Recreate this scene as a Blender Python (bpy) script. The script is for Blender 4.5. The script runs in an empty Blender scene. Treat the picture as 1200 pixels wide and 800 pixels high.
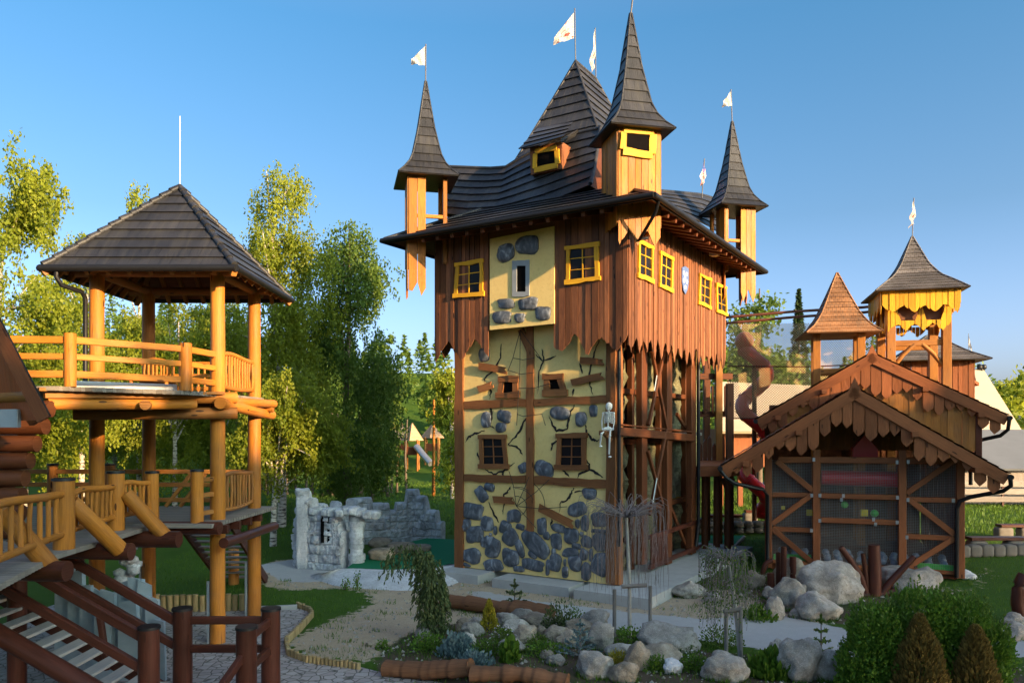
import bpy, bmesh, math, random
import numpy as np
from mathutils import Vector, Matrix, noise, Euler
R = math.radians
V3 = Vector
random.seed(7)
rnd = random.Random(11)
S = bpy.context.scene
COL = S.collection
# ------------------------------------------------------------------ camera model used to lay the place out
F, HZ, H = 900.0, 500.0, 5.2
def at(px, py, Y): return V3(((px-600)/F*Y, Y, H-(py-HZ)/F*Y))
def gz(px, py, z=0.0):
    Y = (H-z)*F/(py-HZ)
    return V3(((px-600)/F*Y, Y, z))
class Frame:
    def __init__(s, o, u, v): s.o, s.u, s.v = V3((o[0], o[1], 0)), V3((u[0], u[1], 0)).normalized(), V3((v[0], v[1], 0)).normalized()
    def p(s, u, v, z): return s.o + s.u*u + s.v*v + V3((0, 0, z))
    def _hit(s, px, py, d, k):
        dx = (px-600)/F
        Y = (k + s.o.dot(d))/(dx*d.x+d.y)
        return at(px, py, Y)
    def pv(s, px, py, v): return s._hit(px, py, s.v, v)      # point on the plane v = const
    def pu(s, px, py, u): return s._hit(px, py, s.u, u)
# ------------------------------------------------------------------ things and meshes
ORIG = {}
def tag(o, label=None, cat=None, group=None, kind=None):
    if label: o['label'] = label
    if cat: o['category'] = cat
    if group: o['group'] = group
    if kind: o['kind'] = kind
    return o
def thing(name, loc, label, cat, group=None):
    o = bpy.data.objects.new(name, None); COL.objects.link(o)
    o.empty_display_size = .3
    o.location = loc; ORIG[o.name] = V3(loc)
    return tag(o, label, cat, group)
def link_mesh(name, me, parent=None, origin=None):
    o = bpy.data.objects.new(name, me); COL.objects.link(o)
    if parent is not None:
        o.parent = parent; ORIG[o.name] = ORIG[parent.name]
    else:
        o.location = origin; ORIG[o.name] = V3(origin)
    return o
def copy_tree(o, parent=None, loc=None, rz=None, sc=None):
    c = o.copy(); COL.objects.link(c)
    ORIG[c.name] = ORIG[o.name]
    if parent is not None: c.parent = parent
    for ch in list(o.children): copy_tree(ch, c)
    if loc is not None: c.location = loc; ORIG[c.name] = V3(loc)
    if rz is not None: c.rotation_euler.z = rz
    if sc is not None: c.scale = (sc, sc, sc) if not hasattr(sc, '__len__') else sc
    return c
def perp(d, up=V3((0, 0, 1))):
    d = d.normalized()
    if abs(d.dot(up)) > .98: up = V3((0, 1, 0)) if abs(d.y) < .9 else V3((1, 0, 0))
    a = d.cross(up).normalized()
    return a, a.cross(d).normalized()
class MB:
    def __init__(s): s.v, s.f, s.uv, s.t, s.sm, s.mi, s.pc = [], [], [], [], [], [], []
    def add(s, vs, fs, uvs=None, tone=None, smooth=False, mi=0):
        n = len(s.v); s.v += [tuple(v) for v in vs]
        if tone is None: tone = rnd.random()
        for i, f in enumerate(fs):
            s.f.append([k+n for k in f])
            s.uv.append(uvs[i] if uvs else [(vs[k][0]+vs[k][1], vs[k][2]) for k in f])
            s.t.append(tone); s.sm.append(smooth); s.mi.append(mi)
    def loft(s, rings, us, closed=True, caps=True, tone=None, smooth=True, vscale=1.0, mi=0):
        # rings: lists of points; us: length along for uv
        s.pc.append((len(s.v), len(s.f)))
        n = len(rings[0]); o1, o2 = rnd.random()*50, rnd.random()*50
        vs = [p for r in rings for p in r]; fs, uv = [], []
        per = [0]
        for k in range(n): per.append(per[-1] + (V3(rings[0][(k+1) % n])-V3(rings[0][k])).length*vscale)
        m = n if closed else n-1
        for i in range(len(rings)-1):
            for k in range(m):
                k2 = (k+1) % n
                fs.append([i*n+k, i*n+k2, (i+1)*n+k2, (i+1)*n+k])
                uv.append([(us[i]+o1, per[k]+o2), (us[i]+o1, per[k+1]+o2), (us[i+1]+o1, per[k+1]+o2), (us[i+1]+o1, per[k]+o2)])
        if tone is None: tone = rnd.random()
        s.add(vs, fs, uv, tone, smooth, mi)
        if caps and closed:
            for r, rev in ((rings[0], True), (rings[-1], False)):
                q = list(reversed(r)) if rev else list(r)
                c = V3(q[0])
                a, b = perp((V3(q[1])-V3(q[0])).cross(V3(q[2])-V3(q[1])) if n > 2 else V3((0, 0, 1)))
                s.add(q, [list(range(n))], [[((V3(p)-c).dot(a)*.15+o1, (V3(p)-c).dot(b)+o2) for p in q]], tone, False, mi)
    def beam(s, p0, p1, w, h, up=V3((0, 0, 1)), ch=.012, tone=None, mi=0):
        p0, p1 = V3(p0), V3(p1); a, b = perp(p1-p0, V3(up)); c = min(ch, w*.3, h*.3)
        x, y = w/2, h/2
        pr = [(-x, -y+c), (-x+c, -y), (x-c, -y), (x, -y+c), (x, y-c), (x-c, y), (-x+c, y), (-x, y-c)]
        L = (p1-p0).length
        s.loft([[p0+a*q[0]+b*q[1] for q in pr], [p1+a*q[0]+b*q[1] for q in pr]], [0, L], tone=tone, smooth=False, mi=mi)
    def log(s, p0, p1, r0, r1=None, n=12, wob=.03, seg=None, tone=None, flat=0, mi=0):
        p0, p1 = V3(p0), V3(p1); r1 = r0 if r1 is None else r1
        a, b = perp(p1-p0); L = (p1-p0).length; seg = seg or max(2, int(L/.45))
        sd = rnd.random()*100; rings, us = [], []
        for i in range(seg+1):
            t = i/seg; c = p0.lerp(p1, t); r = r0+(r1-r0)*t
            c = c + a*noise.noise(V3((t*L*.6, sd, 0)))*r*wob*3 + b*noise.noise(V3((t*L*.6, sd, 9)))*r*wob*3
            ring = []
            for k in range(n):
                an = 2*math.pi*k/n
                rr = r*(1+wob*noise.noise(V3((math.cos(an)*1.5+sd, math.sin(an)*1.5, t*L*1.2)))*1.6)
                ring.append(c+a*math.cos(an)*rr+b*math.sin(an)*rr)
            rings.append(ring); us.append(t*L)
        s.loft(rings, us, tone=tone, mi=mi)
    def tube(s, pts, r, n=6, tone=None, r1=None, caps=True, mi=0):
        pts = [V3(p) for p in pts]; rings, us, L = [], [], 0
        for i, p in enumerate(pts):
            d = (pts[min(i+1, len(pts)-1)]-pts[max(i-1, 0)])
            if i: L += (p-pts[i-1]).length
            a, b = perp(d); rr = r if r1 is None else r+(r1-r)*i/(len(pts)-1)
            if callable(r): rr = r(i/(len(pts)-1))
            if i and a.dot(pa) < 0 and abs(a.dot(pa)) > .5: a, b = -a, -b
            pa = a
            rings.append([p+a*math.cos(2*math.pi*k/n)*rr+b*math.sin(2*math.pi*k/n)*rr for k in range(n)]); us.append(L)
        s.loft(rings, us, tone=tone, caps=caps, mi=mi)
    def prism(s, poly, nrm, th, grain=V3((0, 0, 1)), tone=None, mi=0):
        # polygon (front face, counter-clockwise seen from nrm side or not) pushed back by th along -nrm
        s.pc.append((len(s.v), len(s.f)))
        poly = [V3(p) for p in poly]; nrm = V3(nrm).normalized(); n = len(poly)
        # orientation
        ar = V3((0, 0, 0))
        for i in range(n): ar += poly[i].cross(poly[(i+1) % n])
        if ar.dot(nrm) < 0: poly.reverse()
        g = V3(grain).normalized(); c = g.cross(nrm)
        o1, o2 = rnd.random()*50, rnd.random()*50
        U = lambda p: (p.dot(g)+o1, p.dot(c)+p.dot(nrm)+o2)
        back = [p-nrm*th for p in poly]
        vs = poly+back; fs = [list(range(n)), [2*n-1-k for k in range(n)]]
        for i in range(n):
            j = (i+1) % n; fs.append([j, i, n+i, n+j])
        s.add(vs, fs, [[U(V3(vs[k])) for k in f] for f in fs], tone, False, mi)
    def wboard(s, p0, p1, w, th, nrm, amp=.02, seg=None, tone=None, w1=None, rag=.0, mi=0):
        # rustic board with wavy edges lying in the plane of nrm
        p0, p1 = V3(p0), V3(p1); d = (p1-p0); L = d.length; d.normalize(); c = V3(nrm).normalized().cross(d)
        seg = seg or max(3, int(L/.22)); w1 = w if w1 is None else w1; sd = rnd.random()*100
        A, B = [], []
        for i in range(seg+1):
            t = i/seg; q = p0.lerp(p1, t); ww = (w+(w1-w)*t)/2
            A.append(q+c*(ww+amp*noise.noise(V3((t*L*2.2, sd, 0)))*1.6)); B.append(q-c*(ww+amp*noise.noise(V3((t*L*2.2, sd, 7)))*1.6))
        if rag:
            A[0] = A[0]-d*rag*rnd.random(); B[-1] = B[-1]+d*rag*rnd.random(); A.append(p1-d*rag*.5+c*w1*.1); A.append(p1+d*rag*.6*rnd.random()-c*w1*.1)
        s.prism(A+list(reversed(B)), nrm, th, d, tone, mi)
    def box(s, c, sx, sy, sz, rz=0, tone=None, mi=0, ch=.012):
        c = V3(c); s.beam(c-V3((0, 0, sz/2)), c+V3((0, 0, sz/2)), sx, sy, V3((-math.sin(rz), math.cos(rz), 0)), ch, tone, mi)
    def blob(s, c, sx, sy, sz, sub=2, amp=.15, fr=1.3, tone=None, rot=None, flatb=None, cuts=0, mi=0):
        bm = bmesh.new(); bmesh.ops.create_icosphere(bm, subdivisions=sub, radius=1)
        sd = V3((rnd.random()*90, rnd.random()*90, rnd.random()*90)); c = V3(c)
        cp = []
        for k in range(cuts):
            n = V3((rnd.uniform(-1, 1), rnd.uniform(-1, 1), rnd.uniform(-.3, 1))).normalized(); cp.append((n, rnd.uniform(.62, .85)))
        vs = []
        for v in bm.verts:
            p = v.co.copy()
            for n, d in cp:
                e = p.dot(n)-d
                if e > 0: p -= n*e*.85
            k = 1+amp*noise.noise(p*fr+sd)+amp*.45*noise.noise(p*fr*3+sd)+amp*.2*noise.noise(p*fr*8+sd)
            p = V3((p.x*sx*k, p.y*sy*k, p.z*sz*k))
            if flatb is not None and p.z < -flatb*sz: p.z = -flatb*sz
            if rot is not None: p.rotate(rot)
            vs.append(p+c)
        fs = [[v.index for v in f.verts] for f in bm.faces]; bm.free()
        s.add(vs, fs, None, tone, True, mi)
    def split(s, name, mat, parent):
        # every beam, log, tube or board drawn so far becomes a part of its own
        out = []
        for i, (v0, f0) in enumerate(s.pc):
            v1, f1 = s.pc[i+1] if i+1 < len(s.pc) else (len(s.v), len(s.f))
            m = MB(); m.v = s.v[v0:v1]; m.f = [[k-v0 for k in f] for f in s.f[f0:f1]]; m.uv, m.t, m.sm, m.mi = s.uv[f0:f1], s.t[f0:f1], s.sm[f0:f1], s.mi[f0:f1]
            out.append(m.build(name, mat, parent))
        return out
    def build(s, name, mat, parent=None, origin=None, **tg):
        if origin is None and parent is None:
            a = np.array(s.v); origin = (float((a[:, 0].min()+a[:, 0].max())/2), float((a[:, 1].min()+a[:, 1].max())/2), float(a[:, 2].min()))
        o = ORIG[parent.name] if parent is not None else V3(origin)
        me = bpy.data.meshes.new(name)
        me.from_pydata([(v[0]-o[0], v[1]-o[1], v[2]-o[2]) for v in s.v], [], s.f)
        uvl = me.uv_layers.new(name='UVMap')
        uvl.data.foreach_set('uv', [c for f in s.uv for p in f for c in p])
        at_ = me.attributes.new('tone', 'FLOAT', 'FACE'); at_.data.foreach_set('value', s.t)
        me.polygons.foreach_set('use_smooth', s.sm)
        for m in (mat if isinstance(mat, (list, tuple)) else [mat]): me.materials.append(m)
        me.polygons.foreach_set('material_index', s.mi)
        ob = link_mesh(name, me, parent, origin)
        if tg: tag(ob, **tg)
        return ob
def np_mesh(name, verts, nper, tone, mat, parent=None, origin=(0, 0, 0), smooth=False, **tg):
    # loose polygons of nper corners; verts (N*nper,3); tone per face
    verts = np.asarray(verts, dtype=np.float32).reshape(-1, 3)
    o = np.array(ORIG[parent.name] if parent is not None else origin, dtype=np.float32)
    verts = verts-o; nf = len(verts)//nper
    me = bpy.data.meshes.new(name)
    me.vertices.add(len(verts)); me.vertices.foreach_set('co', verts.ravel())
    me.loops.add(len(verts)); me.loops.foreach_set('vertex_index', np.arange(len(verts), dtype=np.int32))
    me.polygons.add(nf); me.polygons.foreach_set('loop_start', np.arange(0, len(verts), nper, dtype=np.int32))
    me.update(calc_edges=True)
    a = me.attributes.new('tone', 'FLOAT', 'FACE'); a.data.foreach_set('value', np.asarray(tone, dtype=np.float32))
    me.materials.append(mat)
    ob = link_mesh(name, me, parent, origin)
    if tg: tag(ob, **tg)
    return ob
NR = np.random.default_rng(5)
def leaf_quads(P, size, D=None, flat=0.0, aspect=1.7, jit=.35):
    # rhombic leaves at points P, long axis near D (or random)
    P = np.asarray(P, dtype=np.float64); n = len(P)
    if D is None: D = NR.normal(size=(n, 3))
    D = D/np.linalg.norm(D, axis=1, keepdims=True)
    Q = NR.normal(size=(n, 3)); Q[:, 2] *= (1-flat)
    W = np.cross(D, Q); W /= np.linalg.norm(W, axis=1, keepdims=True)+1e-9
    s = (np.asarray(size)*(1+jit*NR.uniform(-1, 1, n)))[:, None]
    a = P-D*s*.5; b = P+W*s*.5/aspect; c = P+D*s*.5; d = P-W*s*.5/aspect
    return np.stack([a, b, c, d], 1).reshape(-1, 3)
# ------------------------------------------------------------------ materials
MATS = {}
class NT:
    def __init__(s, name):
        s.m = bpy.data.materials.new(name); s.m.use_nodes = True; s.t = s.m.node_tree; s.t.nodes.clear()
        s.out = s.t.nodes.new('ShaderNodeOutputMaterial'); MATS[name] = s.m
    def n(s, ty, ins=None, **kw):
        x = s.t.nodes.new('ShaderNode'+ty)
        for k, v in kw.items(): setattr(x, k, v)
        for k, v in (ins or {}).items():
            if isinstance(v, bpy.types.NodeSocket): s.t.links.new(v, x.inputs[k])
            else: x.inputs[k].default_value = v
        return x
    def ramp(s, fac, stops):
        x = s.n('ValToRGB', {'Fac': fac}); e = x.color_ramp.elements
        while len(e) < len(stops): e.new(.5)
        for i, (p, c) in enumerate(stops): e[i].position = p; e[i].color = (*c, 1) if len(c) == 3 else c
        return x.outputs['Color']
    def math(s, op, a, b=0.0, clamp=False):
        return s.n('Math', {0: a, 1: b}, operation=op, use_clamp=clamp).outputs[0]
    def mix(s, fac, a, b, bt='MIX'):
        c = lambda q: (*q, 1) if isinstance(q, tuple) and len(q) == 3 else q
        return s.n('MixRGB', {'Fac': fac, 'Color1': c(a), 'Color2': c(b)}, blend_type=bt).outputs[0]
    def noise(s, vec, scale, detail=4, rough=.55, dist=0.0):
        return s.n('TexNoise', {'Vector': vec, 'Scale': scale, 'Detail': detail, 'Roughness': rough, 'Distortion': dist}).outputs['Fac']
    def mapping(s, vec, sc): return s.n('Mapping', {'Vector': vec, 'Scale': sc}).outputs[0]
    def uv(s): return s.n('UVMap', uv_map='UVMap').outputs[0]
    def obj(s): return s.n('TexCoord').outputs['Object']
    def pos(s): return s.n('NewGeometry').outputs['Position']
    def tone(s): return s.n('Attribute', attribute_name='tone').outputs['Fac']
    def bump(s, h, st=.3, d=.02): return s.n('Bump', {'Height': h, 'Strength': st, 'Distance': d}).outputs[0]
    def bsdf(s, col, rough=.6, nrm=None, spec=.4, metal=0.0, **kw):
        i = {'Base Color': (*col, 1) if isinstance(col, tuple) else col, 'Roughness': rough, 'Specular IOR Level': spec, 'Metallic': metal}
        if nrm is not None: i['Normal'] = nrm
        i.update(kw)
        b = s.n('BsdfPrincipled', i); return b.outputs[0]
    def done(s, sh):
        s.t.links.new(sh, s.out.inputs['Surface']); return s.m
def wood(name, dark, light, rough=.5, grain=1.0, spread=.5, knots=.8, weather=0.0, check=.3):
    t = NT(name); uv = t.uv()
    g = t.noise(t.mapping(uv, (1.1, 17, 1)), 2.2, 6, .62, .5)
    g2 = t.noise(t.mapping(uv, (.35, 1.6, 1)), 1.7, 3)
    fac = t.math('ADD', t.math('MULTIPLY', g, .75*grain), t.math('MULTIPLY', g2, .55))
    c = t.ramp(fac, [(.34, dark), (.62, tuple((a+b)/2 for a, b in zip(dark, light))), (.92, light)])
    v = t.n('TexVoronoi', {'Vector': t.mapping(uv, (1.1, 4.2, 1)), 'Scale': 1.0, 'Randomness': 1.0}).outputs['Distance']
    k = t.math('MULTIPLY', t.math('LESS_THAN', v, t.math('MULTIPLY', g2, .19)), knots)
    c = t.mix(k, c, tuple(x*.35 for x in dark))
    ck = t.ramp(t.noise(t.mapping(uv, (.45, 26, 1)), 1.0, 3, .5), [(.655, (0, 0, 0)), (.70, (1, 1, 1))]); ck = t.math('MULTIPLY', t.math('MULTIPLY', ck, t.math('GREATER_THAN', g2, .46)), check); c = t.mix(ck, c, tuple(x*.25 for x in dark))
    to = t.math('ADD', t.math('MULTIPLY', t.tone(), spread), 1-spread*.5)
    c = t.mix(1.0, c, t.n('CombineColor', {0: to, 1: to, 2: to}).outputs[0], 'MULTIPLY')
    if weather:
        w = t.noise(t.pos(), 1.1, 5, .7)
        c = t.mix(t.math('MULTIPLY', t.ramp(w, [(.45, (0, 0, 0)), (.7, (1, 1, 1))]), weather), c, (.16, .145, .13))
    h = t.math('SUBTRACT', t.math('SUBTRACT', g, t.math('MULTIPLY', k, .3)), ck)
    return t.done(t.bsdf(c, t.ramp(g2, [(.3, (rough-.1,)*3), (.7, (rough+.15,)*3)]), t.bump(h, .45, .012), .22))
M = {}
M['log'] = wood('golden log', (.20, .062, .009), (.51, .19, .024), .55, 1.2, .4, 1, .16, 1)
M['logbrown'] = wood('brown log', (.14, .048, .012), (.40, .165, .035), .55, 1.2, .4, 1, .2, 1)
M['rail'] = wood('dark stained rail', (.040, .013, .008), (.115, .034, .020), .38, .9, .3, .5)
M['plank'] = wood('stained cladding', (.034, .014, .010), (.27, .105, .045), .55, 1.1, .95, 1)
M['plankgold'] = wood('honey cladding', (.13, .040, .006), (.48, .18, .022), .5, 1.1, .7, 1)
M['beam'] = wood('red brown timber', (.055, .017, .007), (.17, .055, .02), .5, 1, .45)
M['frame'] = wood('yellow painted board', (.40, .17, .010), (.76, .41, .025), .55, 1.1, .4, .7)
M['relief'] = wood('sculpted timber', (.10, .038, .014), (.30, .125, .045), .6, 1, .3, .9)
M['pavwood'] = wood('pavilion timber', (.12, .037, .013), (.34, .118, .045), .6, 1, .5, .9)
M['deck'] = wood('grey deck boards', (.12, .10, .085), (.30, .262, .22), .7, 1, .3, .3)
M['tread'] = wood('pale stair tread', (.30, .27, .24), (.58, .54, .49), .7, 1, .2, .3)
M['stake'] = wood('weathered stake', (.13, .11, .095), (.32, .28, .24), .75, 1, .3, .5)
M['edging'] = wood('palisade edging', (.16, .115, .05), (.46, .34, .17), .7, 1, .5, .5)
M['carved'] = wood('carved red log', (.085, .036, .016), (.27, .125, .06), .7, 1, .4, .9)
M['soffit'] = wood('soffit boards', (.09, .035, .018), (.21, .09, .045), .6, 1, .4, .5)
M['redsoffit'] = wood('red soffit', (.22, .05, .018), (.50, .13, .04), .5, 1, .3, .5)
def simple(name, col, rough=.5, metal=0.0, spec=.4, amp=.25, sc=3.0, bump=.1):
    t = NT(name); p = t.obj(); n = t.noise(p, sc, 5, .6)
    c = t.mix(n, tuple(x*(1-amp) for x in col), tuple(min(1, x*(1+amp)) for x in col))
    return t.done(t.bsdf(c, rough, t.bump(t.noise(p, sc*6, 3), bump, .01), spec, metal))
M['black'] = simple('black metal', (.010, .010, .011), .45, .0, .3)
M['dark'] = simple('dark opening', (.005, .004, .004), .9, 0, .05)
M['glass'] = simple('dark window glass', (.010, .010, .012), .35, 0, .15, .1)
M['pole'] = simple('dark grey pole', (.09, .09, .10), .5)
M['steel'] = simple('galvanised steel', (.42, .44, .46), .38, .8)
M['greymetal'] = simple('grey metal plate', (.30, .33, .36), .5, .3)
M['rope'] = simple('black rope', (.025, .022, .02), .8)
M['wire'] = simple('grey wire mesh', (.34, .33, .31), .6, .1)
M['netwire'] = simple('brown net twine', (.34, .24, .13), .8)
M['red'] = simple('red plastic', (.62, .018, .022), .28, 0, .5, .12, 1)
M['bone'] = simple('bone plastic', (.74, .71, .64), .5, 0, .4, .15, 8)
M['white'] = simple('white paint', (.8, .8, .8), .5)
M['green'] = simple('bright green plastic', (.08, .52, .07), .45)
M['yellow'] = simple('yellow plastic', (.75, .56, .03), .45)
M['ball'] = simple('blue grey ball', (.20, .25, .32), .3, 0, .5, .2)
M['concrete'] = simple('concrete', (.40, .39, .37), .85, 0, .2, .25, 2.2, .4)
M['oldblock'] = simple('weathered grey block', (.15, .135, .115), .9, 0, .2, .35, 2.5, .5)
M['crack'] = simple('crack black', (.022, .018, .017), .9)
M['lead'] = simple('grey window surround', (.26, .29, .32), .7)
M['canvas'] = simple('tan roof sheet', (.50, .40, .28), .8, 0, .2, .12, .6)
M['tent'] = simple('tan tent roof', (.42, .26, .15), .8)
M['greyroof'] = simple('grey roof sheet', (.15, .16, .17), .7, 0, .3, .2, .8)
M['glasspanel'] = None
def shingle(name, col, col2, course=.26, tw=.32, rough=.5):
    t = NT(name); uv = t.uv()
    b = t.n('TexBrick', {'Vector': uv, 'Color1': (0, 0, 0, 1), 'Color2': (1, 1, 1, 1), 'Mortar': (.5, .5, .5, 1), 'Scale': 1.0, 'Mortar Size': .012,
            'Mortar Smooth': .1, 'Bias': 0.0, 'Brick Width': tw, 'Row Height': course}, offset=.5, squash=1.0)
    n = t.noise(t.mapping(uv, (22, 2.5, 1)), 1.6, 4, .6)
    big = t.noise(t.pos(), .9, 4)
    c = t.mix(t.math('ADD', t.math('MULTIPLY', b.outputs['Color'], .35), t.math('MULTIPLY', n, .6)), col, col2)
    c = t.mix(t.math('MULTIPLY', b.outputs['Fac'], .75), c, tuple(x*.3 for x in col))
    c = t.mix(t.math('MULTIPLY', t.ramp(big, [(.45, (0, 0, 0)), (.75, (1, 1, 1))]), .5), c, tuple(x*1.6 for x in col2)); st = t.noise(t.mapping(uv, (3.5, .25, 1)), 2.0, 4, .6); c = t.mix(t.math('MULTIPLY', t.ramp(st, [(.5, (0, 0, 0)), (.72, (1, 1, 1))]), .45), c, (.075, .07, .055))
    to = t.math('ADD', t.math('MULTIPLY', t.tone(), .6), .7); c = t.mix(1.0, c, t.n('CombineColor', {0: to, 1: to, 2: to}).outputs[0], 'MULTIPLY')
    h = t.math('SUBTRACT', t.math('MULTIPLY', n, .6), b.outputs['Fac'])
    return t.done(t.bsdf(c, rough, t.bump(h, .7, .02), .4))
M['roof'] = shingle('dark roof tile', (.011, .012, .015), (.036, .035, .037), .34, .24, .45)
M['roofwood'] = shingle('brown wooden shingle', (.11, .048, .02), (.31, .15, .065), .2, .16, .7)
M['roofslate'] = shingle('grey shingle', (.05, .045, .045), (.15, .135, .13), .2, .16, .6)
t = NT('yellow plaster'); p = t.pos()
a = t.noise(p, .8, 5, .6); b2 = t.noise(p, 9, 5, .65)
c = t.mix(a, (.70, .50, .17), (.85, .66, .28)); c = t.mix(t.math('MULTIPLY', t.ramp(b2, [(.5, (0, 0, 0)), (.75, (1, 1, 1))]), .35), c, (.50, .33, .11))
M['plaster'] = t.done(t.bsdf(c, .8, t.bump(t.math('ADD', b2, t.noise(p, 40, 3)), .35, .015), .25))
t = NT('painted wall stone'); p = t.pos(); a = t.noise(t.mapping(p, (2, 2, 1.2)), 1.8, 5, .6, 1.5); b2 = t.noise(p, 14, 4)
c = t.ramp(a, [(.3, (.032, .037, .045)), (.52, (.10, .115, .14)), (.70, (.32, .35, .39))])
to = t.tone(); c = t.mix(t.math('MULTIPLY', to, .5), c, (.05, .06, .075))
M['wallstone'] = t.done(t.bsdf(c, .42, t.bump(b2, .35, .02), .45))
def rockmat(name, c1, c2, c3, moss=.0):
    t = NT(name); p = t.obj(); a = t.noise(p, 1.6, 8, .65, .4); b = t.noise(p, 11, 6, .7); f = t.noise(p, 60, 3)
    c = t.ramp(a, [(.3, c1), (.5, c2), (.72, c3)]); c = t.mix(t.math('MULTIPLY', t.ramp(b, [(.5, (0, 0, 0)), (.62, (1, 1, 1))]), .55), c, tuple(x*.55 for x in c2))
    c = t.mix(t.math('MULTIPLY', t.ramp(f, [(.55, (0, 0, 0)), (.7, (1, 1, 1))]), .4), c, tuple(x*1.5 for x in c3))
    to = t.math('ADD', t.math('MULTIPLY', t.tone(), .5), .75); c = t.mix(1.0, c, t.n('CombineColor', {0: to, 1: to, 2: to}).outputs[0], 'MULTIPLY')
    return t.done(t.bsdf(c, .85, t.bump(t.math('ADD', b, t.math('MULTIPLY', f, .4)), .85, .05), .25))
M['rock'] = rockmat('granite boulder', (.15, .13, .105), (.33, .295, .25), (.54, .49, .43))
M['rockwarm'] = rockmat('warm granite boulder', (.13, .10, .07), (.30, .24, .175), (.47, .41, .33))
M['ruin'] = rockmat('grey white moulded stone', (.20, .205, .215), (.50, .51, .53), (.74, .75, .76))
M['plinth'] = rockmat('pale moulded rim', (.42, .42, .43), (.55, .55, .56), (.66, .66, .67))
M['camo'] = rockmat('climbing panel', (.05, .052, .035), (.15, .145, .085), (.30, .27, .15))
def leafmat(name, c1, c2, trans=.35, tc=None):
    t = NT(name); c = t.mix(t.tone(), c1, c2)
    n = t.noise(t.obj(), .35, 2); c = t.mix(t.math('MULTIPLY', n, .5), c, tuple((x+y)*.35 for x, y in zip(c1, c2)))
    d = t.bsdf(c, .55, None, .25); tr = t.n('BsdfTranslucent', {'Color': t.mix(.5, c, tc or tuple(min(1, x*1.6) for x in c2))}).outputs[0]
    return t.done(t.n('MixShader', {0: trans, 1: d, 2: tr}).outputs[0])
M['birch'] = leafmat('birch leaves', (.07, .12, .010), (.31, .34, .028), .42)
M['birchdark'] = leafmat('dark green leaves', (.04, .085, .013), (.14, .215, .028))
M['conifer'] = leafmat('conifer needles', (.018, .042, .014), (.06, .10, .03), .15)
M['pineg'] = leafmat('pine needles', (.06, .12, .018), (.18, .26, .04), .3)
M['weep'] = leafmat('weeping spruce needles', (.04, .065, .02), (.12, .155, .05), .15)
M['box'] = leafmat('boxwood leaves', (.04, .10, .014), (.17, .29, .03), .3)
M['bluespruce'] = leafmat('blue spruce needles', (.07, .12, .12), (.19, .27, .27), .1)
M['goldthuja'] = leafmat('golden foliage', (.22, .18, .02), (.48, .40, .04), .2)
M['brownthuja'] = leafmat('bronzed foliage', (.12, .07, .018), (.34, .23, .06), .15)
M['grassb'] = leafmat('grass blades', (.035, .095, .010), (.13, .22, .022), .3)
M['flower'] = leafmat('pale flowers', (.55, .45, .55), (.75, .72, .74), .2)
M['bark'] = wood('tree bark', (.06, .045, .032), (.17, .135, .10), .9, 1, .3, .6)
t = NT('birch bark'); uv = t.uv(); a = t.noise(t.mapping(uv, (6, 1.2, 1)), 2.0, 5, .6)
M['birchbark'] = t.done(t.bsdf(t.ramp(a, [(.40, (.05, .04, .035)), (.5, (.45, .40, .34)), (.7, (.62, .57, .50))]), .7))
M['twig'] = simple('grey brown twig', (.20, .16, .15), .8)
M['palebark'] = simple('pale bark', (.42, .37, .31), .8, 0, .2, .3, 9)
# ================================================================== roof helpers
def roof_strip(mb, b, tp, n, lift=.045, th=.05, lidmi=None):
    """courses of tiles between polyline b (eave) and polyline tp (top); each course is a slightly raised slab"""
    b = [V3(p) for p in b]; tp = [V3(p) for p in tp]; m = len(b)
    al = [0]
    for i in range(1, m): al.append(al[-1]+max((b[i]-b[i-1]).length, (tp[i]-tp[i-1]).length))
    ctr = al[-1]/2
    fr = [[b[i].lerp(tp[i], k/n) for i in range(m)] for k in range(n+1)]
    for k in range(n):
        for i in range(m-1):
            p, q, r, s_ = fr[k][i], fr[k][i+1], fr[k+1][i+1], fr[k+1][i]
            nn = (q-p).cross(s_-p) if (s_-p).length > 1e-6 else (q-p).cross(r-p)
            if (r-s_).length+(q-p).length < 1e-6: continue
            nn.normalize()
            if nn.z < 0: nn = -nn
            sl = ((s_+r)-(p+q)).length/2; v0 = k*sl
            mid = (p+q+r+s_)/4
            d = (q-p).normalized() if (q-p).length > 1e-6 else (r-s_).normalized()
            U = lambda x: (al[i]-ctr+(x-(p+q)/2).dot(d)+(al[i+1]-al[i])/2+40)
            P, Q = p+nn*lift-(r+s_-p-q)*.03, q+nn*lift-(r+s_-p-q)*.03
            tone = rnd.random()
            vs = [P, Q, r, s_, p-nn*.004, q-nn*.004]
            row = .34
            fs = [[0, 1, 2, 3]] if (r-s_).length > 1e-5 else [[0, 1, 2]]
            uv = [(U(p), k*row), (U(q), k*row), (U(r), (k+1)*row-.01), (U(s_), (k+1)*row-.01)]
            uvs = [[uv[x] for x in fs[0]], [(U(p), k*row), (U(q), k*row), (U(q), k*row+.03), (U(p), k*row+.03)]]
            mb.add(vs, fs+[[0, 1, 5, 4]], uvs, tone, False)
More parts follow.
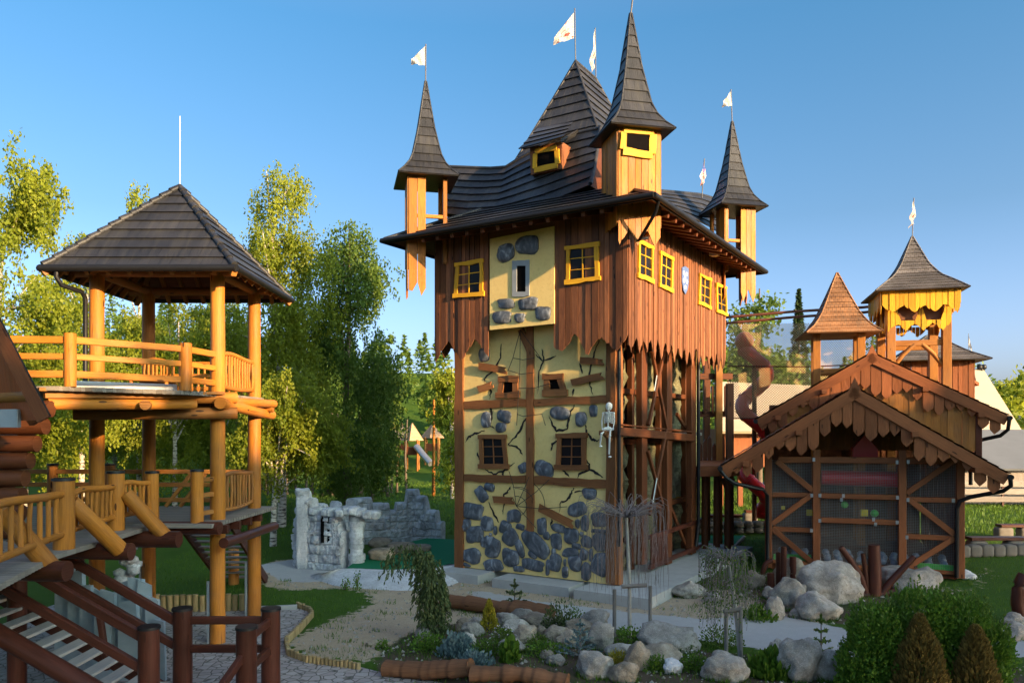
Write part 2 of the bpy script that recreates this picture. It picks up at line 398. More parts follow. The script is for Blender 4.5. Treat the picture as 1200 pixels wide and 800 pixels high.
def spire(mb, c, prof, rot, ntot, nside=4, ridge=.035):
    """prof: (z, half width) from eave up; curved pyramid of tile courses with ridge caps"""
    c = V3(c); ln = [0]
    for i in range(1, len(prof)): ln.append(ln[-1]+math.hypot(prof[i][0]-prof[i-1][0], prof[i][1]-prof[i-1][1]))
    def ev(s):
        for i in range(1, len(prof)):
            if s <= ln[i]+1e-6:
                t = (s-ln[i-1])/(ln[i]-ln[i-1]); return (prof[i-1][0]+(prof[i][0]-prof[i-1][0])*t, prof[i-1][1]+(prof[i][1]-prof[i-1][1])*t)
        return prof[-1]
    lv = [ev(ln[-1]*k/ntot) for k in range(ntot+1)]
    kf = 1/math.cos(math.pi/nside)
    def cor(k, j): a = rot+2*math.pi*(j+.5)/nside; return V3((c.x+math.cos(a)*lv[k][1]*kf, c.y+math.sin(a)*lv[k][1]*kf, lv[k][0]))
    for j in range(nside):
        for k in range(ntot):
            p, q, r, s_ = cor(k, j), cor(k, j+1), cor(k+1, j+1), cor(k+1, j)
            nn = (q-p).cross(s_-p).normalized()
            if nn.dot((p+q)/2-c) < 0: nn = -nn
            w0, w1 = (q-p).length/2, (r-s_).length/2
            P, Q = p+nn*.03, q+nn*.03
            f1 = [0, 1, 2, 3] if w1 > .004 else [0, 1, 2]
            uv = [(40-w0, k*.34), (40+w0, k*.34), (40+w1, k*.34+.33), (40-w1, k*.34+.33)]
            mb.add([P, Q, r, s_, p-nn*.02, q-nn*.02], [f1, [0, 1, 5, 4]], [[uv[x] for x in f1], [uv[0], uv[1], (uv[1][0], uv[1][1]+.03), (uv[0][0], uv[0][1]+.03)]], None, False)
        pts = [cor(k, j)+V3((0, 0, .02)) for k in range(ntot+1)]
        mb.tube(pts, ridge, 5, caps=False)
    # underside
    b = [cor(0, j) for j in range(nside)]; mb.add([p+V3((0, 0, .0)) for p in b], [list(range(nside))], None, .2)
def zig(s, per, amp, ph): x = (s/per+ph) % 1.0; return amp*(abs(2*x-1))
def boards(mb, P0, d, L, nrm, zt, zb, w=.19, th=.03, jit=.018, gap=.016, jb=.06, mi=0, tone=None):
    """vertical boards from P0 along d; zt/zb functions of distance; ragged bottom ends"""
    d = V3(d).normalized(); nrm = V3(nrm).normalized(); s = 0; P0 = V3((P0[0], P0[1], 0))
    while s < L-.02:
        ww = min(w*rnd.uniform(.75, 1.3), L-s)
        if L-s-ww < .05: ww = L-s
        a, b = s+gap/2, s+ww-gap/2
        o = nrm*(th+rnd.uniform(-jit, jit))
        q = lambda x, z: P0+d*x+o+V3((0, 0, z))
        z1, z2, zm = zb(a)+rnd.uniform(-jb, jb), zb(b)+rnd.uniform(-jb, jb), zb((a+b)/2)+rnd.uniform(-jb, jb)*.6
        mb.prism([q(a, zt(a)), q(b, zt(b)), q(b, z2), q(a+(b-a)*.55, zm-.02), q(a, z1)], nrm, th, V3((0, 0, 1)), tone if tone is not None else rnd.random(), mi)
        s += ww
def window(parent, pl, nrm, q, nx, ny, fmat, fw=.11, th=.05, amp=.018, mun=.035, label=None, ext=.05, open_=False):
    """q: four photo points TL TR BR BL of the outer frame; pl maps them to the wall plane"""
    nrm = V3(nrm).normalized(); A, B, C, D = [pl(*p) for p in q]
    mid = lambda p, r, t: p.lerp(r, t)
    ins = fw/2; ux = ((B-A)+(C-D)).normalized(); uz = V3((0, 0, 1))
    mb = MB(); o = nrm*th
    a, b, c, d = A+ux*ins-uz*ins, B-ux*ins-uz*ins, C-ux*ins+uz*ins, D+ux*ins+uz*ins
    mb.wboard(a+o, d+o, fw, th, nrm, amp); mb.wboard(b+o, c+o, fw, th, nrm, amp)
    mb.wboard(a-ux*(ins+ext)+o*1.25, b+ux*(ins+ext)+o*1.25, fw, th, nrm, amp); mb.wboard(d-ux*(ins+ext)+o*1.25, c+ux*(ins+ext)+o*1.25, fw*1.05, th, nrm, amp)
    w = mb.build('window', fmat, parent)
    if label: w['label'] = label
    g = MB(); g.prism([a+nrm*.006, b+nrm*.006, c+nrm*.006, d+nrm*.006], nrm, .004); g.build('pane', M['glass'] if not open_ else M['dark'], w)
    if nx > 1 or ny > 1:
        m = MB()
        for i in range(1, nx): m.wboard(mid(a, b, i/nx)+nrm*.035, mid(d, c, i/nx)+nrm*.035, mun, .025, nrm, amp*.3)
        for i in range(1, ny): m.wboard(mid(a, d, i/ny)+nrm*.03, mid(b, c, i/ny)+nrm*.03, mun*.8, .022, nrm, amp*.3)
        m.build('muntin', fmat, w)
    return w
# ================================================================== CASTLE
CO = (3.476, 22.928)
CF = Frame(CO, (-.848, .530), (.530, .848))
U, V, NFR, NRT = CF.u, CF.v, -CF.v, -CF.u
NDG = (NFR+NRT).normalized(); DDG = (CF.u-CF.v).normalized()
WF, WR, ov = 7.25, 9.8, .53
castle = thing('castle', tuple(CF.p(3.6, 4.9, 0)), 'tall wooden fairy tale castle with dark tiled spires over a yellow stone-studded front wall', 'castle')
Lp = CF.p
# --- lower front wall and side walls
mb = MB()
def slab(mb, u0, u1, v0, v1, z0, z1):
    vs = [Lp(u, v, z) for z in (z0, z1) for u, v in ((u0, v0), (u1, v0), (u1, v1), (u0, v1))]
    mb.add(vs, [[0, 1, 2, 3], [7, 6, 5, 4], [0, 1, 5, 4], [1, 2, 6, 5], [2, 3, 7, 6], [3, 0, 4, 7]], None, .5)
slab(mb, ov+.30, WF-ov, ov, ov+.28, .32, 8.5)
mb.build('front_wall', M['plaster'], castle)
mb = MB(); mb.beam(Lp(ov+.16, ov+.16, .32), Lp(ov+.16, ov+.16, 8.4), .30, .30, U); mb.build('corner_timber', M['relief'], castle)
mb = MB(); slab(mb, WF-ov-.25, WF-ov-.003, ov+.283, WR-ov, .32, 8.35); slab(mb, 1.0, WF-ov-.26, WR-ov-.3, WR-ov-.005, .32, 8.35)
mb.build('side_wall', M['plaster'], castle)
# --- upper storey core
mb = MB(); slab(mb, .02, WF-.02, .02, WR-.02, 8.5, 12.0); mb.build('upper_core', M['soffit'], castle)
fr = lambda v: (lambda x, y: CF.pv(x, y, v))
fu = lambda u: (lambda x, y: CF.pu(x, y, u))
# --- cladding
def uof(px, v=0): p = CF.pv(px, 400, v); return (p-CF.o).dot(CF.u)
def vof(px, u=0): p = CF.pu(px, 400, u); return (p-CF.o).dot(CF.v)
uA, uB = uof(573), uof(649)
hz_ = lambda s: 7.55+zig(s, .95, .62, .1)-.12+.25*noise.noise(V3((s*2, 3, 0)))
mb = MB()
boards(mb, Lp(uA, 0, 0), U, WF-uA, NFR, lambda s: 12.0, lambda s: 7.6+zig(s, 1.15, .75, .55)-.15, .19)
mb.build('plank_cladding', M['plank'], castle)
mb = MB()
boards(mb, Lp(0, 0, 0), U, uB, NFR, lambda s: 12.0, hz_, .19)
mb.build('plank_cladding', M['plank'], castle)
mb = MB()
boards(mb, Lp(0, -.02, 0), V, WR+.02, NRT, lambda s: 11.95, lambda s: 7.45+zig(s, .62, .55, .2)+.2*noise.noise(V3((s*1.7, 9, 0))), .17, jb=.12)
mb.build('plank_cladding', M['plank'], castle, label='long plank cladding with jagged lower ends')
mb = MB(); boards(mb, Lp(WF, WR, 0), -V, WR, U, lambda s: 12, lambda s: 7.6+zig(s, .8, .5, 0), .2); mb.build('plank_cladding', M['plank'], castle)
mb = MB(); boards(mb, Lp(WF, WR, 0), -U, WF, V, lambda s: 12, lambda s: 7.6+zig(s, .8, .5, 0), .2); mb.build('plank_cladding', M['plank'], castle)
# --- cream panel
mb = MB(); P = [CF.pv(574, 280, -.05), CF.pv(649.5, 265, -.05), CF.pv(649.5, 379, -.05), CF.pv(574, 386.5, -.05)]
mb.prism(P, NFR, .1); mb.build('cream_panel', M['plaster'], castle)
mb = MB(); zz = lambda x, y: CF.pv(430+x/3.81, 190+y/3.81, -.085)
for l, t_, r, b in ((648, 440, 668, 600), (708, 436, 724, 596), (668, 438, 708, 462), (668, 578, 708, 600)):
    mb.prism([zz(l, t_), zz(r, t_), zz(r, b), zz(l, b)], NFR, .034)
w = mb.build('slit_window', M['lead'], castle)
mb = MB(); zz2 = lambda x, y: CF.pv(430+x/3.81, 190+y/3.81, -.056); mb.prism([zz2(668, 462), zz2(708, 460), zz2(708, 578), zz2(668, 579)], NFR, .004); mb.build('pane', M['dark'], w)
# --- relief timbers of the front
def relief(pts, wpx, v=ov, th=.07, name='timber'):
    mb = MB(); pl = fr(v)
    for (a, b) in zip(pts[:-1], pts[1:]):
        p, q = pl(*a), pl(*b); k = p.y/F
        mb.wboard(p+NFR*th, q+NFR*th, wpx*k, th+.01, NFR, .03, 14)
    return mb.build(name, M['relief'], castle)
relief([(539, 400), (539, 664.5)], 12, th=.08, name='corner_post')
relief([(716.5, 372), (716.5, 683)], 12, th=.085, name='corner_post')
relief([(622, 382), (622, 622)], 9.5, th=.068, name='timber')
relief([(545, 474.5), (617, 471.5)], 8.5, name='timber'); relief([(627, 471.5), (711, 468)], 8.5, name='timber')
relief([(545, 559.5), (617, 561.5)], 8.5, name='timber'); relief([(627, 562), (711, 567)], 9.5, name='timber')
relief([(611, 386), (623, 418)], 8, th=.06, name='timber')
# --- nailed planks
def nailed(x, y, L, h, ang, off, ox, oy, sc, mat='relief'):
    mb = MB(); pl = fr(ov); c, s_ = math.cos(R(ang)), math.sin(R(ang))
    p = pl(ox+(x-L/2*c)/sc, oy+(y-L/2*s_)/sc); q = pl(ox+(x+L/2*c)/sc, oy+(y+L/2*s_)/sc)
    mb.wboard(p+NFR*off, q+NFR*off, h/sc*p.y/F, .05, NFR, .02, 6, rag=.12); mb.build('nailed_plank', M[mat], castle)
for a in ((300, 197, 118, 30, 10, .12), (270, 280, 62, 32, -18, .13), (742, 165, 100, 28, 5, .12), (722, 245, 138, 28, -12, .13)): nailed(*a, 500, 380, 3.81)
nailed(350, 203, 125, 45, 4, .10, 530, 550, 5.715); nailed(705, 308, 245, 52, 27, .14, 530, 550, 5.715)
# --- cracks
mb = MB()
def crack(pts, ox, oy, sc, w=.10):
    pl = fr(ov); P = [pl(ox+x/sc, oy+y/sc)+NFR*.012 for x, y in pts]
    Q = []
    for a, b in zip(P[:-1], P[1:]):
        for k in range(4):
            t = k/4; Q.append(a.lerp(b, t)+U*rnd.uniform(-.025, .025)+V3((0, 0, rnd.uniform(-.025, .025))))
    Q.append(P[-1]); n = len(Q); A, B = [], []
    for i, q in enumerate(Q):
        d = (Q[min(i+1, n-1)]-Q[max(i-1, 0)]).normalized(); c = NFR.cross(d); t = i/(n-1)
        ww = w*.8*(.10+math.sin(math.pi*min(1, t*.9+.1))**.8)*rnd.uniform(.55, 1.15)*.5
        A.append(q+c*ww); B.append(q-c*ww)
    mb = MB()
    for i in range(n-1): mb.add([A[i], A[i+1], B[i+1], B[i]], [[0, 1, 2, 3]], None, .5)
    mb.build('crack', M['crack'], castle)
for c in ([(335, 90), (330, 150), (300, 200), (260, 240), (258, 265)], [(285, 260), (290, 300), (280, 335)], [(515, 110), (525, 160), (500, 210), (495, 310)], [(525, 165), (580, 140)], [(490, 135), (520, 165)],
          [(770, 65), (750, 130), (735, 190), (725, 240), (730, 270), (745, 318)], [(683, 175), (697, 220)], [(660, 285), (652, 320)], [(285, 370), (292, 410)]): crack(c, 500, 380, 3.81, .085)
for c in ([(230, 110), (240, 160), (245, 200), (230, 250), (265, 285)], [(185, 295), (110, 320), (60, 345), (35, 390)], [(520, 190), (485, 240), (465, 300), (420, 350), (365, 410)], [(370, 402), (430, 420), (470, 455), (485, 485)],
          [(890, 95), (850, 170), (830, 260), (840, 285)], [(840, 285), (750, 295), (720, 250), (690, 175)], [(760, 370), (715, 400), (705, 455)], [(975, 250), (985, 310), (1020, 360), (1060, 375), (1085, 365)], [(190, 595), (255, 635), (330, 615), (370, 590), (425, 545)],
          [(330, 615), (330, 650)], [(130, 470), (155, 530)], [(795, 605), (850, 660)], [(975, 515), (1005, 560), (1000, 600), (930, 630), (915, 670)], [(1010, 595), (1060, 635), (1115, 660)]): crack(c, 540, 460, 6.667, .10)
for c in ([(390, 110), (385, 130), (350, 170), (345, 250), (340, 300)], [(245, 215), (270, 275), (300, 330), (315, 355)], [(815, 125), (795, 165), (770, 205), (730, 215), (715, 290)], [(815, 150), (870, 145)], [(670, 330), (660, 380)]): crack(c, 530, 550, 5.715, .09)
# --- stones set in the plaster
def wstone(x, y, rx, ry, rot, ox, oy, sc, v):
    c = CF.pv(ox+x/sc, oy+y/sc, v); k = c.y/F/sc*1.06; rx *= 1.07; m = MB()
    ee = rnd.uniform(2.2, 3.6); bm = bmesh.new(); bmesh.ops.create_icosphere(bm, subdivisions=3, radius=1); sd = V3((rnd.random()*99, rnd.random()*99, 0))
    dep = min(.10, .06+min(rx, ry)*k*.14); ca, sa = math.cos(R(rot)), math.sin(R(rot)); vs = []
    for b in bm.verts:
        p = b.co; e = ee      # squarish outline
        r2 = (abs(p.x)**e+abs(p.y)**e)**(1/e); r1 = math.hypot(p.x, p.y); f = (r1/r2 if r2 > 1e-6 else 1)
        f *= 1+.24*noise.noise(V3((p.x*1.1, p.y*1.1, 0))+sd)+.05*noise.noise(p*3+sd)
        a, bb = p.x*rx*k*f, p.y*ry*k*f
        h = dep*(abs(p.z)**.7*(1 if p.z > 0 else -.25))*(1+.35*noise.noise(V3((p.x*1.6, p.y*1.6, 5))+sd)+.16*noise.noise(p*4+sd))
        vs.append(c+(-U)*(a*ca-bb*sa)-V3((0, 0, 1))*(a*sa+bb*ca)+NFR*h)
    m.add(vs, [[q.index for q in fc.verts] for fc in bm.faces], None, None, True); bm.free()
    m.build('stone', M['wallstone'], castle)
for s_ in ((140, 280, 75, 55, 5), (95, 370, 36, 42, 0), (235, 362, 46, 48, 0), (150, 435, 68, 55, -5), (222, 483, 42, 33, -30), (290, 408, 14, 32, 0), (258, 433, 9, 11, 0), (275, 525, 50, 68, 15), (355, 388, 42, 46, 20), (415, 310, 52, 42, 0), (455, 382, 32, 20, 12),
           (388, 450, 54, 52, -30), (455, 527, 26, 62, -20), (390, 590, 60, 58, 0), (130, 578, 68, 50, 3), (275, 640, 72, 38, -4), (97, 637, 30, 12, 15), (558, 500, 112, 56, 38), (540, 570, 34, 22, 25), (540, 635, 80, 36, 4), (445, 664, 38, 20, 0), (602, 378, 34, 55, -5),
           (632, 440, 24, 28, 0), (698, 478, 38, 52, 0), (712, 390, 50, 28, 12), (680, 545, 16, 20, 0), (692, 620, 42, 60, 8), (640, 655, 13, 48, 2), (800, 445, 52, 50, 0), (792, 552, 56, 30, -8), (832, 510, 32, 20, 5), (838, 265, 65, 48, -8), (840, 362, 16, 28, 5), (868, 432, 12, 15, 0),
           (890, 360, 28, 55, 0), (900, 482, 36, 38, 0), (985, 335, 58, 48, 0), (985, 410, 55, 13, 0), (990, 485, 50, 58, 0), (882, 568, 28, 38, 15), (822, 620, 48, 52, 0), (755, 620, 10, 22, 0), (757, 682, 22, 38, 0), (897, 680, 34, 62, 4), (930, 570, 13, 40, 0), (990, 630, 54, 75, 6),
           (918, 160, 46, 36, 0), (198, 165, 38, 54, -35), (252, 118, 38, 26, 12)): wstone(*s_, 530, 550, 5.715, ov)
for s_ in ((200, 215, 45, 58, 0), (340, 180, 58, 45, 15), (315, 270, 45, 36, 0), (775, 160, 78, 52, 5), (942, 205, 45, 62, 0), (1037, 143, 34, 45, 0), (490, 585, 42, 38, -20), (655, 590, 82, 60, 20)): wstone(*s_, 540, 460, 6.667, ov)
for s_ in ((620, 405, 42, 40, 0), (720, 370, 55, 42, 10), (622, 632, 38, 22, 5), (718, 632, 46, 28, 0), (787, 675, 34, 30, 0), (602, 693, 46, 26, 4), (682, 695, 26, 20, 0)): wstone(*s_, 430, 190, 3.81, -.05)
wstone(258, 135, 26, 32, 0, 500, 380, 3.81, ov)
# --- windows
z6 = lambda q: [(500+x/3.81, 380+y/3.81) for x, y in q]
window(castle, fr(ov), NFR, z6([(330, 232), (410, 230), (414, 327), (318, 329)]), 1, 1, M['relief'], .2, .08, .03, open_=True)
window(castle, fr(ov), NFR, z6([(527, 220), (608, 218), (628, 319), (527, 320)]), 1, 1, M['relief'], .2, .08, .03, open_=True)
window(castle, fr(ov), NFR, z6([(240, 492), (355, 490), (366, 642), (240, 643)]), 2, 3, M['relief'], .15, .08, .015)
window(castle, fr(ov), NFR, z6([(587, 486), (715, 483), (716, 650), (579, 648)]), 2, 3, M['relief'], .16, .08, .015)
window(castle, fr(-.03), NFR, [(535, 308.5), (566, 303), (567, 346.5), (533, 349)], 2, 3, M['frame'], .13, .06, .03)
window(castle, fr(-.03), NFR, [(664, 288), (702, 283.5), (703, 329.5), (664, 333.5)], 2, 3, M['frame'], .14, .06, .03)
z1 = lambda q: [(640+x/3.81, 200+y/3.81) for x, y in q]
for q in ([(408, 307), (473, 337), (473, 505), (406, 476)], [(505, 357), (562, 387), (560, 546), (502, 520)], [(681, 457), (732, 481), (730, 620), (677, 597)], [(756, 500), (800, 517), (804, 650), (758, 632)]):
    window(castle, fu(-.04), NRT, z1(q), 2, 3, M['frame'], .13, .06, .03)
# --- shield
sh = lambda x, y, o: CF.pu(640+x/3.81, 200+y/3.81, -.05-o)
def shield(o, k):
    c = (622, 488); pts = [(608, 432), (622, 426), (637, 437), (637, 500), (632, 530), (623, 552), (614, 535), (608, 500)]
    return [sh(c[0]+(x-c[0])*k, c[1]+(y-c[1])*k, o) for x, y in pts]
mb = MB(); mb.prism(shield(.03, 1), NRT, .03); s0 = mb.build('shield', simple('shield blue', (.10, .16, .36), .5), castle)
mb = MB()
for x, y, rx, ry in ((616, 455, 4, 9), (629, 462, 4, 9), (616, 490, 4, 10), (629, 495, 4, 10), (622, 520, 5, 9), (622, 475, 2, 16)):
    mb.prism([sh(x+rx*math.cos(a), y+ry*math.sin(a)*(1+.3*math.cos(3*a)), .042) for a in [k*.7854 for k in range(8)]], NRT, .011)
mb.build('crest', M['white'], s0)
# --- eave soffit, rafters, skirt roof, gutters
e, ze, zi, ins = 1.25, 11.6, 12.85, 1.15
ring = lambda off, z: [Lp(-off, -off, z), Lp(WF+off, -off, z), Lp(WF+off, WR+off, z), Lp(-off, WR+off, z)]
mb = MB(); Bq, Tq = ring(e, ze), ring(-ins, zi)
def sub(a, b, n, sag=0): return [V3(a).lerp(V3(b), k/n)+V3((0, 0, -sag*math.sin(math.pi*k/n))) for k in range(n+1)]
for j in range(4): roof_strip(mb, sub(Bq[j], Bq[(j+1) % 4], 6), sub(Tq[j], Tq[(j+1) % 4], 6), 6)
for j in range(4): mb.tube([Bq[j]+V3((0, 0, .04)), Tq[j]+V3((0, 0, .04))], .07, 6)
mb.build('skirt_roof', M['roof'], castle)
mb = MB(); Bs, Ts = ring(e-.03, ze-.03), ring(0, ze+.45)
for j in range(4): mb.add([Bs[j], Bs[(j+1) % 4], Ts[(j+1) % 4], Ts[j]], [[0, 1, 2, 3]], [[(0, 0), (9, 0), (9, 1.4), (0, 1.4)]], .3)
mb.build('soffit', M['soffit'], castle)
mb = MB()
for k in range(12):
    t_ = .35+k*(WF-.7)/11; mb.beam(Lp(t_, .2, ze+.22), Lp(t_, -e+.12, ze-.16), .13, .17, tone=rnd.random())
for k in range(15):
    t_ = .35+k*(WR-.7)/14; mb.beam(Lp(.2, t_, ze+.22), Lp(-e+.12, t_, ze-.16), .13, .17)
mb.split('rafter', M['beam'], castle)
mb = MB()
for j in range(4):
    a, b = ring(e+.07, ze-.02)[j], ring(e+.07, ze-.02)[(j+1) % 4]; mb.tube([a, b], .085, 8)
for j in range(4):
    a, b = ring(e-.02, ze-.04)[j], ring(e-.02, ze-.04)[(j+1) % 4]; mb.beam(a, b, .04, .18)
mb.split('gutter', M['black'], castle)
mb = MB()
mb.tube([Lp(-e-.06, -e+.35, ze-.05), Lp(-e+.1, -e+.5, ze-.35), Lp(-.5, -.35, ze-.95), Lp(-.62, -.05, ze-.85)], .05, 8)
mb.tube([CF.pu(725.5, 385, .45), CF.pu(725.5, 640, .45)], .055, 8)
mb.tube([CF.pu(818.5, 425, .42), CF.pu(818.5, 612, .42), CF.pu(816, 640, .42)], .07, 8)
mb.split('downpipe', M['black'], castle)
# --- main roof (crooked, sagging), tower roof, dormer
def bez(pts, n):      # polyline through photo derived points, resampled
    out = []; L = [0]
    for a, b in zip(pts[:-1], pts[1:]): L.append(L[-1]+(b-a).length)
    for k in range(n+1):
        s = L[-1]*k/n
        for i in range(1, len(pts)):
            if s <= L[i]+1e-6: out.append(pts[i-1].lerp(pts[i], (s-L[i-1])/(L[i]-L[i-1]+1e-9))); break
    return out
eave = bez([CF.pv(514, 250, .9), CF.pv(545, 253, .9), CF.pv(590, 250, .9), CF.pv(640, 238, .9), CF.pv(692, 217, .9)], 10)
top = bez([CF.pv(523, 195.5, 2.3), CF.pv(560, 197, 2.4), CF.pv(590, 198, 2.5), CF.pv(618, 180, 2.6), CF.pv(660, 160, 2.6), CF.pv(704, 150, 2.5)], 10)
mb = MB(); roof_strip(mb, eave, top, 7, .05)
be = [p+V*6.4+V3((0, 0, -.1)) for p in eave]; rid = [p+V*.05 for p in top]
roof_strip(mb, be, rid, 7, .05)
mb.tube(top, .07, 6)
mb.tube([eave[-1]+V3((0, 0, .05)), eave[-1].lerp(top[-1], .35)+V3((0, 0, -.12)), top[-1]+V3((0, 0, .05))], .07, 6)
mr = mb.build('main_roof', M['roof'], castle)
mb = MB()
for p, q, r in ((eave[0], top[0], be[0]), (eave[-1]-U*-.06, top[-1]-U*-.06, be[-1]-U*-.06)): mb.prism([p, q, r], U, .04)
mb.split('gable_board', M['beam'], mr)
# right wing roof, facing the right side
we = bez([CF.pu(764, 243, .9), CF.pu(800, 252, .9), CF.pu(828, 264, .9), CF.pu(847, 276, .9)], 8)
wt = bez([CF.pu(752, 222, 2.3), CF.pu(790, 225, 2.3), CF.pu(822, 228, 2.3), CF.pu(838, 233, 2.3)], 8)
mb = MB(); roof_strip(mb, we, wt, 6, .05); wb = [p+U*3.4 for p in we]; roof_strip(mb, wb, [p+U*.04 for p in wt], 6, .05); mb.tube(wt, .07, 6)
mb.build('wing_roof', M['roof'], castle)
# tower roof with short ridge
ca = V3((2.4, 29.0, 0)); A0 = V3((2.4, 29.0, 19.0)); A1 = A0+V*1.75
def trp(s, f, k, z): return (A0 if k == 0 else A1)*1.0+U*s+V*(f)*(1 if k else -1)+V3((0, 0, z-19.0))
lvl = [(12.6, 3.1, 3.0), (13.6, 2.45, 2.35), (14.6, 1.95, 1.75), (15.9, 1.42, 1.15), (17.5, .68, .55), (19.0, 0, 0)]
mb = MB()
for (z0, w0, d0), (z1_, w1, d1), nc in zip(lvl[:-1], lvl[1:], (3, 3, 4, 4, 4)):
    fl0, fr0, fl1, fr1 = trp(w0, d0, 0, z0), trp(-w0, d0, 0, z0), trp(w1, d1, 0, z1_), trp(-w1, d1, 0, z1_)
    bl0, br0, bl1, br1 = trp(w0, d0, 1, z0), trp(-w0, d0, 1, z0), trp(w1, d1, 1, z1_), trp(-w1, d1, 1, z1_)
    for a, b, c, d in ((fr0, fl0, fl1, fr1), (br0, fr0, fr1, br1), (bl0, br0, br1, bl1), (fl0, bl0, bl1, fl1)):
        roof_strip(mb, [a, b], [d, c], nc, .05)
    for p, q in ((fl0, fl1), (fr0, fr1), (bl0, bl1), (br0, br1)): mb.tube([p, q], .055, 6, caps=False)
mb.tube([A0, A1], .06, 6)
mb.build('tower_roof', M['roof'], castle)
# dormer
dv = 1.5
zz = lambda x, y, v=dv: CF.pv(560+x/5.715, 140+y/5.715, v)
mb = MB(); mb.prism([zz(348, 190), zz(562, 148), zz(562, 330), zz(355, 372)], NFR, 1.5); dm = mb.build('dormer', M['plank'], castle)
mb = MB(); a, b = zz(275, 200, dv-.35), zz(575, 118, dv-.35); roof_strip(mb, [a, b], [zz(400, 60, dv+1.3), zz(640, 15, dv+1.3)], 4, .04)
mb.prism([zz(555, 130, dv-.4), zz(668, 68, dv-.1), zz(640, 110, dv-.1), zz(560, 152, dv-.4)], NFR, .1)
mb.build('dormer_roof', M['roof'], dm)
nrm = NFR; o = MB()
fq = [zz(368, 207, dv-.03), zz(548, 172, dv-.03), zz(556, 322, dv-.03), zz(362, 360, dv-.03)]
def rect_frame(mb, q, nrm, fw, th, amp):
    a, b, c, d = q; o = V3(nrm)*th; mb.wboard(a+o, b+o, fw, th, nrm, amp); mb.wboard(d+o, c+o, fw, th, nrm, amp); mb.wboard(a.lerp(d, .1)+o*.8, d.lerp(a, .1)+o*.8, fw, th, nrm, amp); mb.wboard(b.lerp(c, .1)+o*.8, c.lerp(b, .1)+o*.8, fw, th, nrm, amp)
def shrink(q, k): c = (q[0]+q[1]+q[2]+q[3])/4; return [c+(p-c)*k for p in q]
rect_frame(o, shrink(fq, .8), NFR, .17, .05, .03); o.build('dormer_window', M['frame'], dm)
o = MB(); o.prism(shrink(fq, .68), NFR, .01); o.build('pane', M['dark'], dm)
# --- turrets (turned 45 degrees to the walls)
def turret(cx, hw, zb, ze_, za, rw, kind):
    c = V3((cx.x, cx.y, 0)); n = 10; rot = math.atan2(NDG.y, NDG.x)
    n0, d0 = NDG, DDG
    mb = MB(); h = za-ze_
    spire(mb, c, [(ze_-.22, rw), (ze_+.2, rw*.64), (ze_+h*.2, rw*.46), (ze_+h*.5, rw*.26), (za, .02)], rot, 11)
    tr = mb.build('turret_roof', M['roof'], castle)
    mb = MB()
    if kind == 'closed':
        for nn, dd, m0 in ((n0, d0, 1), (d0, -n0, 0), (-d0, n0, 0), (-n0, -d0, 0)):
            boards(mb, c+nn*hw-dd*hw, dd, 2*hw, nn, lambda s: ze_+.12, (lambda s: zb+zig(s, .55, .5, .2)) if m0 else (lambda s: zb+.6), .2, .03, .006, jb=.05)
    else:
        for nn, dd, lo, hi in ((n0, d0, (-1, -.1) if kind == 'left' else (-.1, 1), 0), (d0, -n0, (-1, .1), 0), (-d0, n0, (-1, .0), 0)):
            a, b = lo
            if nn == n0 and kind == 'left': a, b = .1, 1
            if nn == n0 and kind == 'right': a, b = -1, .0
            boards(mb, c+nn*hw+dd*hw*a, dd, hw*(b-a), nn, lambda s: ze_+.12, lambda s: zb+zig(s, .4, .55, .2), .24, .03, .006, jb=.08)
        for sx in (-1, 1):
            for sy in (-1, 1): p = c+n0*hw*.9*sx+d0*hw*.9*sy; mb.beam(p+V3((0, 0, zb+1.2)), p+V3((0, 0, ze_+.1)), .14, .14, n0)
        for zz_ in (ze_-1.55, ):
            mb.beam(c+n0*hw*.9-d0*hw*.9+V3((0, 0, zz_)), c+n0*hw*.9+d0*hw*.9+V3((0, 0, zz_)), .1, .12)
            mb.beam(c+n0*hw*.9-d0*hw*.9+V3((0, 0, zz_)), c-n0*hw*.9-d0*hw*.9+V3((0, 0, zz_)), .1, .12)
    tb = mb.build('turret_body', M['plankgold'], castle)
    for nn in (n0, d0, -d0, -n0): pass
    return c, tr, tb
cc, _, tb = turret(Lp(.02, .22, 0), .66, 10.5, 14.1, 17.62, 1.0, 'closed')
pw = lambda x, y: (lambda Q: Q)(at(640+x/3.81, y/3.81, 22.5))
def pdiag(x, y, off=.06):
    dx = (640+x/3.81-600)/F; k = (cc+NDG*(.66+off)).dot(NDG); Y = k/(dx*NDG.x+NDG.y); return at(640+x/3.81, y/3.81, Y)
o = MB(); fq = [pdiag(345, 580), pdiag(478, 590), pdiag(472, 698), pdiag(342, 676)]
rect_frame(o, fq, NDG, .2, .05, .03); wo = o.build('turret_window', M['frame'], tb)
o = MB(); o.prism(shrink(fq, .72), NDG, .02); o.build('window_opening', M['dark'], tb)
ccl, _, _ = turret(Lp(7.6, -.1, 0), .66, 9.6, 13.95, 17.25, 1.02, 'left')
ccr, _, _ = turret(Lp(-.2, 10.1, 0), .66, 10.2, 14.2, 17.65, 1.02, 'right')
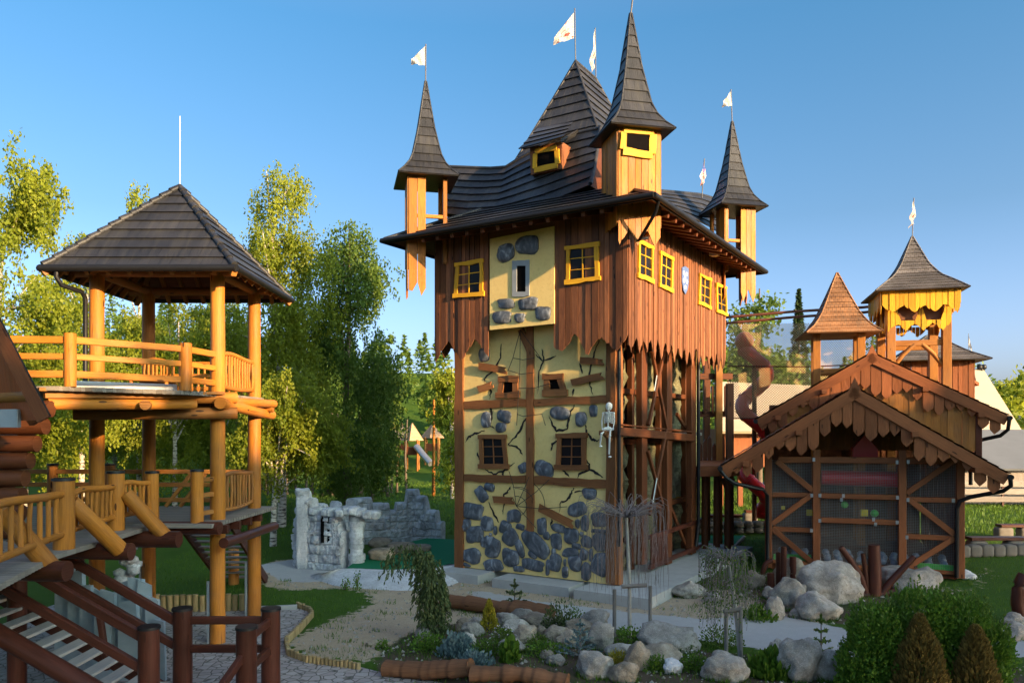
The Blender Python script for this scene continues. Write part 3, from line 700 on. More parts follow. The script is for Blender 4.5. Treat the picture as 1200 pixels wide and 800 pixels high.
# --- open frame on the right side
def side_post(name, px, y0, y1, wpx, u, dep=.22):
    mb = MB(); p, q = CF.pu(px, y0, u), CF.pu(px, y1, u); q.z = max(q.z, .33); mb.beam(q, p, wpx*p.y/F*1.6, dep, CF.u, tone=rnd.random()); return mb.build(name, M['beam'], castle)
for px, w_ in ((752, 10), (781.5, 10), (810, 10)): side_post('post', px, 390, 660, w_, .62)
for px, w_ in ((731, 8), (797, 7)): side_post('post', px, 390, 660, w_, 1.7)
def brace(a, b, u, w_=.13):
    mb = MB(); mb.beam(CF.pu(*a, u), CF.pu(*b, u), w_, .1, CF.u); mb.build('brace', M['beam'], castle)
brace((779, 408), (760, 498), .44); brace((764, 412), (781, 500), .46); brace((781, 503), (761, 603), .44); brace((759, 528), (776, 590), .46); brace((793, 485), (812, 515), .8); brace((786, 595), (806, 645), .8)
mb = MB()
for (a, b) in (((770, 440), (767, 458)), ((770, 560), (765, 590))): mb.beam(CF.pu(*a, .375), CF.pu(*b, .375), .08, .02, CF.u)
mb.split('steel_plate', M['steel'], castle)
mb = MB(); mb.beam(CF.pu(724, 505, .48), CF.pu(813, 513, .48), .16, .26); mb.beam(CF.pu(724, 497, .5), CF.pu(813, 506, .5), .06, .05); mb.build('platform_beam', M['beam'], castle)
mb = MB(); slab(mb, .7, 6.4, 1.0, 9, 4.86, 4.98); mb.build('platform_floor', M['deck'], castle)
mb = MB()
for k, (v0, v1) in enumerate(((1.2, 3.1), (3.3, 5.7), (5.9, 9.2))):
    n = 14
    for z0, z1_ in ((.33, 2.2), (2.4, 4.75), (5.1, 7.9)):
        mb = MB()
        g = [[Lp(1.45+.2*noise.noise(V3((i*.5, j*.5, k*9+z0))), v0+(v1-v0)*i/n, z0+(z1_-z0)*j/n) for j in range(n+1)] for i in range(n+1)]
        for i in range(n):
            for j in range(n): mb.add([g[i][j], g[i+1][j], g[i+1][j+1], g[i][j+1]], [[0, 1, 2, 3]], None, .5, True)
        mb.build('climbing_panel', M['camo'], castle)
mb = MB()
for v_ in (3.2, 5.8, 8.6): mb.beam(Lp(1.3, v_, .33), Lp(1.3, v_, 8), .2, .2, U)
for z_ in (2.3, 4.7, 6.4): mb.beam(Lp(1.25, 1, z_), Lp(1.25, 8.9, z_), .14, .18)
mb.split('inner_frame', M['beam'], castle)
mb = MB()
for zf in (.5, 1.5):
    mb.beam(Lp(.55, 3.0, zf), Lp(.55, 8.4, zf), .1, .16)
for k in range(16): mb.beam(Lp(.52, 3.1+k*.1, .4), Lp(.52, 3.1+k*.1, 1.5), .05, .05, U)
mb.build('low_barrier', M['rail'], castle)
# flood light under the right eave
mb = MB(); p = CF.pu(640+745/3.81, 200+365/3.81, -.55); mb.beam(p, p+V*.5+V3((0, 0, .05)), .3, .22, tone=.5); mb.tube([p+V*.25, p+V*.25+V3((0, 0, .4))], .03, 6)
mb.build('floodlight', M['steel'], castle)
# concrete plinth of the castle
mb = MB(); slab(mb, -.9, 1.5, -.65, 10.6, -.2, .3); slab(mb, 1.75, 4.55, -.5, .9, -.2, .29); slab(mb, 5.15, 7.3, -.45, .9, -.2, .3); slab(mb, 1.5, 7.0, .9, 10.2, -.2, .28); mb.build('plinth', M['concrete'], castle)
# --- rope webs on the front
def web(paths, label):
    mb = MB()
    for (off, sc, ox, oy, pts) in paths: mb.tube([CF.pv(ox+x/sc, oy+y/sc, ov-.2) for x, y in pts], .012, 5)
    o = mb.build('rope_web', M['rope']); tag(o, label, 'rope web')
B6 = lambda *p: (0, 5.715, 530, 550, p); A6 = lambda *p: (0, 3.81, 500, 380, p)
arc = lambda r, a0, a1: [(430+r*math.cos(R(a)), 245+r*math.sin(R(a))) for a in np.linspace(a0, a1, 9)]
web([B6((430, 245), (410, 110), (380, 10)), B6((430, 245), (490, 110), (512, 50)), B6((430, 245), (560, 150), (650, 65)), B6((430, 245), (600, 262), (768, 248)), B6((430, 245), (480, 300), (560, 390)), B6((430, 245), (405, 190)),
     (0, 5.715, 530, 550, arc(68, -100, 60)), (0, 5.715, 530, 550, [(405, 115), (470, 120), (510, 140)]), (0, 5.715, 530, 550, arc(190, -52, 0)), (0, 5.715, 530, 550, arc(120, -95, -20))], 'lower black rope spider web strung above the grey wall stones')
web([A6((418, 25), (385, 150), (362, 210)), A6((418, 25), (416, 200), (405, 390), (402, 450)), A6((418, 25), (480, 110), (520, 165)), A6((385, 150), (430, 158), (480, 150)), A6((365, 205), (420, 222), (478, 215)), A6((410, 285), (480, 285), (555, 262)), A6((404, 400), (430, 410), (515, 400), (530, 450))], 'upper black rope web hanging beneath the cream panel with the slit window')
# --- skeleton sitting on a bracket
mb = MB(); sk = lambda x, y, v: CF.pv(540+x/6.667, 460+y/6.667, v)
v0 = .12
mb.blob(sk(1158, 106, v0), .105, .125, .125, 3, .04); mb.blob(sk(1156, 128, v0-.03), .065, .075, .05, 2, .05)
spn = [sk(1158, 130, v0+.03), sk(1152, 160, v0+.05), sk(1150, 210, v0+.08), sk(1150, 255, v0+.05), sk(1150, 285, v0)]
mb.tube(spn, .03, 7)
for k in range(7):
    y = 165+k*11; w_ = .155-.006*abs(k-3); c = sk(1151, y, v0)
    mb.tube([c+U*w_*math.cos(a)*1.0+V*(.10*math.sin(a)+.02)+V3((0, 0, -.03*math.cos(a*2))) for a in [i*2*math.pi/14 for i in range(15)]], .0115, 5, caps=False)
mb.blob(sk(1150, 285, v0), .15, .10, .075, 3, .25); mb.tube([sk(1112, 158, v0), sk(1158, 150, v0-.04), sk(1196, 158, v0)], .018, 6)
mb.blob(sk(1112, 160, v0), .035, .035, .035, 2); mb.blob(sk(1196, 160, v0), .035, .035, .035, 2)
for pts in ([(1112, 160, v0), (1102, 218, v0-.02), (1104, 272, v0-.12), (1118, 296, v0-.2)], [(1196, 160, v0), (1200, 220, v0-.02), (1192, 268, v0-.1), (1182, 296, v0-.16)]):
    q = [sk(*p) for p in pts]; mb.tube([q[0], q[1]], .022, 6, r1=.016); mb.tube([q[1], q[2]], .02, 6, r1=.013); mb.blob(q[1], .026, .026, .026, 1, 0)
    for k in range(5): mb.tube([q[2], q[2].lerp(q[3], .5)+U*(k-2)*.018, q[3]+U*(k-2)*.022+V3((0, 0, .008*abs(k-2)))], .007, 4)
for pts in ([(1135, 290, v0), (1100, 320, v0-.42), (1090, 405, v0-.36), (1096, 430, v0-.52)], [(1168, 290, v0), (1165, 335, v0-.42), (1160, 480, v0-.36), (1168, 520, v0-.5)]):
    q = [sk(*p) for p in pts]; mb.tube([q[0], q[1]], .028, 7, r1=.022); mb.blob(q[1], .04, .04, .04, 2, .05); mb.tube([q[1], q[2]], .024, 7, r1=.016); mb.tube([q[1]+U*.03, q[2]+U*.025], .010, 5); mb.blob((q[2]+q[3])/2, .05, .09, .035, 2, .1)
o = mb.build('skeleton', M['bone']); tag(o, 'white plastic human skeleton sitting on a wooden bracket at the castle corner', 'skeleton')
mb = MB(); p = sk(1150, 312, .3); mb.beam(p+V*.2, p-V*.42, .22, .14); mb.beam(sk(1172, 372, .43), p-V*.3, .12, .12); mb.build('seat_bracket', M['relief'], castle)
# --- flags
def flag(base, top, pts, label, mat, poleh=None, stripes=None):
    """pole from base to top (world points); pts: cloth corner offsets as photo points at the same depth"""
    t_ = thing('flag', tuple(base), label, 'flag', None)
    mb = MB(); mb.tube([base, top], .022, 6); mb.build('pole', M['pole'], t_)
    A, B, C, D = pts; n, m = 10, 7; mb = MB()
    dr = ((B+C)/2-(A+D)/2); nn = dr.cross(V3((0, 0, 1))).normalized()
    g = [[A.lerp(B, i/n).lerp(D.lerp(C, i/n), j/m)+nn*.10*math.sin(i*1.1+j*.5)*(i/n) for j in range(m+1)] for i in range(n+1)]
    for i in range(n):
        for j in range(m): mb.add([g[i][j], g[i+1][j], g[i+1][j+1], g[i][j+1]], [[0, 1, 2, 3]], [[(i/n, j/m), ((i+1)/n, j/m), ((i+1)/n, (j+1)/m), (i/n, (j+1)/m)]], .5, True)
    mb.build('cloth', mat, t_); return t_
t = NT('white flag cloth'); uv = t.uv(); nz = t.noise(uv, 4.5, 3, .6, 1.2)
c = t.mix(t.ramp(nz, [(.54, (0, 0, 0)), (.60, (1, 1, 1))]), (.52, .49, .45), (.30, .06, .04))
tr = t.n('BsdfTranslucent', {'Color': c}).outputs[0]; M['flagwhite'] = t.done(t.n('MixShader', {0: .35, 1: t.bsdf(c, .7), 2: tr}).outputs[0])
t = NT('plain white flag cloth'); tr = t.n('BsdfTranslucent', {'Color': (.5, .47, .43, 1)}).outputs[0]; M['flagplain'] = t.done(t.n('MixShader', {0: .35, 1: t.bsdf((.55, .52, .48), .7), 2: tr}).outputs[0])
t = NT('striped flag cloth'); uv = t.uv(); sx = t.n('SeparateXYZ', {0: uv}); st = t.math('GREATER_THAN', t.math('FRACT', t.math('MULTIPLY', sx.outputs[1], 6.5)), .5)
c = t.mix(st, (.70, .68, .66), (.50, .03, .04)); cant = t.math('MULTIPLY', t.math('LESS_THAN', sx.outputs[0], .42), t.math('LESS_THAN', sx.outputs[1], .52)); c = t.mix(cant, c, (.03, .05, .22))
M['flagstripe'] = t.done(t.bsdf(c, .7))
flag(V3((ccl.x, ccl.y, 17.2)), at(499, 52, ccl.y), [at(498.5, 54, ccl.y), at(481, 71, ccl.y-.2), at(483, 75, ccl.y-.2), at(498.5, 77, ccl.y)], 'plain white pennant on the thin pole of the left castle turret', M['flagplain'])
flag(A0, at(673.5, 10, 29), [at(672.5, 15, 29), at(648, 46, 28.7), at(650, 52, 28.7), at(672.5, 45, 29)], 'large white flag with faint red marks flying at the front of the tower ridge', M['flagwhite'])
yb = A1.y; flag(A1, at(697.5, 33, yb), [at(697, 34, yb), at(691, 84, yb-.3), at(694, 88, yb-.3), at(698.5, 60, yb)], 'limp white flag with dark streaks drooping at the rear of the tower ridge', M['flagwhite'])
flag(V3((ccr.x, ccr.y, 17.6)), at(856.5, 105, ccr.y), [at(857, 106, ccr.y), at(846, 122, ccr.y-.2), at(848, 125, ccr.y-.2), at(858, 124, ccr.y)], 'small white flag above the right rear castle turret', M['flagplain'])
yq = 33.0; flag(at(822.5, 232, yq), at(825.5, 186, yq), [at(825, 188, yq), at(820, 212, yq-.2), at(823, 218, yq), at(827.5, 206, yq)], 'red and white striped flag behind the right wing roof', M['flagstripe'])
mb = MB(); mb.tube([V3((cc.x, cc.y, 17.6)), at(742, -6, cc.y)], .025, 6); o = mb.build('finial_rod', M['pole'], castle)
# ================================================================== BALL PIT PAVILION (two stepped gables)
PF = Frame((15.2, 26.0), (-.947, .322), (.322, .947))
PN = -PF.v
pav = thing('play_pavilion', tuple(PF.p(3.1, 2, 0)), 'brown timber play pavilion with two stepped gables and wire mesh walls over a ball pit', 'pavilion')
pp = lambda x, y, v=0.0: PF.pv(x, y, v)
zp = lambda x, y, v=0.0: PF.pv(840+x/2.858, 400+y/2.858, v)
def pbeam(name, a, b, w, d=.14, v=0.0, mat='pavwood', par=None):
    mb = MB(); mb.beam(a, b, d, w, PF.v if abs((b-a).normalized().z) > .9 else V3((0, 0, 1))); return mb.build(name, M[mat], par or pav)
def gable(v, apex, lt, rt, back, nm, mid=None):
    A, Lq, Rq = pp(*apex, v), pp(*lt, v), pp(*rt, v)
    mb = MB()
    for a, b in ((A, Lq), (A, Rq)):
        d = (b-a).normalized(); dn = PN.cross(d); dn = dn if dn.z < 0 else -dn
        mb.wboard(a+dn*.17-d*.02, b+dn*.17, .36, .09, PN, .008, 8)
    mb.prism([A+V3((0, 0, .34)), A+PF.u*.2-V3((0, 0, .1)), A-V3((0, 0, .2)), A-PF.u*.2-V3((0, 0, .1))], PN, .1)
    mb.build('bargeboard', M['pavwood'], pav)
    # roof slabs
    mb = MB(); up = V3((0, 0, .06))
    for b in (Lq, Rq):
        roof_strip(mb, [b+up+PF.v*.02, b+up+PF.v*back], [A+up+PF.v*.02, A+up+PF.v*back], 14, .03)
        mb.add([b+PF.v*.02, b+PF.v*back, A+PF.v*back, A+PF.v*.02], [[0, 1, 2, 3]], None, .2)
    r = mb.build('roof', M['roofwood'], pav)
    # hanging boards with pointed ends
    mb = MB(); s = .05; Lg = (A-Lq); 
    uL, uR = (Lq-PF.o).dot(PF.u), (Rq-PF.o).dot(PF.u); uA = (A-PF.o).dot(PF.u)
    def zb(u):
        if u > uA: return A.z+(Lq.z-A.z)*(u-uA)/(uL-uA)
        return A.z+(Rq.z-A.z)*(u-uA)/(uR-uA)
    u = uR+.25; k = 0
    while u < uL-.3:
        w = .37*rnd.uniform(.9, 1.1); a, b = u+.012, u+w-.012; m = (a+b)/2
        rel = 1-abs(m-uA)/(uL-uA if m > uA else uA-uR)
        dep = .55+.85*max(0, rel-.15)+.28*math.sin(k*1.25+1); dep = max(.5, dep)
        q = lambda uu, z: PF.p(uu, v+.06+rnd.uniform(0, .012), z)
        z0 = zb(m)-dep
        mb.prism([q(a, zb(a)-.1), q(b, zb(b)-.1), q(b, z0+.10), q(b-.05, z0+.02), q(m+.02, z0-.10), q(a+.05, z0+.03), q(a, z0+.1)], PN, .04)
        u += w; k += 1
    mb.build('hanging_board', M['pavwood'], pav)
    # purlin ends
    mb = MB()
    for t_ in (.40, .80):
        for b in (Lq, Rq): c = A.lerp(b, t_)-V3((0, 0, .42)); mb.beam(c-PF.v*.12, c+PF.v*(back-.1), .2, .18)
    mb.split('purlin', M['pavwood'], pav)
    # gutters
    mb = MB()
    for b in (Lq, Rq): mb.tube([b-PF.v*.1+V3((0, 0, -.05)), b+PF.v*back+V3((0, 0, -.05))], .09, 8)
    mb.split('gutter', M['black'], pav)
    return A, Lq, Rq
G1 = gable(-.95, (1001.6, 454), (844, 547), (1184, 557), 4.6, 'lower')
G2 = gable(3.1, (1022, 414), (885.5, 492), (1183, 488), 5.0, 'upper')
# front frame
zt_ = 4.1
for px, wpx, yb in ((900.5, 9, 662), (956.5, 9, 668), (1057, 10, 676), (1125, 10, 682)):
    top_, bot = pp(px, 525), pp(px, yb); bot.z = .1; pbeam('post', bot, V3((bot.x, bot.y, zt_+.3)), wpx*bot.y/F, .24)
for x0, x1, y0, y1, w in ((205, 800, 395, 400, .22), (187, 320, 512, 515, .17), (350, 605, 516, 522, .18), (636, 800, 528, 531, .17), (350, 605, 597, 606, .18), (187, 320, 626, 632, .17), (636, 795, 651, 659, .17), (345, 605, 752, 760, .17), (187, 320, 735, 742, .12), (640, 800, 762, 775, .12)):
    pbeam('rail', zp(x0, y0, -.02), zp(x1, y1, -.02), w, .12)
for a, b in (((200, 400), (322, 500)), ((318, 512), (186, 610)), ((186, 625), (320, 740)), ((790, 400), (636, 508)), ((636, 522), (795, 645)), ((795, 658), (640, 755))):
    pbeam('brace', zp(*a, -.09), zp(*b, -.09), .19, .07)
mb = MB()
for (x, y) in ((325, 395), (604, 404), (641, 403), (345, 515), (605, 522), (640, 530), (345, 600), (604, 605), (318, 515), (317, 632), (792, 532), (637, 655), (424, 516), (525, 595), (347, 757), (418, 530), (532, 612)):
    c = zp(x, y, -.165); mb.box(c, .09, .012, .13, math.atan2(PF.u.y, PF.u.x), .5)
mb.split('steel_bracket', M['steel'], pav)
# wire mesh: real wires
mb = MB(); vs, ton = [], []
def wires(u0, u1, z0, z1, fn, st=.055, r=.0036):
    out = []
    n = int((u1-u0)/st)
    for i in range(n+1):
        u = u0+i*st; a, b = fn(u, z0), fn(u, z1); out.append((a, b, fn(u+r, z0)-a))
    n = int((z1-z0)/st)
    for i in range(n+1):
        z = z0+i*st; out.append((fn(u0, z), fn(u1, z), V3((0, 0, r))))
    return out
def wire_mesh(ws, name, parent, mat, **tg):
    q = []
    for a, b, d in ws:
        n = (b-a).cross(d).normalized()*d.length
        q += [a-d-n, a+d-n, b+d-n, b-d-n, a+d-n, a+n, b+n, b+d-n, a+n, a-d-n, b-d-n, b+n]
    return np_mesh(name, [tuple(p) for p in q], 4, [.5]*(len(q)//4), mat, parent, **tg)
wire_mesh(wires(.05, 6.15, .3, 4.0, lambda u, z: PF.p(u, .06, z)), 'wire_mesh', pav, M['wire'])
wire_mesh(wires(0, 7.5, .3, 4.0, lambda u, z: PF.p(-.05, u, z), .08), 'wire_mesh', pav, M['wire'])
# inside: floor, walls, roller, painted dots, pads
mb = MB()
def pslab(mb, u0, u1, v0, v1, z0, z1):
    vs = [PF.p(u, v, z) for z in (z0, z1) for u, v in ((u0, v0), (u1, v0), (u1, v1), (u0, v1))]
    mb.add(vs, [[0, 1, 2, 3], [7, 6, 5, 4], [0, 1, 5, 4], [1, 2, 6, 5], [2, 3, 7, 6], [3, 0, 4, 7]], None, .5)
pslab(mb, .1, 6.1, .1, 7.6, .02, .3); mb.build('floor', M['beam'], pav)
mb = MB(); boards(mb, PF.p(6.2, 7.7, 0), -PF.u, 6.2, PN, lambda s: 6.2, lambda s: .2, .2); boards(mb, PF.p(6.25, 7.6, 0), -PF.v, 7.4, PF.u, lambda s: 3.4, lambda s: .2, .2); boards(mb, PF.p(-.02, .3, 0), PF.v, 7.4, -PF.u, lambda s: 3.9, lambda s: .2, .2)
pslab(mb, 0, 6.2, 7.70, 7.76, .05, 6.2); pslab(mb, 6.17, 6.215, .35, 7.6, .05, 3.4)
mb.build('plank_wall', M['soffit'], pav)
mb = MB(); boards(mb, PF.p(-1.15, 3.3, 0), PF.u, 7.3, PN, lambda s: 5.6+min(1.9, min(s, 7.3-s)*.66), lambda s: 4.3, .26, jb=.0, gap=.006); mb.build('upper_wall', M['logbrown'], pav)
mb = MB(); mb.prism([PF.p(-1.2, 7.9, 3.2), PF.p(-1.2, 7.9, 5.3), PF.p(2.6, 7.9, 7.7), PF.p(6.4, 7.9, 5.3), PF.p(6.4, 7.9, 3.2)], PN, .1); mb.build('rear_wall', M['soffit'], pav)
mb = MB(); mb.beam(PF.p(-1.25, 3.35, 3.4), PF.p(-1.25, 3.35, 5.6), .22, .22, PF.v); mb.build('post', M['rail'], pav)
mb = MB(); mb.log(zp(350, 455, .75), zp(604, 462, .75), .27, .27, 20, 0); mb.build('roller', M['red'], pav)
mb = MB(); mb.prism([zp(455, 360, 2), zp(495, 312, 2), zp(540, 360, 2), zp(540, 390, 2), zp(455, 390, 2)], PN, .8); mb.build('padded_roof', M['red'], pav)
for (x, y, r, m_) in ((428, 546, 12, 'green'), (528, 575, 13, 'green'), (494, 573, 11, 'yellow'), (310, 572, 10, 'yellow'), (222, 556, 6, 'yellow')):
    c = zp(x, y, .3); k = c.y/F/2.858; mb = MB()
    if m_ == 'green': mb.blob(c, r*k, r*k, r*k, 2, 0)
    else: mb.box(c, 2*r*k, .08, 2*r*k, math.atan2(PF.u.y, PF.u.x))
    mb.build('play_knob', M[m_], pav)
for a, b in (((190, 722), (316, 726)), ((672, 752), (792, 762))):
    pbeam('green_kerb', zp(*a, .12), zp(*b, .12), .26, .08, 0, 'green')
# downpipes
mb = MB(); g = G1[2]; mb.tube([g+V3((0, 0, -.1)), zp(985, 482, -.95), zp(960, 500, -.8), zp(850, 520, -.2), zp(812, 535, -.16), zp(805, 560, -.16), zp(803, 790, -.16)], .07, 8)
g = G1[1]; mb.tube([g+V3((0, 0, -.1)), zp(30, 455, -.9), zp(60, 475, -.8), zp(155, 495, -.3), zp(170, 515, -.2), zp(170, 740, -.2), zp(158, 770, -.35), zp(155, 800, -.45)], .07, 8)
g = G2[2]; mb.tube([g+V3((0, 0, -.1)), zp(975, 295, 3.1), zp(950, 315, 3.3), zp(860, 335, 3.6), zp(850, 360, 3.6), zp(850, 480, 3.6)], .07, 8)
mb.split('downpipe', M['black'], pav)
# balls heaped behind the mesh
bp = None; k = 0
for j in range(3):
    for i in range(15):
        u = .5+i*.37+rnd.uniform(-.06, .06); v = .25+j*.22; z = .44+.05*rnd.random()+j*.09
        p = PF.p(u, v, z)
        if bp is None:
            mb = MB(); mb.blob(p, .13, .13, .13, 2, 0); bp = mb.build('ball', M['ball'], origin=tuple(p)); tag(bp, 'blue grey plastic ball lying in the ball pit behind the wire mesh', 'ball', 'balls heaped in the ball pit')
        else: copy_tree(bp, loc=p)
# ================================================================== TOWERS BEHIND
def prof_tower(name, c, label, cat): return thing(name, (c.x, c.y, 0), label, cat)
tc = at(981, 500, 33); tc.z = 0; tw = prof_tower('shingle_tower', tc, 'small open tower with a brown wooden shingle roof behind the pavilion gable', 'tower')
mb = MB(); spire(mb, tc, [(9.1, 1.48), (9.45, 1.08), (9.95, .76), (10.9, .37), (11.8, .02)], math.atan2(PN.y, PN.x)+.12, 13); mb.build('roof', M['roofwood'], tw)
for a, b in ((-.86, -.8), (.86, -.8), (-.86, .8), (.86, .8)):
    p = tc+PF.u*a+PF.v*b; mb = MB(); mb.beam(p, p+V3((0, 0, 9.3)), .3, .3, PF.u); mb.build('post', M['logbrown'], tw)
mb = MB()
for z in (7.55, 6.4):
    for b in (-.8, .8): mb.beam(tc+PF.u*.86+PF.v*b+V3((0, 0, z)), tc-PF.u*.86+PF.v*b+V3((0, 0, z)), .1, .2)
    for a in (-.86, .86): mb.beam(tc+PF.u*a+PF.v*.8+V3((0, 0, z)), tc+PF.u*a-PF.v*.8+V3((0, 0, z)), .1, .2)
mb.split('rail', M['logbrown'], tw)
mb = MB(); mb.prism([tc+PF.u*a*1.1+PF.v*b*1.05+V3((0, 0, 6.2)) for a, b in ((-1, -1), (1, -1), (1, 1), (-1, 1))], V3((0, 0, 1)), .12); mb.build('floor', M['deck'], tw)
tr = at(1069, 500, 34); tr.z = 0; tt = prof_tower('plank_tower', tr, 'taller timber tower with grey curved shingle roof and ragged yellow planks', 'tower')
mb = MB(); rr = math.atan2(PN.y, PN.x)+.06
spire(mb, tr, [(11.0, 1.80), (11.35, 1.4), (11.75, .9), (12.3, .54), (13.0, .26), (13.6, .02)], rr, 15); mb.build('roof', M['roofslate'], tt)
mb = MB(); du = V3((-math.sin(rr), math.cos(rr), 0)); dn = V3((math.cos(rr), math.sin(rr), 0))
for nn, dd in ((dn, -du), (du, dn), (-du, -dn), (-dn, du)):
    boards(mb, tr+nn*1.5-dd*1.5, dd, 3.0, nn, lambda s: 11.12, lambda s: 10.05+zig(s, .8, .35, .3), .2)
mb.build('plank_skirt', M['frame'], tt, label='upper ragged skirt of yellow planks')
mb = MB()
for nn, dd in ((dn, -du), (du, dn), (-du, -dn), (-dn, du)):
    boards(mb, tr+nn*1.24-dd*1.24, dd, 2.48, nn, lambda s: (10.4 if (s < .35 or 1.12 < s < 1.34 or s > 2.05) else 9.75), lambda s: 9.3+zig(s, .7, .35, .0), .19)
mb.build('plank_skirt', M['frame'], tt)
mb = MB(); mb.prism([tr+V3((0, 0, 11))+du*a*1.05+dn*b*1.05 for a, b in ((-1, -1), (1, -1), (1, 1), (-1, 1))], V3((0, 0, 1)), 1.2); mb.build('inner_room', M['soffit'], tt)
for a, b in ((-1.08, 1.08), (1.08, 1.08), (-1.08, -1.08), (1.08, -1.08)):
    p = tr+du*a+dn*b; mb = MB(); mb.beam(p, p+V3((0, 0, 10.6)), .34, .34, dn); mb.build('post', M['logbrown'], tt)
mb = MB(); mb.beam(tr+dn*1.08-du*1.08+V3((0, 0, 8.8)), tr+dn*1.08+du*1.08+V3((0, 0, 8.8)), .14, .24); mb.beam(tr-dn*1.08-du*1.08+V3((0, 0, 8.8)), tr-dn*1.08+du*1.08+V3((0, 0, 8.8)), .14, .24)
for s_ in (-1, 1): mb.tube([tr+dn*1.08+du*s_*1.03+V3((0, 0, 7.7)), tr+dn*1.08+du*s_*.6+V3((0, 0, 8.3)), tr+dn*1.08+du*s_*.15+V3((0, 0, 8.75))], .1, 6)
mb.split('brace', M['logbrown'], tt)
flag(V3((tr.x, tr.y, 13.5)), at(1071, 232, 34), [at(1070.5, 234, 34), at(1066, 262, 33.8), at(1067, 267, 33.8), at(1073.5, 252, 34)], 'white flag with faint marks hanging over the grey shingle tower roof', M['flagwhite'])
# hut behind with low shingle roof and plank wing
hc = at(1090, 500, 38); hc.z = 0; hut = prof_tower('plank_hut', hc, 'plank hut with low grey shingle roof behind the taller tower', 'hut')
mb = MB(); spire(mb, hc, [(8.35, 2.1), (8.8, 1.3), (9.7, .15)], rr, 9); mb.build('roof', M['roofslate'], hut)
mb = MB()
for nn, dd in ((dn, -du), (du, dn), (-du, -dn), (-dn, du)): boards(mb, hc+nn*1.5-dd*1.5, dd, 3, nn, lambda s: 8.6, lambda s: 4, .24)
mb.build('plank_wall', M['pavwood'], hut)
q = lambda x, y, Y=37: at(1060+x/8, 380+y/8, Y)
mb = MB(); mb.prism([q(440, 400), q(600, 520), q(605, 690), q(440, 690)], V3((-.1, -1, 0)), .1); mb.prism([q(440, 385, 36.6), q(700, 545, 36.6), q(700, 575, 36.6), q(440, 415, 36.6)], V3((0, -1, 0)), 3); mb.build('wing', M['pavwood'], hut)
# barn far behind with big tan roof, and grey roofed shed
bq = lambda x, y, Y: at(x, y, Y)
bn = thing('barn', tuple(at(1160, 500, 66)*1.0-V3((0, 0, 5.2))), 'distant barn with a broad plain tan roof right of the plank hut', 'barn')
mb = MB(); a, b = at(1100, 433, 70), at(1152, 432, 70); c, d = at(1199, 506, 62), at(1085, 506, 62)
mb.prism([a, b, c, d], V3((0, -.6, .8)), .25); mb.prism([a, b, b+V3((3, 9, -5.6)), a+V3((-3, 9, -5.6))], V3((0, .6, .8)), .25); mb.build('roof', M['canvas'], bn)
mb = MB(); vs = [c+V3((-.6, .8, -.3)), d+V3((.6, .8, -.3))]; mb.prism([vs[0], vs[1], V3((vs[1].x, vs[1].y, -.3)), V3((vs[0].x, vs[0].y, -.3))], V3((0, -1, 0)), 12); mb.build('wall', M['canvas'], bn)
mb = MB()
for x in (1148, 1153): mb.blob(at(x, 430, 69.8), .25, .2, .28, 2, .2)
mb.tube([at(1150.5, 436, 69.8), at(1150.5, 429, 69.8)], .1, 6); mb.build('ridge_ornament', M['black'], bn)
sd_ = thing('shed', tuple(at(1170, 500, 55)-V3((0, 0, 5.2))), 'low shed with dark grey sheet roof in front of the tan barn', 'shed')
mb = MB(); mb.prism([at(1128, 503, 58), at(1215, 503, 58), at(1240, 549, 51), at(1128, 549, 51)], V3((0, -.5, .85)), .15); mb.build('roof', M['greyroof'], sd_)
mb = MB(); p, q2 = at(1130, 550, 51.6), at(1236, 550, 51.6); mb.prism([p, q2, V3((q2.x, q2.y, 0)), V3((p.x, p.y, 0))], V3((0, -1, 0)), 6); mb.build('wall', M['stake'], sd_)
mb = MB(); tq = at(1135, 440, 60); spire(mb, tq, [(tq.z-.6, .42), (tq.z+.3, .28), (tq.z+2.0, .02)], rr, 7); mb.tube([tq+V3((0, 0, -9.2)), tq-V3((0, 0, .4))], .3, 6); o = mb.build('small_spire', M['roofslate']); tag(o, 'thin dark spire peeping over the plank hut wing in front of the tan barn roof', 'spire')
flag(tq+V3((0, 0, 1.7)), tq+V3((0, 0, 3.3)), [tq+V3((0, 0, 3.2)), tq+V3((.25, -.1, 1.9)), tq+V3((.32, -.1, 1.7)), tq+V3((0, 0, 2.3))], 'tiny white flag on the thin dark spire by the barn roof', M['flagplain'])
bn2 = thing('barn', tuple(at(900, 500, 52)-V3((0, 0, 5.2))), 'long low building with pale tan roof behind the red slide', 'barn')
mb = MB(); a, b, c, d = at(845, 447, 56), at(960, 452, 56), at(985, 505, 49), at(838, 505, 49); mb.prism([a, b, c, d], V3((0, -.6, .8)), .2); mb.build('roof', M['canvas'], bn2)
mb = MB(); p, q2 = at(842, 503, 50), at(980, 503, 50); mb.prism([p, q2, V3((q2.x, q2.y, 2.6)), V3((p.x, p.y, 2.6))], V3((0, -1, 0)), 6)
for x_ in (845, 868, 900, 940, 977): p = at(x_, 503, 50.2); mb.prism([V3((p.x-.15, p.y, 2.7)), V3((p.x+.15, p.y, 2.7)), V3((p.x+.15, p.y, -.1)), V3((p.x-.15, p.y, -.1))], V3((0, -1, 0)), .3)
mb.build('wall', M['pavwood'], bn2)
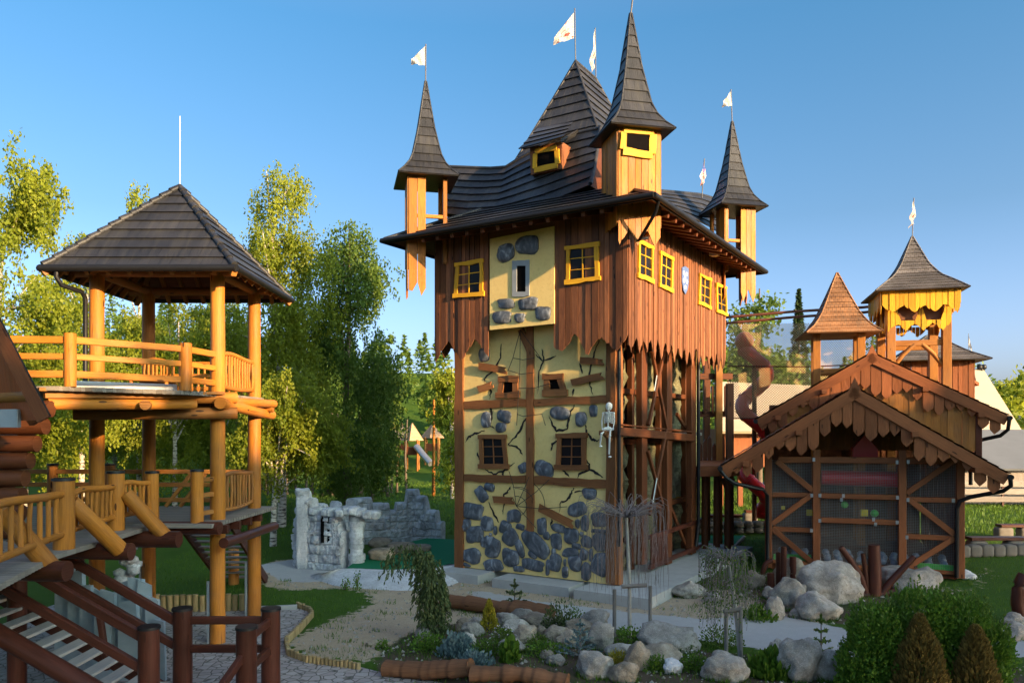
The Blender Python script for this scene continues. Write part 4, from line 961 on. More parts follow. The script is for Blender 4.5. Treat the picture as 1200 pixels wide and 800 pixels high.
# ================================================================== SPIRAL SLIDE
sc_ = at(884, 500, 38); sl = thing('spiral_slide', (sc_.x, sc_.y, 0), 'red plastic spiral tube slide between the castle and the pavilion', 'slide')
mb = MB(); n = 90; pts = []
for i in range(n+1):
    t_ = i/n; a = R(200)+t_*2*math.pi*2.6; pts.append(V3((sc_.x+.60*math.cos(a), sc_.y+.60*math.sin(a), 9.0+(0.95-9.0)*t_)))
pts = pts+[pts[-1]+V3((.9, -.2, -.15))]; mb.tube(pts, .33, 14); mb.build('tube', M['red'], sl)
mb = MB()
for i in range(0, n, 9): p = pts[i]; d = (pts[i+1]-p).normalized(); mb.tube([p-d*.035, p+d*.035], .37, 14)
mb.build('flange', M['red'], sl)
mb = MB(); mb.blob(V3((pts[0].x, pts[0].y, 9.4)), .45, .45, .48, 3, 0); mb.build('entry_dome', M['red'], sl)
mb = MB(); mb.tube([V3((sc_.x, sc_.y, -.1)), V3((sc_.x, sc_.y, 9.2))], .12, 8); mb.build('mast', M['beam'], sl)
# ================================================================== SAFETY NET AND CABLES
N0, N1 = at(853, 378, 36.5), at(955, 372, 36.5)
nt = thing('safety_net', (N0.x, N0.y, 0), 'tall brown safety net hung from two cables between castle and shingle tower', 'net')
zN = lambda u, z: V3((N0.x+u, N0.y+.12*math.sin(u*1.3)+.1*math.sin(z), z))
Lx, z0, z1q = N1.x-N0.x+3, 5.6, 10.1
ws = []
for i in range(-60, 110):
    a = i*.12
    for sgn in (1, -1):
        x0, x1 = (a, a+(z1q-z0)) if sgn == 1 else (a+(z1q-z0), a)
        t0, t1 = 0, 1
        f = lambda t_: zN(x0+(x1-x0)*t_, z0+(z1q-z0)*t_)
        lo, hi = 0.0, 1.0
        dx = x1-x0
        if dx > 0: lo, hi = max(0, -x0/dx), min(1, (Lx-x0)/dx)
        else: lo, hi = max(0, (Lx-x0)/dx), min(1, -x0/dx)
        if hi-lo < .03: continue
        for k in range(4):
            p, q2 = f(lo+(hi-lo)*k/4), f(lo+(hi-lo)*(k+1)/4); ws.append((p, q2, V3((.017, 0, 0))))
wire_mesh(ws, 'netting', nt, M['netwire'])
mb = MB()
for y0, y1 in ((372, 352), (379, 358)): mb.tube([at(848, y0, 36.5), at(930, (y0+y1)/2+3, 36.5), at(1012, y1+8, 36.5), at(1030, y1+6, 36.5)], .07, 6)
mb.tube([zN(0, 8.1), zN(Lx/2, 8.05), zN(Lx, 8.2)], .03, 5); mb.tube([zN(0, z0), zN(Lx, z0)], .03, 5)
mb.split('cable', M['rail'], nt)
# ================================================================== WALKWAY BETWEEN CASTLE AND PAVILION
wk = thing('timber_walkway', tuple(at(838, 500, 33)-V3((0, 0, 5.2))), 'raised timber walkway with palisade boards at the rear corner of the castle', 'walkway')
for x, Y in ((842, 33), (828, 35), (855, 32)): mb = MB(); p = at(x, 500, Y); mb.beam(V3((p.x, p.y, 0)), V3((p.x, p.y, 8.2 if x != 855 else 7.0)), .28, .28); mb.build('post', M['logbrown' if x == 842 else 'beam'], wk)
mb = MB()
for y in (441, 485, 546): mb.beam(at(812, y, 33.2), at(858, y, 33.2), .2, .26)
mb.beam(at(826, 452, 33), at(826, 484, 33), .1, .1); mb.beam(at(850, 452, 33), at(850, 484, 33), .1, .1); mb.beam(at(835, 452, 33), at(835, 484, 33), .1, .1)
mb.split('cross_beam', M['beam'], wk)
mb = MB()
for k in range(7): x = 821+k*5.3; a, b = at(x, 520-4*(k % 3), 32.9), at(x, 546, 32.9); mb.prism([a+V3((-.08, 0, -.1)), a+V3((0, 0, .06)), a+V3((.08, 0, -.1)), b+V3((.08, 0, 0)), b+V3((-.08, 0, 0))], V3((0, -1, 0)), .05)
mb.build('palisade', M['beam'], wk)
mb = MB(); mb.beam(at(816, 552, 30), at(866, 551, 30.5), .1, .42); mb.prism([at(816, 549, 30), at(866, 548, 30.5), at(880, 535, 34), at(822, 536, 34)], V3((0, -.3, 1)), .06); mb.build('canopy', M['pavwood'], wk)
for x, Y in ((826, 31), (840, 31.4), (853, 31)): mb = MB(); p = at(x, 500, Y); mb.log(V3((p.x, p.y, 0)), V3((p.x, p.y, 3.5)), .15, .14); mb.build('post', M['beam'], wk)
mb = MB()
for x in (847, 859): mb.tube([at(853, 575, 31), at(x, 560, 31)], .1, 6)
mb.split('brace', M['beam'], wk)
# ================================================================== GAZEBO
gzb = thing('gazebo', (-8.56, 19.8, 0), 'two storey log gazebo with dark pyramid roof and railed decks', 'gazebo')
PA, PB, PC, PD = V3((-10.0, 18.5, 0)), V3((-9.98, 21.1, 0)), V3((-7.09, 18.5, 0)), V3((-7.08, 21.1, 0))
for p in (PA, PB, PC, PD): mb = MB(); mb.log(p, p+V3((0, 0, 9.0)), .18, .165, 18, .02, 24); mb.build('post', M['log'], gzb)
zg, hg, gc = 8.86, 2.2, V3((-8.56, 19.8, 0))
mb = MB(); cr = [gc+V3((a*hg, b*hg, zg)) for a, b in ((-1, -1), (1, -1), (1, 1), (-1, 1))]; ap = V3((gc.x, gc.y, 11.36))
for j in range(4):
    roof_strip(mb, [cr[j], cr[(j+1) % 4]], [ap, ap], 9, .035)
rf = mb.build('roof', M['roof'], gzb)
mb = MB()
for j in range(4):
    for k in range(13): a, b = cr[j].lerp(ap, k/13.0), cr[j].lerp(ap, (k+1.12)/13.0); mb.tube([a+V3((0, 0, .05)), b+V3((0, 0, .02))], .085, 8, r1=.07)
mb.build('ridge_cap', M['roof'], rf)
mb = MB()
for j in range(4): mb.add([cr[j]-V3((0, 0, .05)), cr[(j+1) % 4]-V3((0, 0, .05)), ap-V3((0, 0, .12))], [[0, 1, 2]], [[(0, 0), (4.5, 0), (2.2, 3)]], .4)
mb.build('soffit', M['soffit'], gzb)
mb = MB()
for a, b in ((PA, PC), (PB, PD), (PA, PB), (PC, PD)):
    d = (b-a).normalized(); mb.log(a-d*.5+V3((0, 0, 8.92)), b+d*.5+V3((0, 0, 8.92)), .12, .11)
for j in range(4):
    for k in range(1, 9):
        e_ = cr[j].lerp(cr[(j+1) % 4], k/9); m_ = (cr[j]+cr[(j+1) % 4])/2; tpt = e_.lerp(V3((e_.x, e_.y, 0))*0+ap, 1-abs(k/9-.5)*2*.999)
        d = V3((gc.x-m_.x, gc.y-m_.y, 0)).normalized(); ln = hg*(1-abs(k/9-.5)*2)
        mb.beam(e_+V3((0, 0, -.12))+d*.05, e_+d*(ln-.02)+V3((0, 0, -.15+ln/hg*2.5)), .09, .13)
    mb.beam(cr[j]-V3((0, 0, .14)), ap-V3((0, 0, .2)), .13, .16)
mb.split('rafter', M['logbrown'], gzb)
mb = MB()
for j in range(4): mb.tube([cr[j]+(cr[j]-gc-V3((0, 0, zg)))*.02-V3((0, 0, .03)), cr[(j+1) % 4]+(cr[(j+1) % 4]-gc-V3((0, 0, zg)))*.02-V3((0, 0, .03))], .085, 8)
mb.tube([at(66, 318, 17.6), at(66, 324, 17.6), at(72, 334, 17.7), at(96, 342, 18.2), at(100, 350, 18.3), at(100, 410, 18.3), at(100, 480, 18.3)], .055, 8)
mb.split('gutter', M['black'], gzb)
mb = MB(); mb.tube([ap-V3((0, 0, .1)), V3((ap.x, ap.y, 13.2))], .016, 6); mb.build('lightning_rod', M['steel'], gzb)
def deck(name, poly, z, th, par, mat='deck', bw=.15, dirx=True):
    """planked deck: boards clipped to a polygon along x"""
    mb = MB(); ys = [p[1] for p in poly]; y = min(ys)
    while y < max(ys)-.02:
        yc = y+bw/2; xs = []
        for i in range(len(poly)):
            (x0, y0), (x1, y1) = poly[i], poly[(i+1) % len(poly)]
            if (y0 <= yc) != (y1 <= yc): xs.append(x0+(x1-x0)*(yc-y0)/(y1-y0))
        xs.sort()
        for a, b in zip(xs[::2], xs[1::2]): mb.beam((a, yc, z-th/2), (b, yc, z-th/2), bw-.008, th, ch=.006)
        y += bw
    return mb.build(name, M[mat], par)
deck('upper_deck', [(-6.9, 18.1), (-6.9, 21.4), (-14, 21.4), (-14, 14.9), (-9.0, 15.0), (-7.2, 17.0)], 6.0, .09, gzb)
deck('lower_deck', [(-6.85, 17.55), (-6.6, 21.6), (-14, 21.6), (-14, 10), (-7.0, 10), (-7.95, 13.4), (-8.15, 17.55)], 2.98, .09, gzb)
def lg(name, a, b, r, mat='log', r1=None): mb = MB(); mb.log(a, b, r, r1, 14, .03); return mb.build(name, M[mat], gzb)
lg('floor_log', at(55, 473, 15.2), at(228, 473, 17.7), .12); lg('floor_log', at(195, 465.5, 17.3), at(276, 466, 18.5), .14); lg('floor_log', at(86, 485, 17.0), at(278, 484, 18.35), .14, 'logbrown')
lg('floor_log', at(258, 472, 17.9), at(318, 486, 21.9), .14); lg('floor_log', at(262, 470, 18.6), at(321, 473, 21.3), .11); lg('floor_log', at(150, 476, 21.2), at(320, 478, 21.2), .12)
for x in (90, 130, 170): lg('floor_log', at(x, 474, 16.4), at(x+20, 478, 21), .11, 'logbrown')
mb = MB(); mb.beam(at(52, 463.5, 15.1), at(206, 464, 17.2), .1, .1); mb.beam(at(45, 456, 15.0), at(212, 460.5, 17.1), .1, .07); mb.beam(at(212, 460.5, 17.1), at(262, 460.5, 18.1), .1, .07); mb.split('deck_fascia', M['logbrown'], gzb)
# upper railings
Q1, Q2 = at(82, 453, 15.3), at(217, 458, 17.1); Q1.z = Q2.z = 6.0
for p, r in ((Q1, .115), (Q2, .135), (V3((-12.5, 15.1, 6)), .12)): lg('rail_post', p, p+V3((0, 0, 1.06)), r)
mb = MB(); Q0 = V3((-12.5, 15.1, 6))
for z, h in ((.93, .14), (.60, .12), (.25, .14)):
    for a, b in ((Q0, Q1), (Q1, Q2), (Q2, PC+V3((0, 0, 6)))): mb.beam(a+V3((0, 0, z)), b+V3((0, 0, z)), .09, h)
    mb.beam(PA+V3((0, 0, 6+z)), PB+V3((0, 0, 6+z)), .09, h) if False else None
    mb.beam(PB+V3((0, 0, 6+z)), PD+V3((0, 0, 6+z)), .08, h*.8)
mb.split('upper_rail', M['log'], gzb)
def baluster_panel(par, a, b, z0, z1, arch, n, mat='log', r=.035, rr=.055, name='baluster_panel', archb=.0):
    mb = MB(); d = b-a; top_ = lambda t_: a+d*t_+V3((0, 0, z1+arch*math.sin(math.pi*t_)+.03*math.sin(7*t_))); bo = lambda t_: a+d*t_+V3((0, 0, z0+archb*math.sin(math.pi*t_)))
    mb.tube([top_(k/12) for k in range(13)], rr, 8); mb.tube([bo(k/12) for k in range(13)], rr*.95, 8)
    for k in range(1, n):
        t_ = k/n; p, q2 = bo(t_), top_(t_); o_ = V3((rnd.uniform(-.02, .02), rnd.uniform(-.02, .02), 0)); mb.tube([p, p.lerp(q2, .5)+o_, q2], r*rnd.uniform(.85, 1.1), 6)
    return mb.build(name, M[mat], par)
baluster_panel(gzb, PC+V3((0, 0, 6)), PD+V3((0, 0, 6)), .22, .92, .10, 14, 'log', .035, .06, archb=-.06)
mb = MB()
for k in range(18): t_ = k/17; p = PB.lerp(PD, t_)+V3((0, 0, 6.1)); mb.tube([p, p+V3((0, 0, .75))], .03, 6)
mb.build('upper_baluster', M['log'], gzb)
mb = MB(); mb.beam(at(88, 450, 15.9), at(207, 454, 17.3), .04, .14); mb.build('toe_board', M['white'], gzb)
# lower railings
L75, L137, L183, L233 = V3((-8.17, 14.0, 2.98)), V3((-8.54, 16.55, 2.98)), V3((-8.29, 17.7, 2.98)), V3((-7.32, 17.85, 2.98))
L0 = V3((-7.3, 10.2, 2.98))
def capped_post(par, p, h, r, mat, name='rail_post'):
    mb = MB(); mb.log(p, p+V3((0, 0, h)), r, r*.97, 16, .02); o = mb.build(name, M[mat], par)
    m2 = MB(); m2.log(p+V3((0, 0, h+.002)), p+V3((0, 0, h+.05)), r*1.08, r*1.05, 16, .02); m2.build('post_cap', M['black'], o); return o
for p, r, h in ((L0, .18, 1.2), (L75, .185, 1.24), (L137, .175, 1.22), (L183, .145, 1.15), (L233, .145, 1.18)): capped_post(gzb, p, h, r, 'log')
for p in (V3((-12.8, 21.4, 2.98)), V3((-11.2, 21.4, 2.98))): capped_post(gzb, p, 1.15, .14, 'logbrown')
baluster_panel(gzb, L0, L75, .28, .98, .10, 10, r=.045, rr=.07); baluster_panel(gzb, L75, L137, .30, .92, .08, 10, r=.045, rr=.065); baluster_panel(gzb, L137, L183, .30, .92, .07, 8, r=.04, rr=.06)
baluster_panel(gzb, PC+V3((0, 0, 2.98)), PD+V3((0, 0, 2.98)), .22, .95, .10, 12, 'logbrown', .04, .05, archb=-.08)
mb = MB()
for z in (.98, .62, .2):
    mb.beam(V3((-14, 21.4, 2.98+z)), V3((-7.1, 21.25, 2.98+z)), .08, .12); mb.beam(L233+V3((0, 0, z)), PC+V3((0, 0, 2.98+z)), .07, .11)
mb.beam(V3((-9.6, 21.3, 3.0)), V3((-8.9, 21.3, 3.9)), .08, .1); mb.beam(V3((-9.2, 21.3, 3.0)), V3((-8.5, 21.3, 3.9)), .08, .1)
mb.split('lower_rail', M['logbrown'], gzb)
# beams under the lower deck and braces outside the railing
def dk(a, b, r): return lg('deck_beam', a, b, r, 'rail')
dk(at(186, 618, 17.9), at(258, 618.5, 17.75), .15); dk(at(262, 636, 17.9), at(322, 616, 21.2), .12); dk(V3((-9.8, 14.95, 2.84)), V3((-7.38, 14.9, 2.78)), .17); dk(V3((-9.8, 17.0, 2.75)), V3((-7.32, 16.9, 2.72)), .18); dk(V3((-9.6, 12.9, 2.82)), V3((-7.4, 12.8, 2.8)), .17)
mb = MB()
for Y in (18.2, 19.0, 19.8, 20.6): mb.beam((-9, Y, 2.78), (-6.72, Y, 2.78), .16, .2)
mb.split('joist', M['rail'], gzb)
for a, b in (((0, 597, 12.3), (62, 668, 12.9)), ((83, 588, 14.2), (141, 644, 14.85)), ((147, 578, 16.6), (196, 631, 16.95))):
    mb = MB(); mb.log(at(*a), at(*b), .15, .16, 14, .02); mb.build('diagonal_brace', M['log'], gzb)
for x, Y in ((-9.6, 16.9), (-9.6, 14.9)): lg('post', V3((x, Y, 0)), V3((x, Y, 2.7)), .17, 'rail')
mb = MB()
for k in range(40): mb.blob((-8.75+rnd.uniform(-.18, .18), 17.45+rnd.uniform(-.08, .08), .1+k*.066), .17, .12, .12, 1, .2, tone=rnd.random())
mb.build('stone_pillar', M['ruin'], gzb)
for p in (PB, PC, PD): mb = MB(); mb.box(p+V3((-.205, -.06, .75)), .07, .05, 1.5); mb.build('steel_anchor', M['greymetal'], gzb)
# rear stair of the gazebo
st = thing('plank_stair', (-9.4, 23.5, 0), 'open dark plank stair going down behind the gazebo lower deck', 'stairs')
mb = MB(); s0_, s1_ = V3((-8.9, 21.7, 2.85)), V3((-9.0, 25.8, .05))
for dx in (-.75, .75): mb.beam(s0_+V3((dx, 0, 0)), s1_+V3((dx, 0, 0)), .08, .3)
mb.split('stringer', M['rail'], st); mb = MB()
for k in range(13): p = s0_.lerp(s1_, (k+.5)/13); mb.beam(p+V3((-.72, 0, .04)), p+V3((.72, 0, .04)), .3, .05)
mb.split('tread', M['deck'], st)
mb = MB(); p = gz(274, 684); mb.log(V3((p.x, p.y, 0)), V3((p.x, p.y, 1.15)), .17); o = mb.build('log_stub', M['logbrown']); tag(o, 'short upright log stub on the lawn behind the gazebo front post', 'post')
# bench on upper deck
bc = thing('log_bench', (-9.0, 19.9, 6.0), 'honey coloured log bench with slatted curved back on the upper gazebo deck', 'bench')
a, b = V3((-9.75, 20.2, 6.0)), V3((-8.75, 20.0, 6.0)); baluster_panel(bc, a, b, .35, .85, .12, 9, 'log', .03, .045, 'backrest')
mb = MB(); mb.prism([a+V3((0, 0, .45)), b+V3((0, 0, .45)), b+V3((-.05, -.5, .45)), a+V3((-.05, -.5, .45))], V3((0, 0, 1)), .06, V3((1, 0, 0))); mb.build('seat', M['log'], bc)
for p in (a, b, a+V3((-.05, -.45, 0)), b+V3((-.05, -.45, 0))): mb = MB(); mb.log(p, p+V3((0, 0, .4)), .05); mb.build('leg', M['log'], bc)
# ================================================================== FOREGROUND STAIR
fs = thing('timber_stair', (-8.5, 14.5, 0), 'dark stained timber stair with pale treads coming down from the left', 'stairs')
Yf, Yn = 15.2, 13.79; sl_ = .578; X0 = -6.75
tz = lambda x: (X0-x)*sl_
P1, P2, P3, P4 = V3((-6.52, Yf, 0)), V3((-6.52, Yn, 0)), V3((-4.77, Yf, 0)), V3((-4.77, Yn, 0))
for p in (P1, P2, P3, P4): capped_post(fs, p, 1.58, .185, 'rail')
def srail(Y, dz, w=.12, h=.17): mb = MB(); mb.beam((-6.6, Y, tz(-6.6)+dz), (-11.8, Y, tz(-11.8)+dz), w, h); mb.build('handrail', M['rail'], fs)
srail(Yf, 1.42); srail(Yf, .93, h=.15); srail(Yn, 1.5); srail(Yn, .93, h=.16)
mb = MB(); mb.log((-6.4, Yn-.35, tz(-6.4)+.28), (-11.5, Yn-.35, tz(-11.5)+.28), .17, .17, 16, .02); mb.build('stringer', M['rail'], fs)
mb = MB(); mb.beam((-6.6, Yf+.05, tz(-6.6)-.12), (-11.8, Yf+.05, tz(-11.8)-.12), .1, .3); mb.build('stringer', M['rail'], fs)
mb = MB()
for k in range(16): x = X0-.3*k-.15; mb.beam((x, Yn-.15, .173*(k+1)-.03), (x, Yf-.02, .173*(k+1)-.03), .3, .06)
mb.split('tread', M['tread'], fs)
mb = MB()
for z in (1.38, .82):
    mb.beam(P1+V3((0, 0, z)), P3+V3((0, 0, z)), .1, .15); mb.beam(P3+V3((0, 0, z)), P4+V3((0, 0, z)), .1, .15)
mb.beam(P4+V3((-.02, 0, 1.15)), P4+V3((-.25, -1.4, .55)), .1, .15); mb.beam((-8.2, Yf, tz(-8.2)+.9), (-8.0, Yf, .4), .1, .12)
mb.split('fence_rail', M['rail'], fs)
# ================================================================== LOG HOUSE CORNER AT THE LEFT EDGE
lh = thing('log_house', (-11, 14.5, 0), 'corner of a log house with steep red-brown eave at the left edge', 'house')
EX = V3((-4.6, 3.6, 0)); mb = MB(); a, b = at(-60, 255, 12.2), at(60, 487, 12.2); d = (b-a).normalized(); c = V3((0, -1, 0)).cross(d); c = c if c.x > 0 else -c
mb.prism([a, b, b+EX, a+EX], c, .10, EX); mb.build('roof', M['roof'], lh)
mb = MB(); a2, b2 = a-c*.104, b-c*.104; mb.prism([a2, b2, b2+EX, a2+EX], c, .05, EX); mb.build('soffit', M['redsoffit'], lh)
mb = MB(); mb.wboard(a-c*.13+V3((0, -.02, 0)), b-c*.13+V3((0, -.02, 0)), .2, .06, V3((0, -1, 0)), .004)
a3, b3 = at(-60, 330, 13.2), at(44, 492, 13.2); mb.wboard(a3, b3, .34, .14, V3((0, -1, 0)), .004); mb.build('verge_board', M['beam'], lh)
mb = MB(); mb.log(at(38, 463, 12.3)+EX*.7, at(38, 463, 12.3), .11, .11, 16, .01); mb.build('purlin', M['log'], lh)
mb = MB()
for k in range(8):
    z = 5.55-k*.34; xr = (60, 54, 44, 36, 30, 27, 26, 26)[k]; p = at(xr, 500, 15.1); mb.log((-14, 15.1, z), (p.x, 15.1, z), .17, .165, 14, .02)
    if k < 6: mb.log(V3((p.x-.5, 15.3, z-.17)), V3((p.x-.5, 15.3, z-.17))+EX*.7, .16, .16, 12, .02)
for k in range(8): mb.log((-14, 15.15, 5.9+k*.33), (-9.9-.15*k, 15.15, 5.9+k*.33), .17, .165, 12, .02)
mb.build('log_wall', M['beam'], lh)
mb = MB(); mb.box(at(5, 490, 12.6), .5, .1, .3, tone=.5); mb.build('meter_box', M['greymetal'], lh)
# ================================================================== CASCADE OF BLUE GREY SLABS BESIDE THE STAIR
t = NT('blue grey plastic sheet'); p = t.obj(); n_ = t.noise(p, 2.5, 5, .6); cc_ = t.mix(n_, (.16, .23, .27), (.42, .50, .54)); M['slab'] = t.done(t.bsdf(cc_, .35, t.bump(t.noise(p, 9, 4), .3, .02), .5))
cs = thing('slab_cascade', (-8.6, 16.2, 0), 'stepped cascade of upright blue grey slabs beside the stair under the lower deck', 'slabs')
for (x, y0, y1, w, Y) in ((72, 662, 730, 20, 16.4), (88, 668, 740, 22, 16.2), (100, 690, 745, 18, 16.0), (112, 688, 760, 20, 16.1), (126, 695, 760, 22, 15.9), (143, 680, 765, 24, 16.2), (158, 676, 760, 22, 16.0), (170, 684, 770, 22, 15.9), (178, 700, 775, 20, 15.8), (186, 730, 780, 16, 15.7), (80, 660, 700, 16, 16.6), (150, 705, 780, 26, 15.7), (120, 715, 790, 24, 15.7)):
    mb = MB(); k = Y/F; a, b = at(x, y0, Y), at(x+rnd.uniform(-2, 2), y1, Y); b.z = max(b.z, 0); w_ = w*k/2
    mb.prism([a+V3((-w_*.8, 0, rnd.uniform(-.1, .1))), a+V3((w_*.7, 0, rnd.uniform(-.12, .12))), V3((b.x+w_, b.y, 0)), V3((b.x-w_, b.y, 0))], V3((rnd.uniform(-.4, .4), -1, .1)), .10); mb.build('slab', M['slab'], cs)
# ================================================================== GROUND
def smooth(a, b, x): t_ = np.clip((x-a)/(b-a), 0, 1); return t_*t_*(3-2*t_)
def hill(x, y):
    x = np.asarray(x, float); y = np.asarray(y, float)
    h_ = 17*smooth(72, 175, y+.12*np.abs(x))*(1-.72*smooth(18, 70, x))
    return h_+.0*x
def poly_world(pts, z=0.0): return [(lambda p: (p.x, p.y))(gz(*q, z)) for q in pts]
def inside(poly, X, Y):
    r = np.zeros(X.shape, bool); n = len(poly)
    for i in range(n):
        x0, y0 = poly[i]; x1, y1 = poly[(i+1) % n]
        if y0 == y1: continue
        c = ((y0 <= Y) != (y1 <= Y)); xi = x0+(Y-y0)/(y1-y0)*(x1-x0); r ^= c & (X < xi)
    return r
def blur(a, k):
    for _ in range(3):
        for ax in (0, 1):
            p = np.cumsum(np.pad(a, [(k+1, k) if i == ax else (0, 0) for i in (0, 1)], mode='edge'), axis=ax)
            n = a.shape[ax]; sl1 = [slice(None)]*2; sl0 = [slice(None)]*2
            sl1[ax] = slice(2*k+1, 2*k+1+n); sl0[ax] = slice(0, n); a = (p[tuple(sl1)]-p[tuple(sl0)])/(2*k+1)
    return a
st_ = .13
fx = np.arange(-15, 26, st_); fy = np.arange(11.5, 46, st_)
FX, FY = np.meshgrid(fx, fy, indexing='ij')
def mask(polys, k=3):
    m = np.zeros(FX.shape)
    for p in polys: m = np.maximum(m, inside(poly_world(p), FX, FY).astype(float))
    return blur(m, k)
mk_dirt = mask([[(520, 660), (560, 672), (720, 700), (820, 680), (1120, 690), (1120, 700), (820, 715), (700, 725), (520, 700)], [(300, 668), (330, 652), (420, 672), (520, 685), (560, 690), (720, 716), (800, 700), (870, 670), (960, 690), (985, 735), (900, 722), (820, 735), (720, 725), (620, 720), (545, 735), (470, 772), (400, 778), (345, 765), (336, 745), (375, 735), (440, 705), (420, 690), (310, 690)], [(1130, 690), (1150, 660), (1165, 668), (1145, 700)]])
mk_grav = mask([[(545, 688), (640, 706), (720, 714), (830, 727), (905, 716), (990, 735), (1020, 775), (900, 765), (800, 747), (700, 738), (640, 727), (560, 705)], [(1110, 740), (1240, 735), (1240, 770), (1110, 775)], [(300, 662), (350, 655), (430, 680), (330, 682)]], 2)
mk_soil = mask([[(440, 772), (490, 735), (545, 728), (640, 733), (720, 747), (850, 772), (960, 772), (1030, 800), (1200, 770), (1240, 900), (430, 900)], [(870, 668), (960, 672), (1110, 690), (1130, 720), (1000, 735), (900, 712), (860, 690)], [(740, 690), (830, 668), (860, 680), (800, 702)]], 4)
PAVE = [(120, 690), (184, 714), (300, 714), (346, 712), (364, 716), (334, 748), (346, 768), (420, 781), (456, 790), (540, 803), (560, 900), (-200, 900), (-200, 720)]
mk_pave = mask([PAVE], 2)
def nz(x, y, s, o=0): return noise.noise(V3((x*s, y*s, o)))
BX, BY = FX, FY
bump_ = np.zeros(FX.shape); 
rngp = [(NR.uniform(.4, 2.2), NR.uniform(0, 6.28), NR.uniform(0, 6.28)) for _ in range(14)]
for f_, a_, p_ in rngp: bump_ += np.sin((FX*math.cos(a_)+FY*math.sin(a_))*f_+p_)/14
mound = mask([[(470, 775), (520, 735), (640, 737), (720, 752), (850, 775), (960, 778), (1050, 790), (1230, 760), (1230, 880), (450, 880)]], 9)
edge = np.minimum.reduce([smooth(-15, -13, FX), 1-smooth(24, 26, FX), smooth(11.5, 12.5, FY), 1-smooth(43, 46, FY)])
FH = (bump_*.05+mound*.22+mk_soil*bump_*.10)*edge*(1-np.clip(mk_pave*1.4, 0, 1))-.05*np.clip(mk_pave*1.6, 0, 1)
def gh(x, y):
    i = (x-fx[0])/st_; j = (y-fy[0])/st_
    if 0 <= i < len(fx)-1 and 0 <= j < len(fy)-1:
        i0, j0 = int(i), int(j); a, b = i-i0, j-j0
        return float(FH[i0, j0]*(1-a)*(1-b)+FH[i0+1, j0]*a*(1-b)+FH[i0, j0+1]*(1-a)*b+FH[i0+1, j0+1]*a*b)
    return float(hill(x, y))
def gp(px, py): p = gz(px, py, 0); p.z = gh(p.x, p.y); return p
gx = np.concatenate([[-3000, -1500, -800, -400, -250], np.arange(-200, -15, 8), fx, np.arange(30, 200, 8), [250, 400, 800, 1500, 3000]])
gy = np.concatenate([[-2000, -800, -300, -100, -40, -10, 0, 6], fy, np.arange(48, 250, 6), [300, 400, 800, 1500, 3500]])
nx_, ny_ = len(gx), len(gy); GX, GY = np.meshgrid(gx, gy, indexing='ij'); GZ = hill(GX, GY)
i0 = int(np.where(gx == fx[0])[0][0]); j0 = int(np.where(gy == fy[0])[0][0])
GZ[i0:i0+len(fx), j0:j0+len(fy)] = FH
zone = np.zeros((nx_, ny_, 4)); zone[..., 3] = 1
for c_, m_ in enumerate((mk_dirt, mk_grav, mk_soil)): zone[i0:i0+len(fx), j0:j0+len(fy), c_] = m_
me = bpy.data.meshes.new('ground'); idx = np.arange(nx_*ny_).reshape(nx_, ny_)
fc = np.stack([idx[:-1, :-1], idx[1:, :-1], idx[1:, 1:], idx[:-1, 1:]], -1).reshape(-1, 4)
me.vertices.add(nx_*ny_); me.vertices.foreach_set('co', np.stack([GX, GY, GZ], -1).astype(np.float32).ravel())
me.loops.add(fc.size); me.loops.foreach_set('vertex_index', fc.ravel().astype(np.int32)); me.polygons.add(len(fc)); me.polygons.foreach_set('loop_start', np.arange(0, fc.size, 4, dtype=np.int32)); me.update(calc_edges=True)
me.polygons.foreach_set('use_smooth', [True]*len(fc))
ca_ = me.attributes.new('zone', 'FLOAT_COLOR', 'POINT'); ca_.data.foreach_set('color', zone.astype(np.float32).ravel())
t = NT('ground of lawn dirt and gravel'); p = t.pos(); zc = t.n('SeparateColor', {0: t.n('Attribute', attribute_name='zone').outputs['Color']})
n1, n2, n3, n4 = t.noise(p, .55, 5, .65), t.noise(p, 3.2, 6, .7), t.noise(p, 22, 4, .7), t.noise(p, 90, 2)
g_ = t.mix(n1, (.040, .092, .010), (.095, .165, .018)); g_ = t.mix(t.math('MULTIPLY', n3, .8), g_, (.026, .060, .009)); g_ = t.mix(t.ramp(n2, [(.56, (0, 0, 0)), (.72, (.5, .5, .5))]), g_, (.10, .12, .035))
d_ = t.mix(n2, (.34, .25, .16), (.54, .43, .30)); d_ = t.mix(t.ramp(n3, [(.5, (0, 0, 0)), (.7, (1, 1, 1))]), d_, (.28, .21, .145)); d_ = t.mix(t.ramp(n4, [(.6, (0, 0, 0)), (.72, (.8, .8, .8))]), d_, (.5, .45, .38))
gr = t.mix(n2, (.36, .35, .335), (.52, .51, .49)); gr = t.mix(t.ramp(n4, [(.4, (0, 0, 0)), (.7, (.8, .8, .8))]), gr, (.34, .33, .32))
so = t.mix(n2, (.055, .041, .027), (.13, .095, .062)); so = t.mix(t.ramp(n1, [(.5, (0, 0, 0)), (.6, (.7, .7, .7))]), so, (.03, .055, .014))
def edge_(m, k=.95): return t.ramp(t.math('ADD', m, t.math('MULTIPLY', t.math('SUBTRACT', t.math('ADD', t.math('MULTIPLY', n2, .7), t.math('MULTIPLY', n1, .3)), .5), k*2)), [(.45, (0, 0, 0)), (.56, (1, 1, 1))])
c = t.mix(edge_(zc.outputs[0]), g_, d_); c = t.mix(edge_(zc.outputs[2], .4), c, so); c = t.mix(edge_(zc.outputs[1], .55), c, gr)
M['ground'] = t.done(t.bsdf(c, .95, t.bump(t.math('ADD', n3, t.math('MULTIPLY', n4, .5)), .6, .03), .1))
me.materials.append(M['ground']); gob = link_mesh('ground', me, None, (0, 0, 0)); tag(gob, 'lawn, bare dirt and gravel ground', 'ground', None, 'structure')
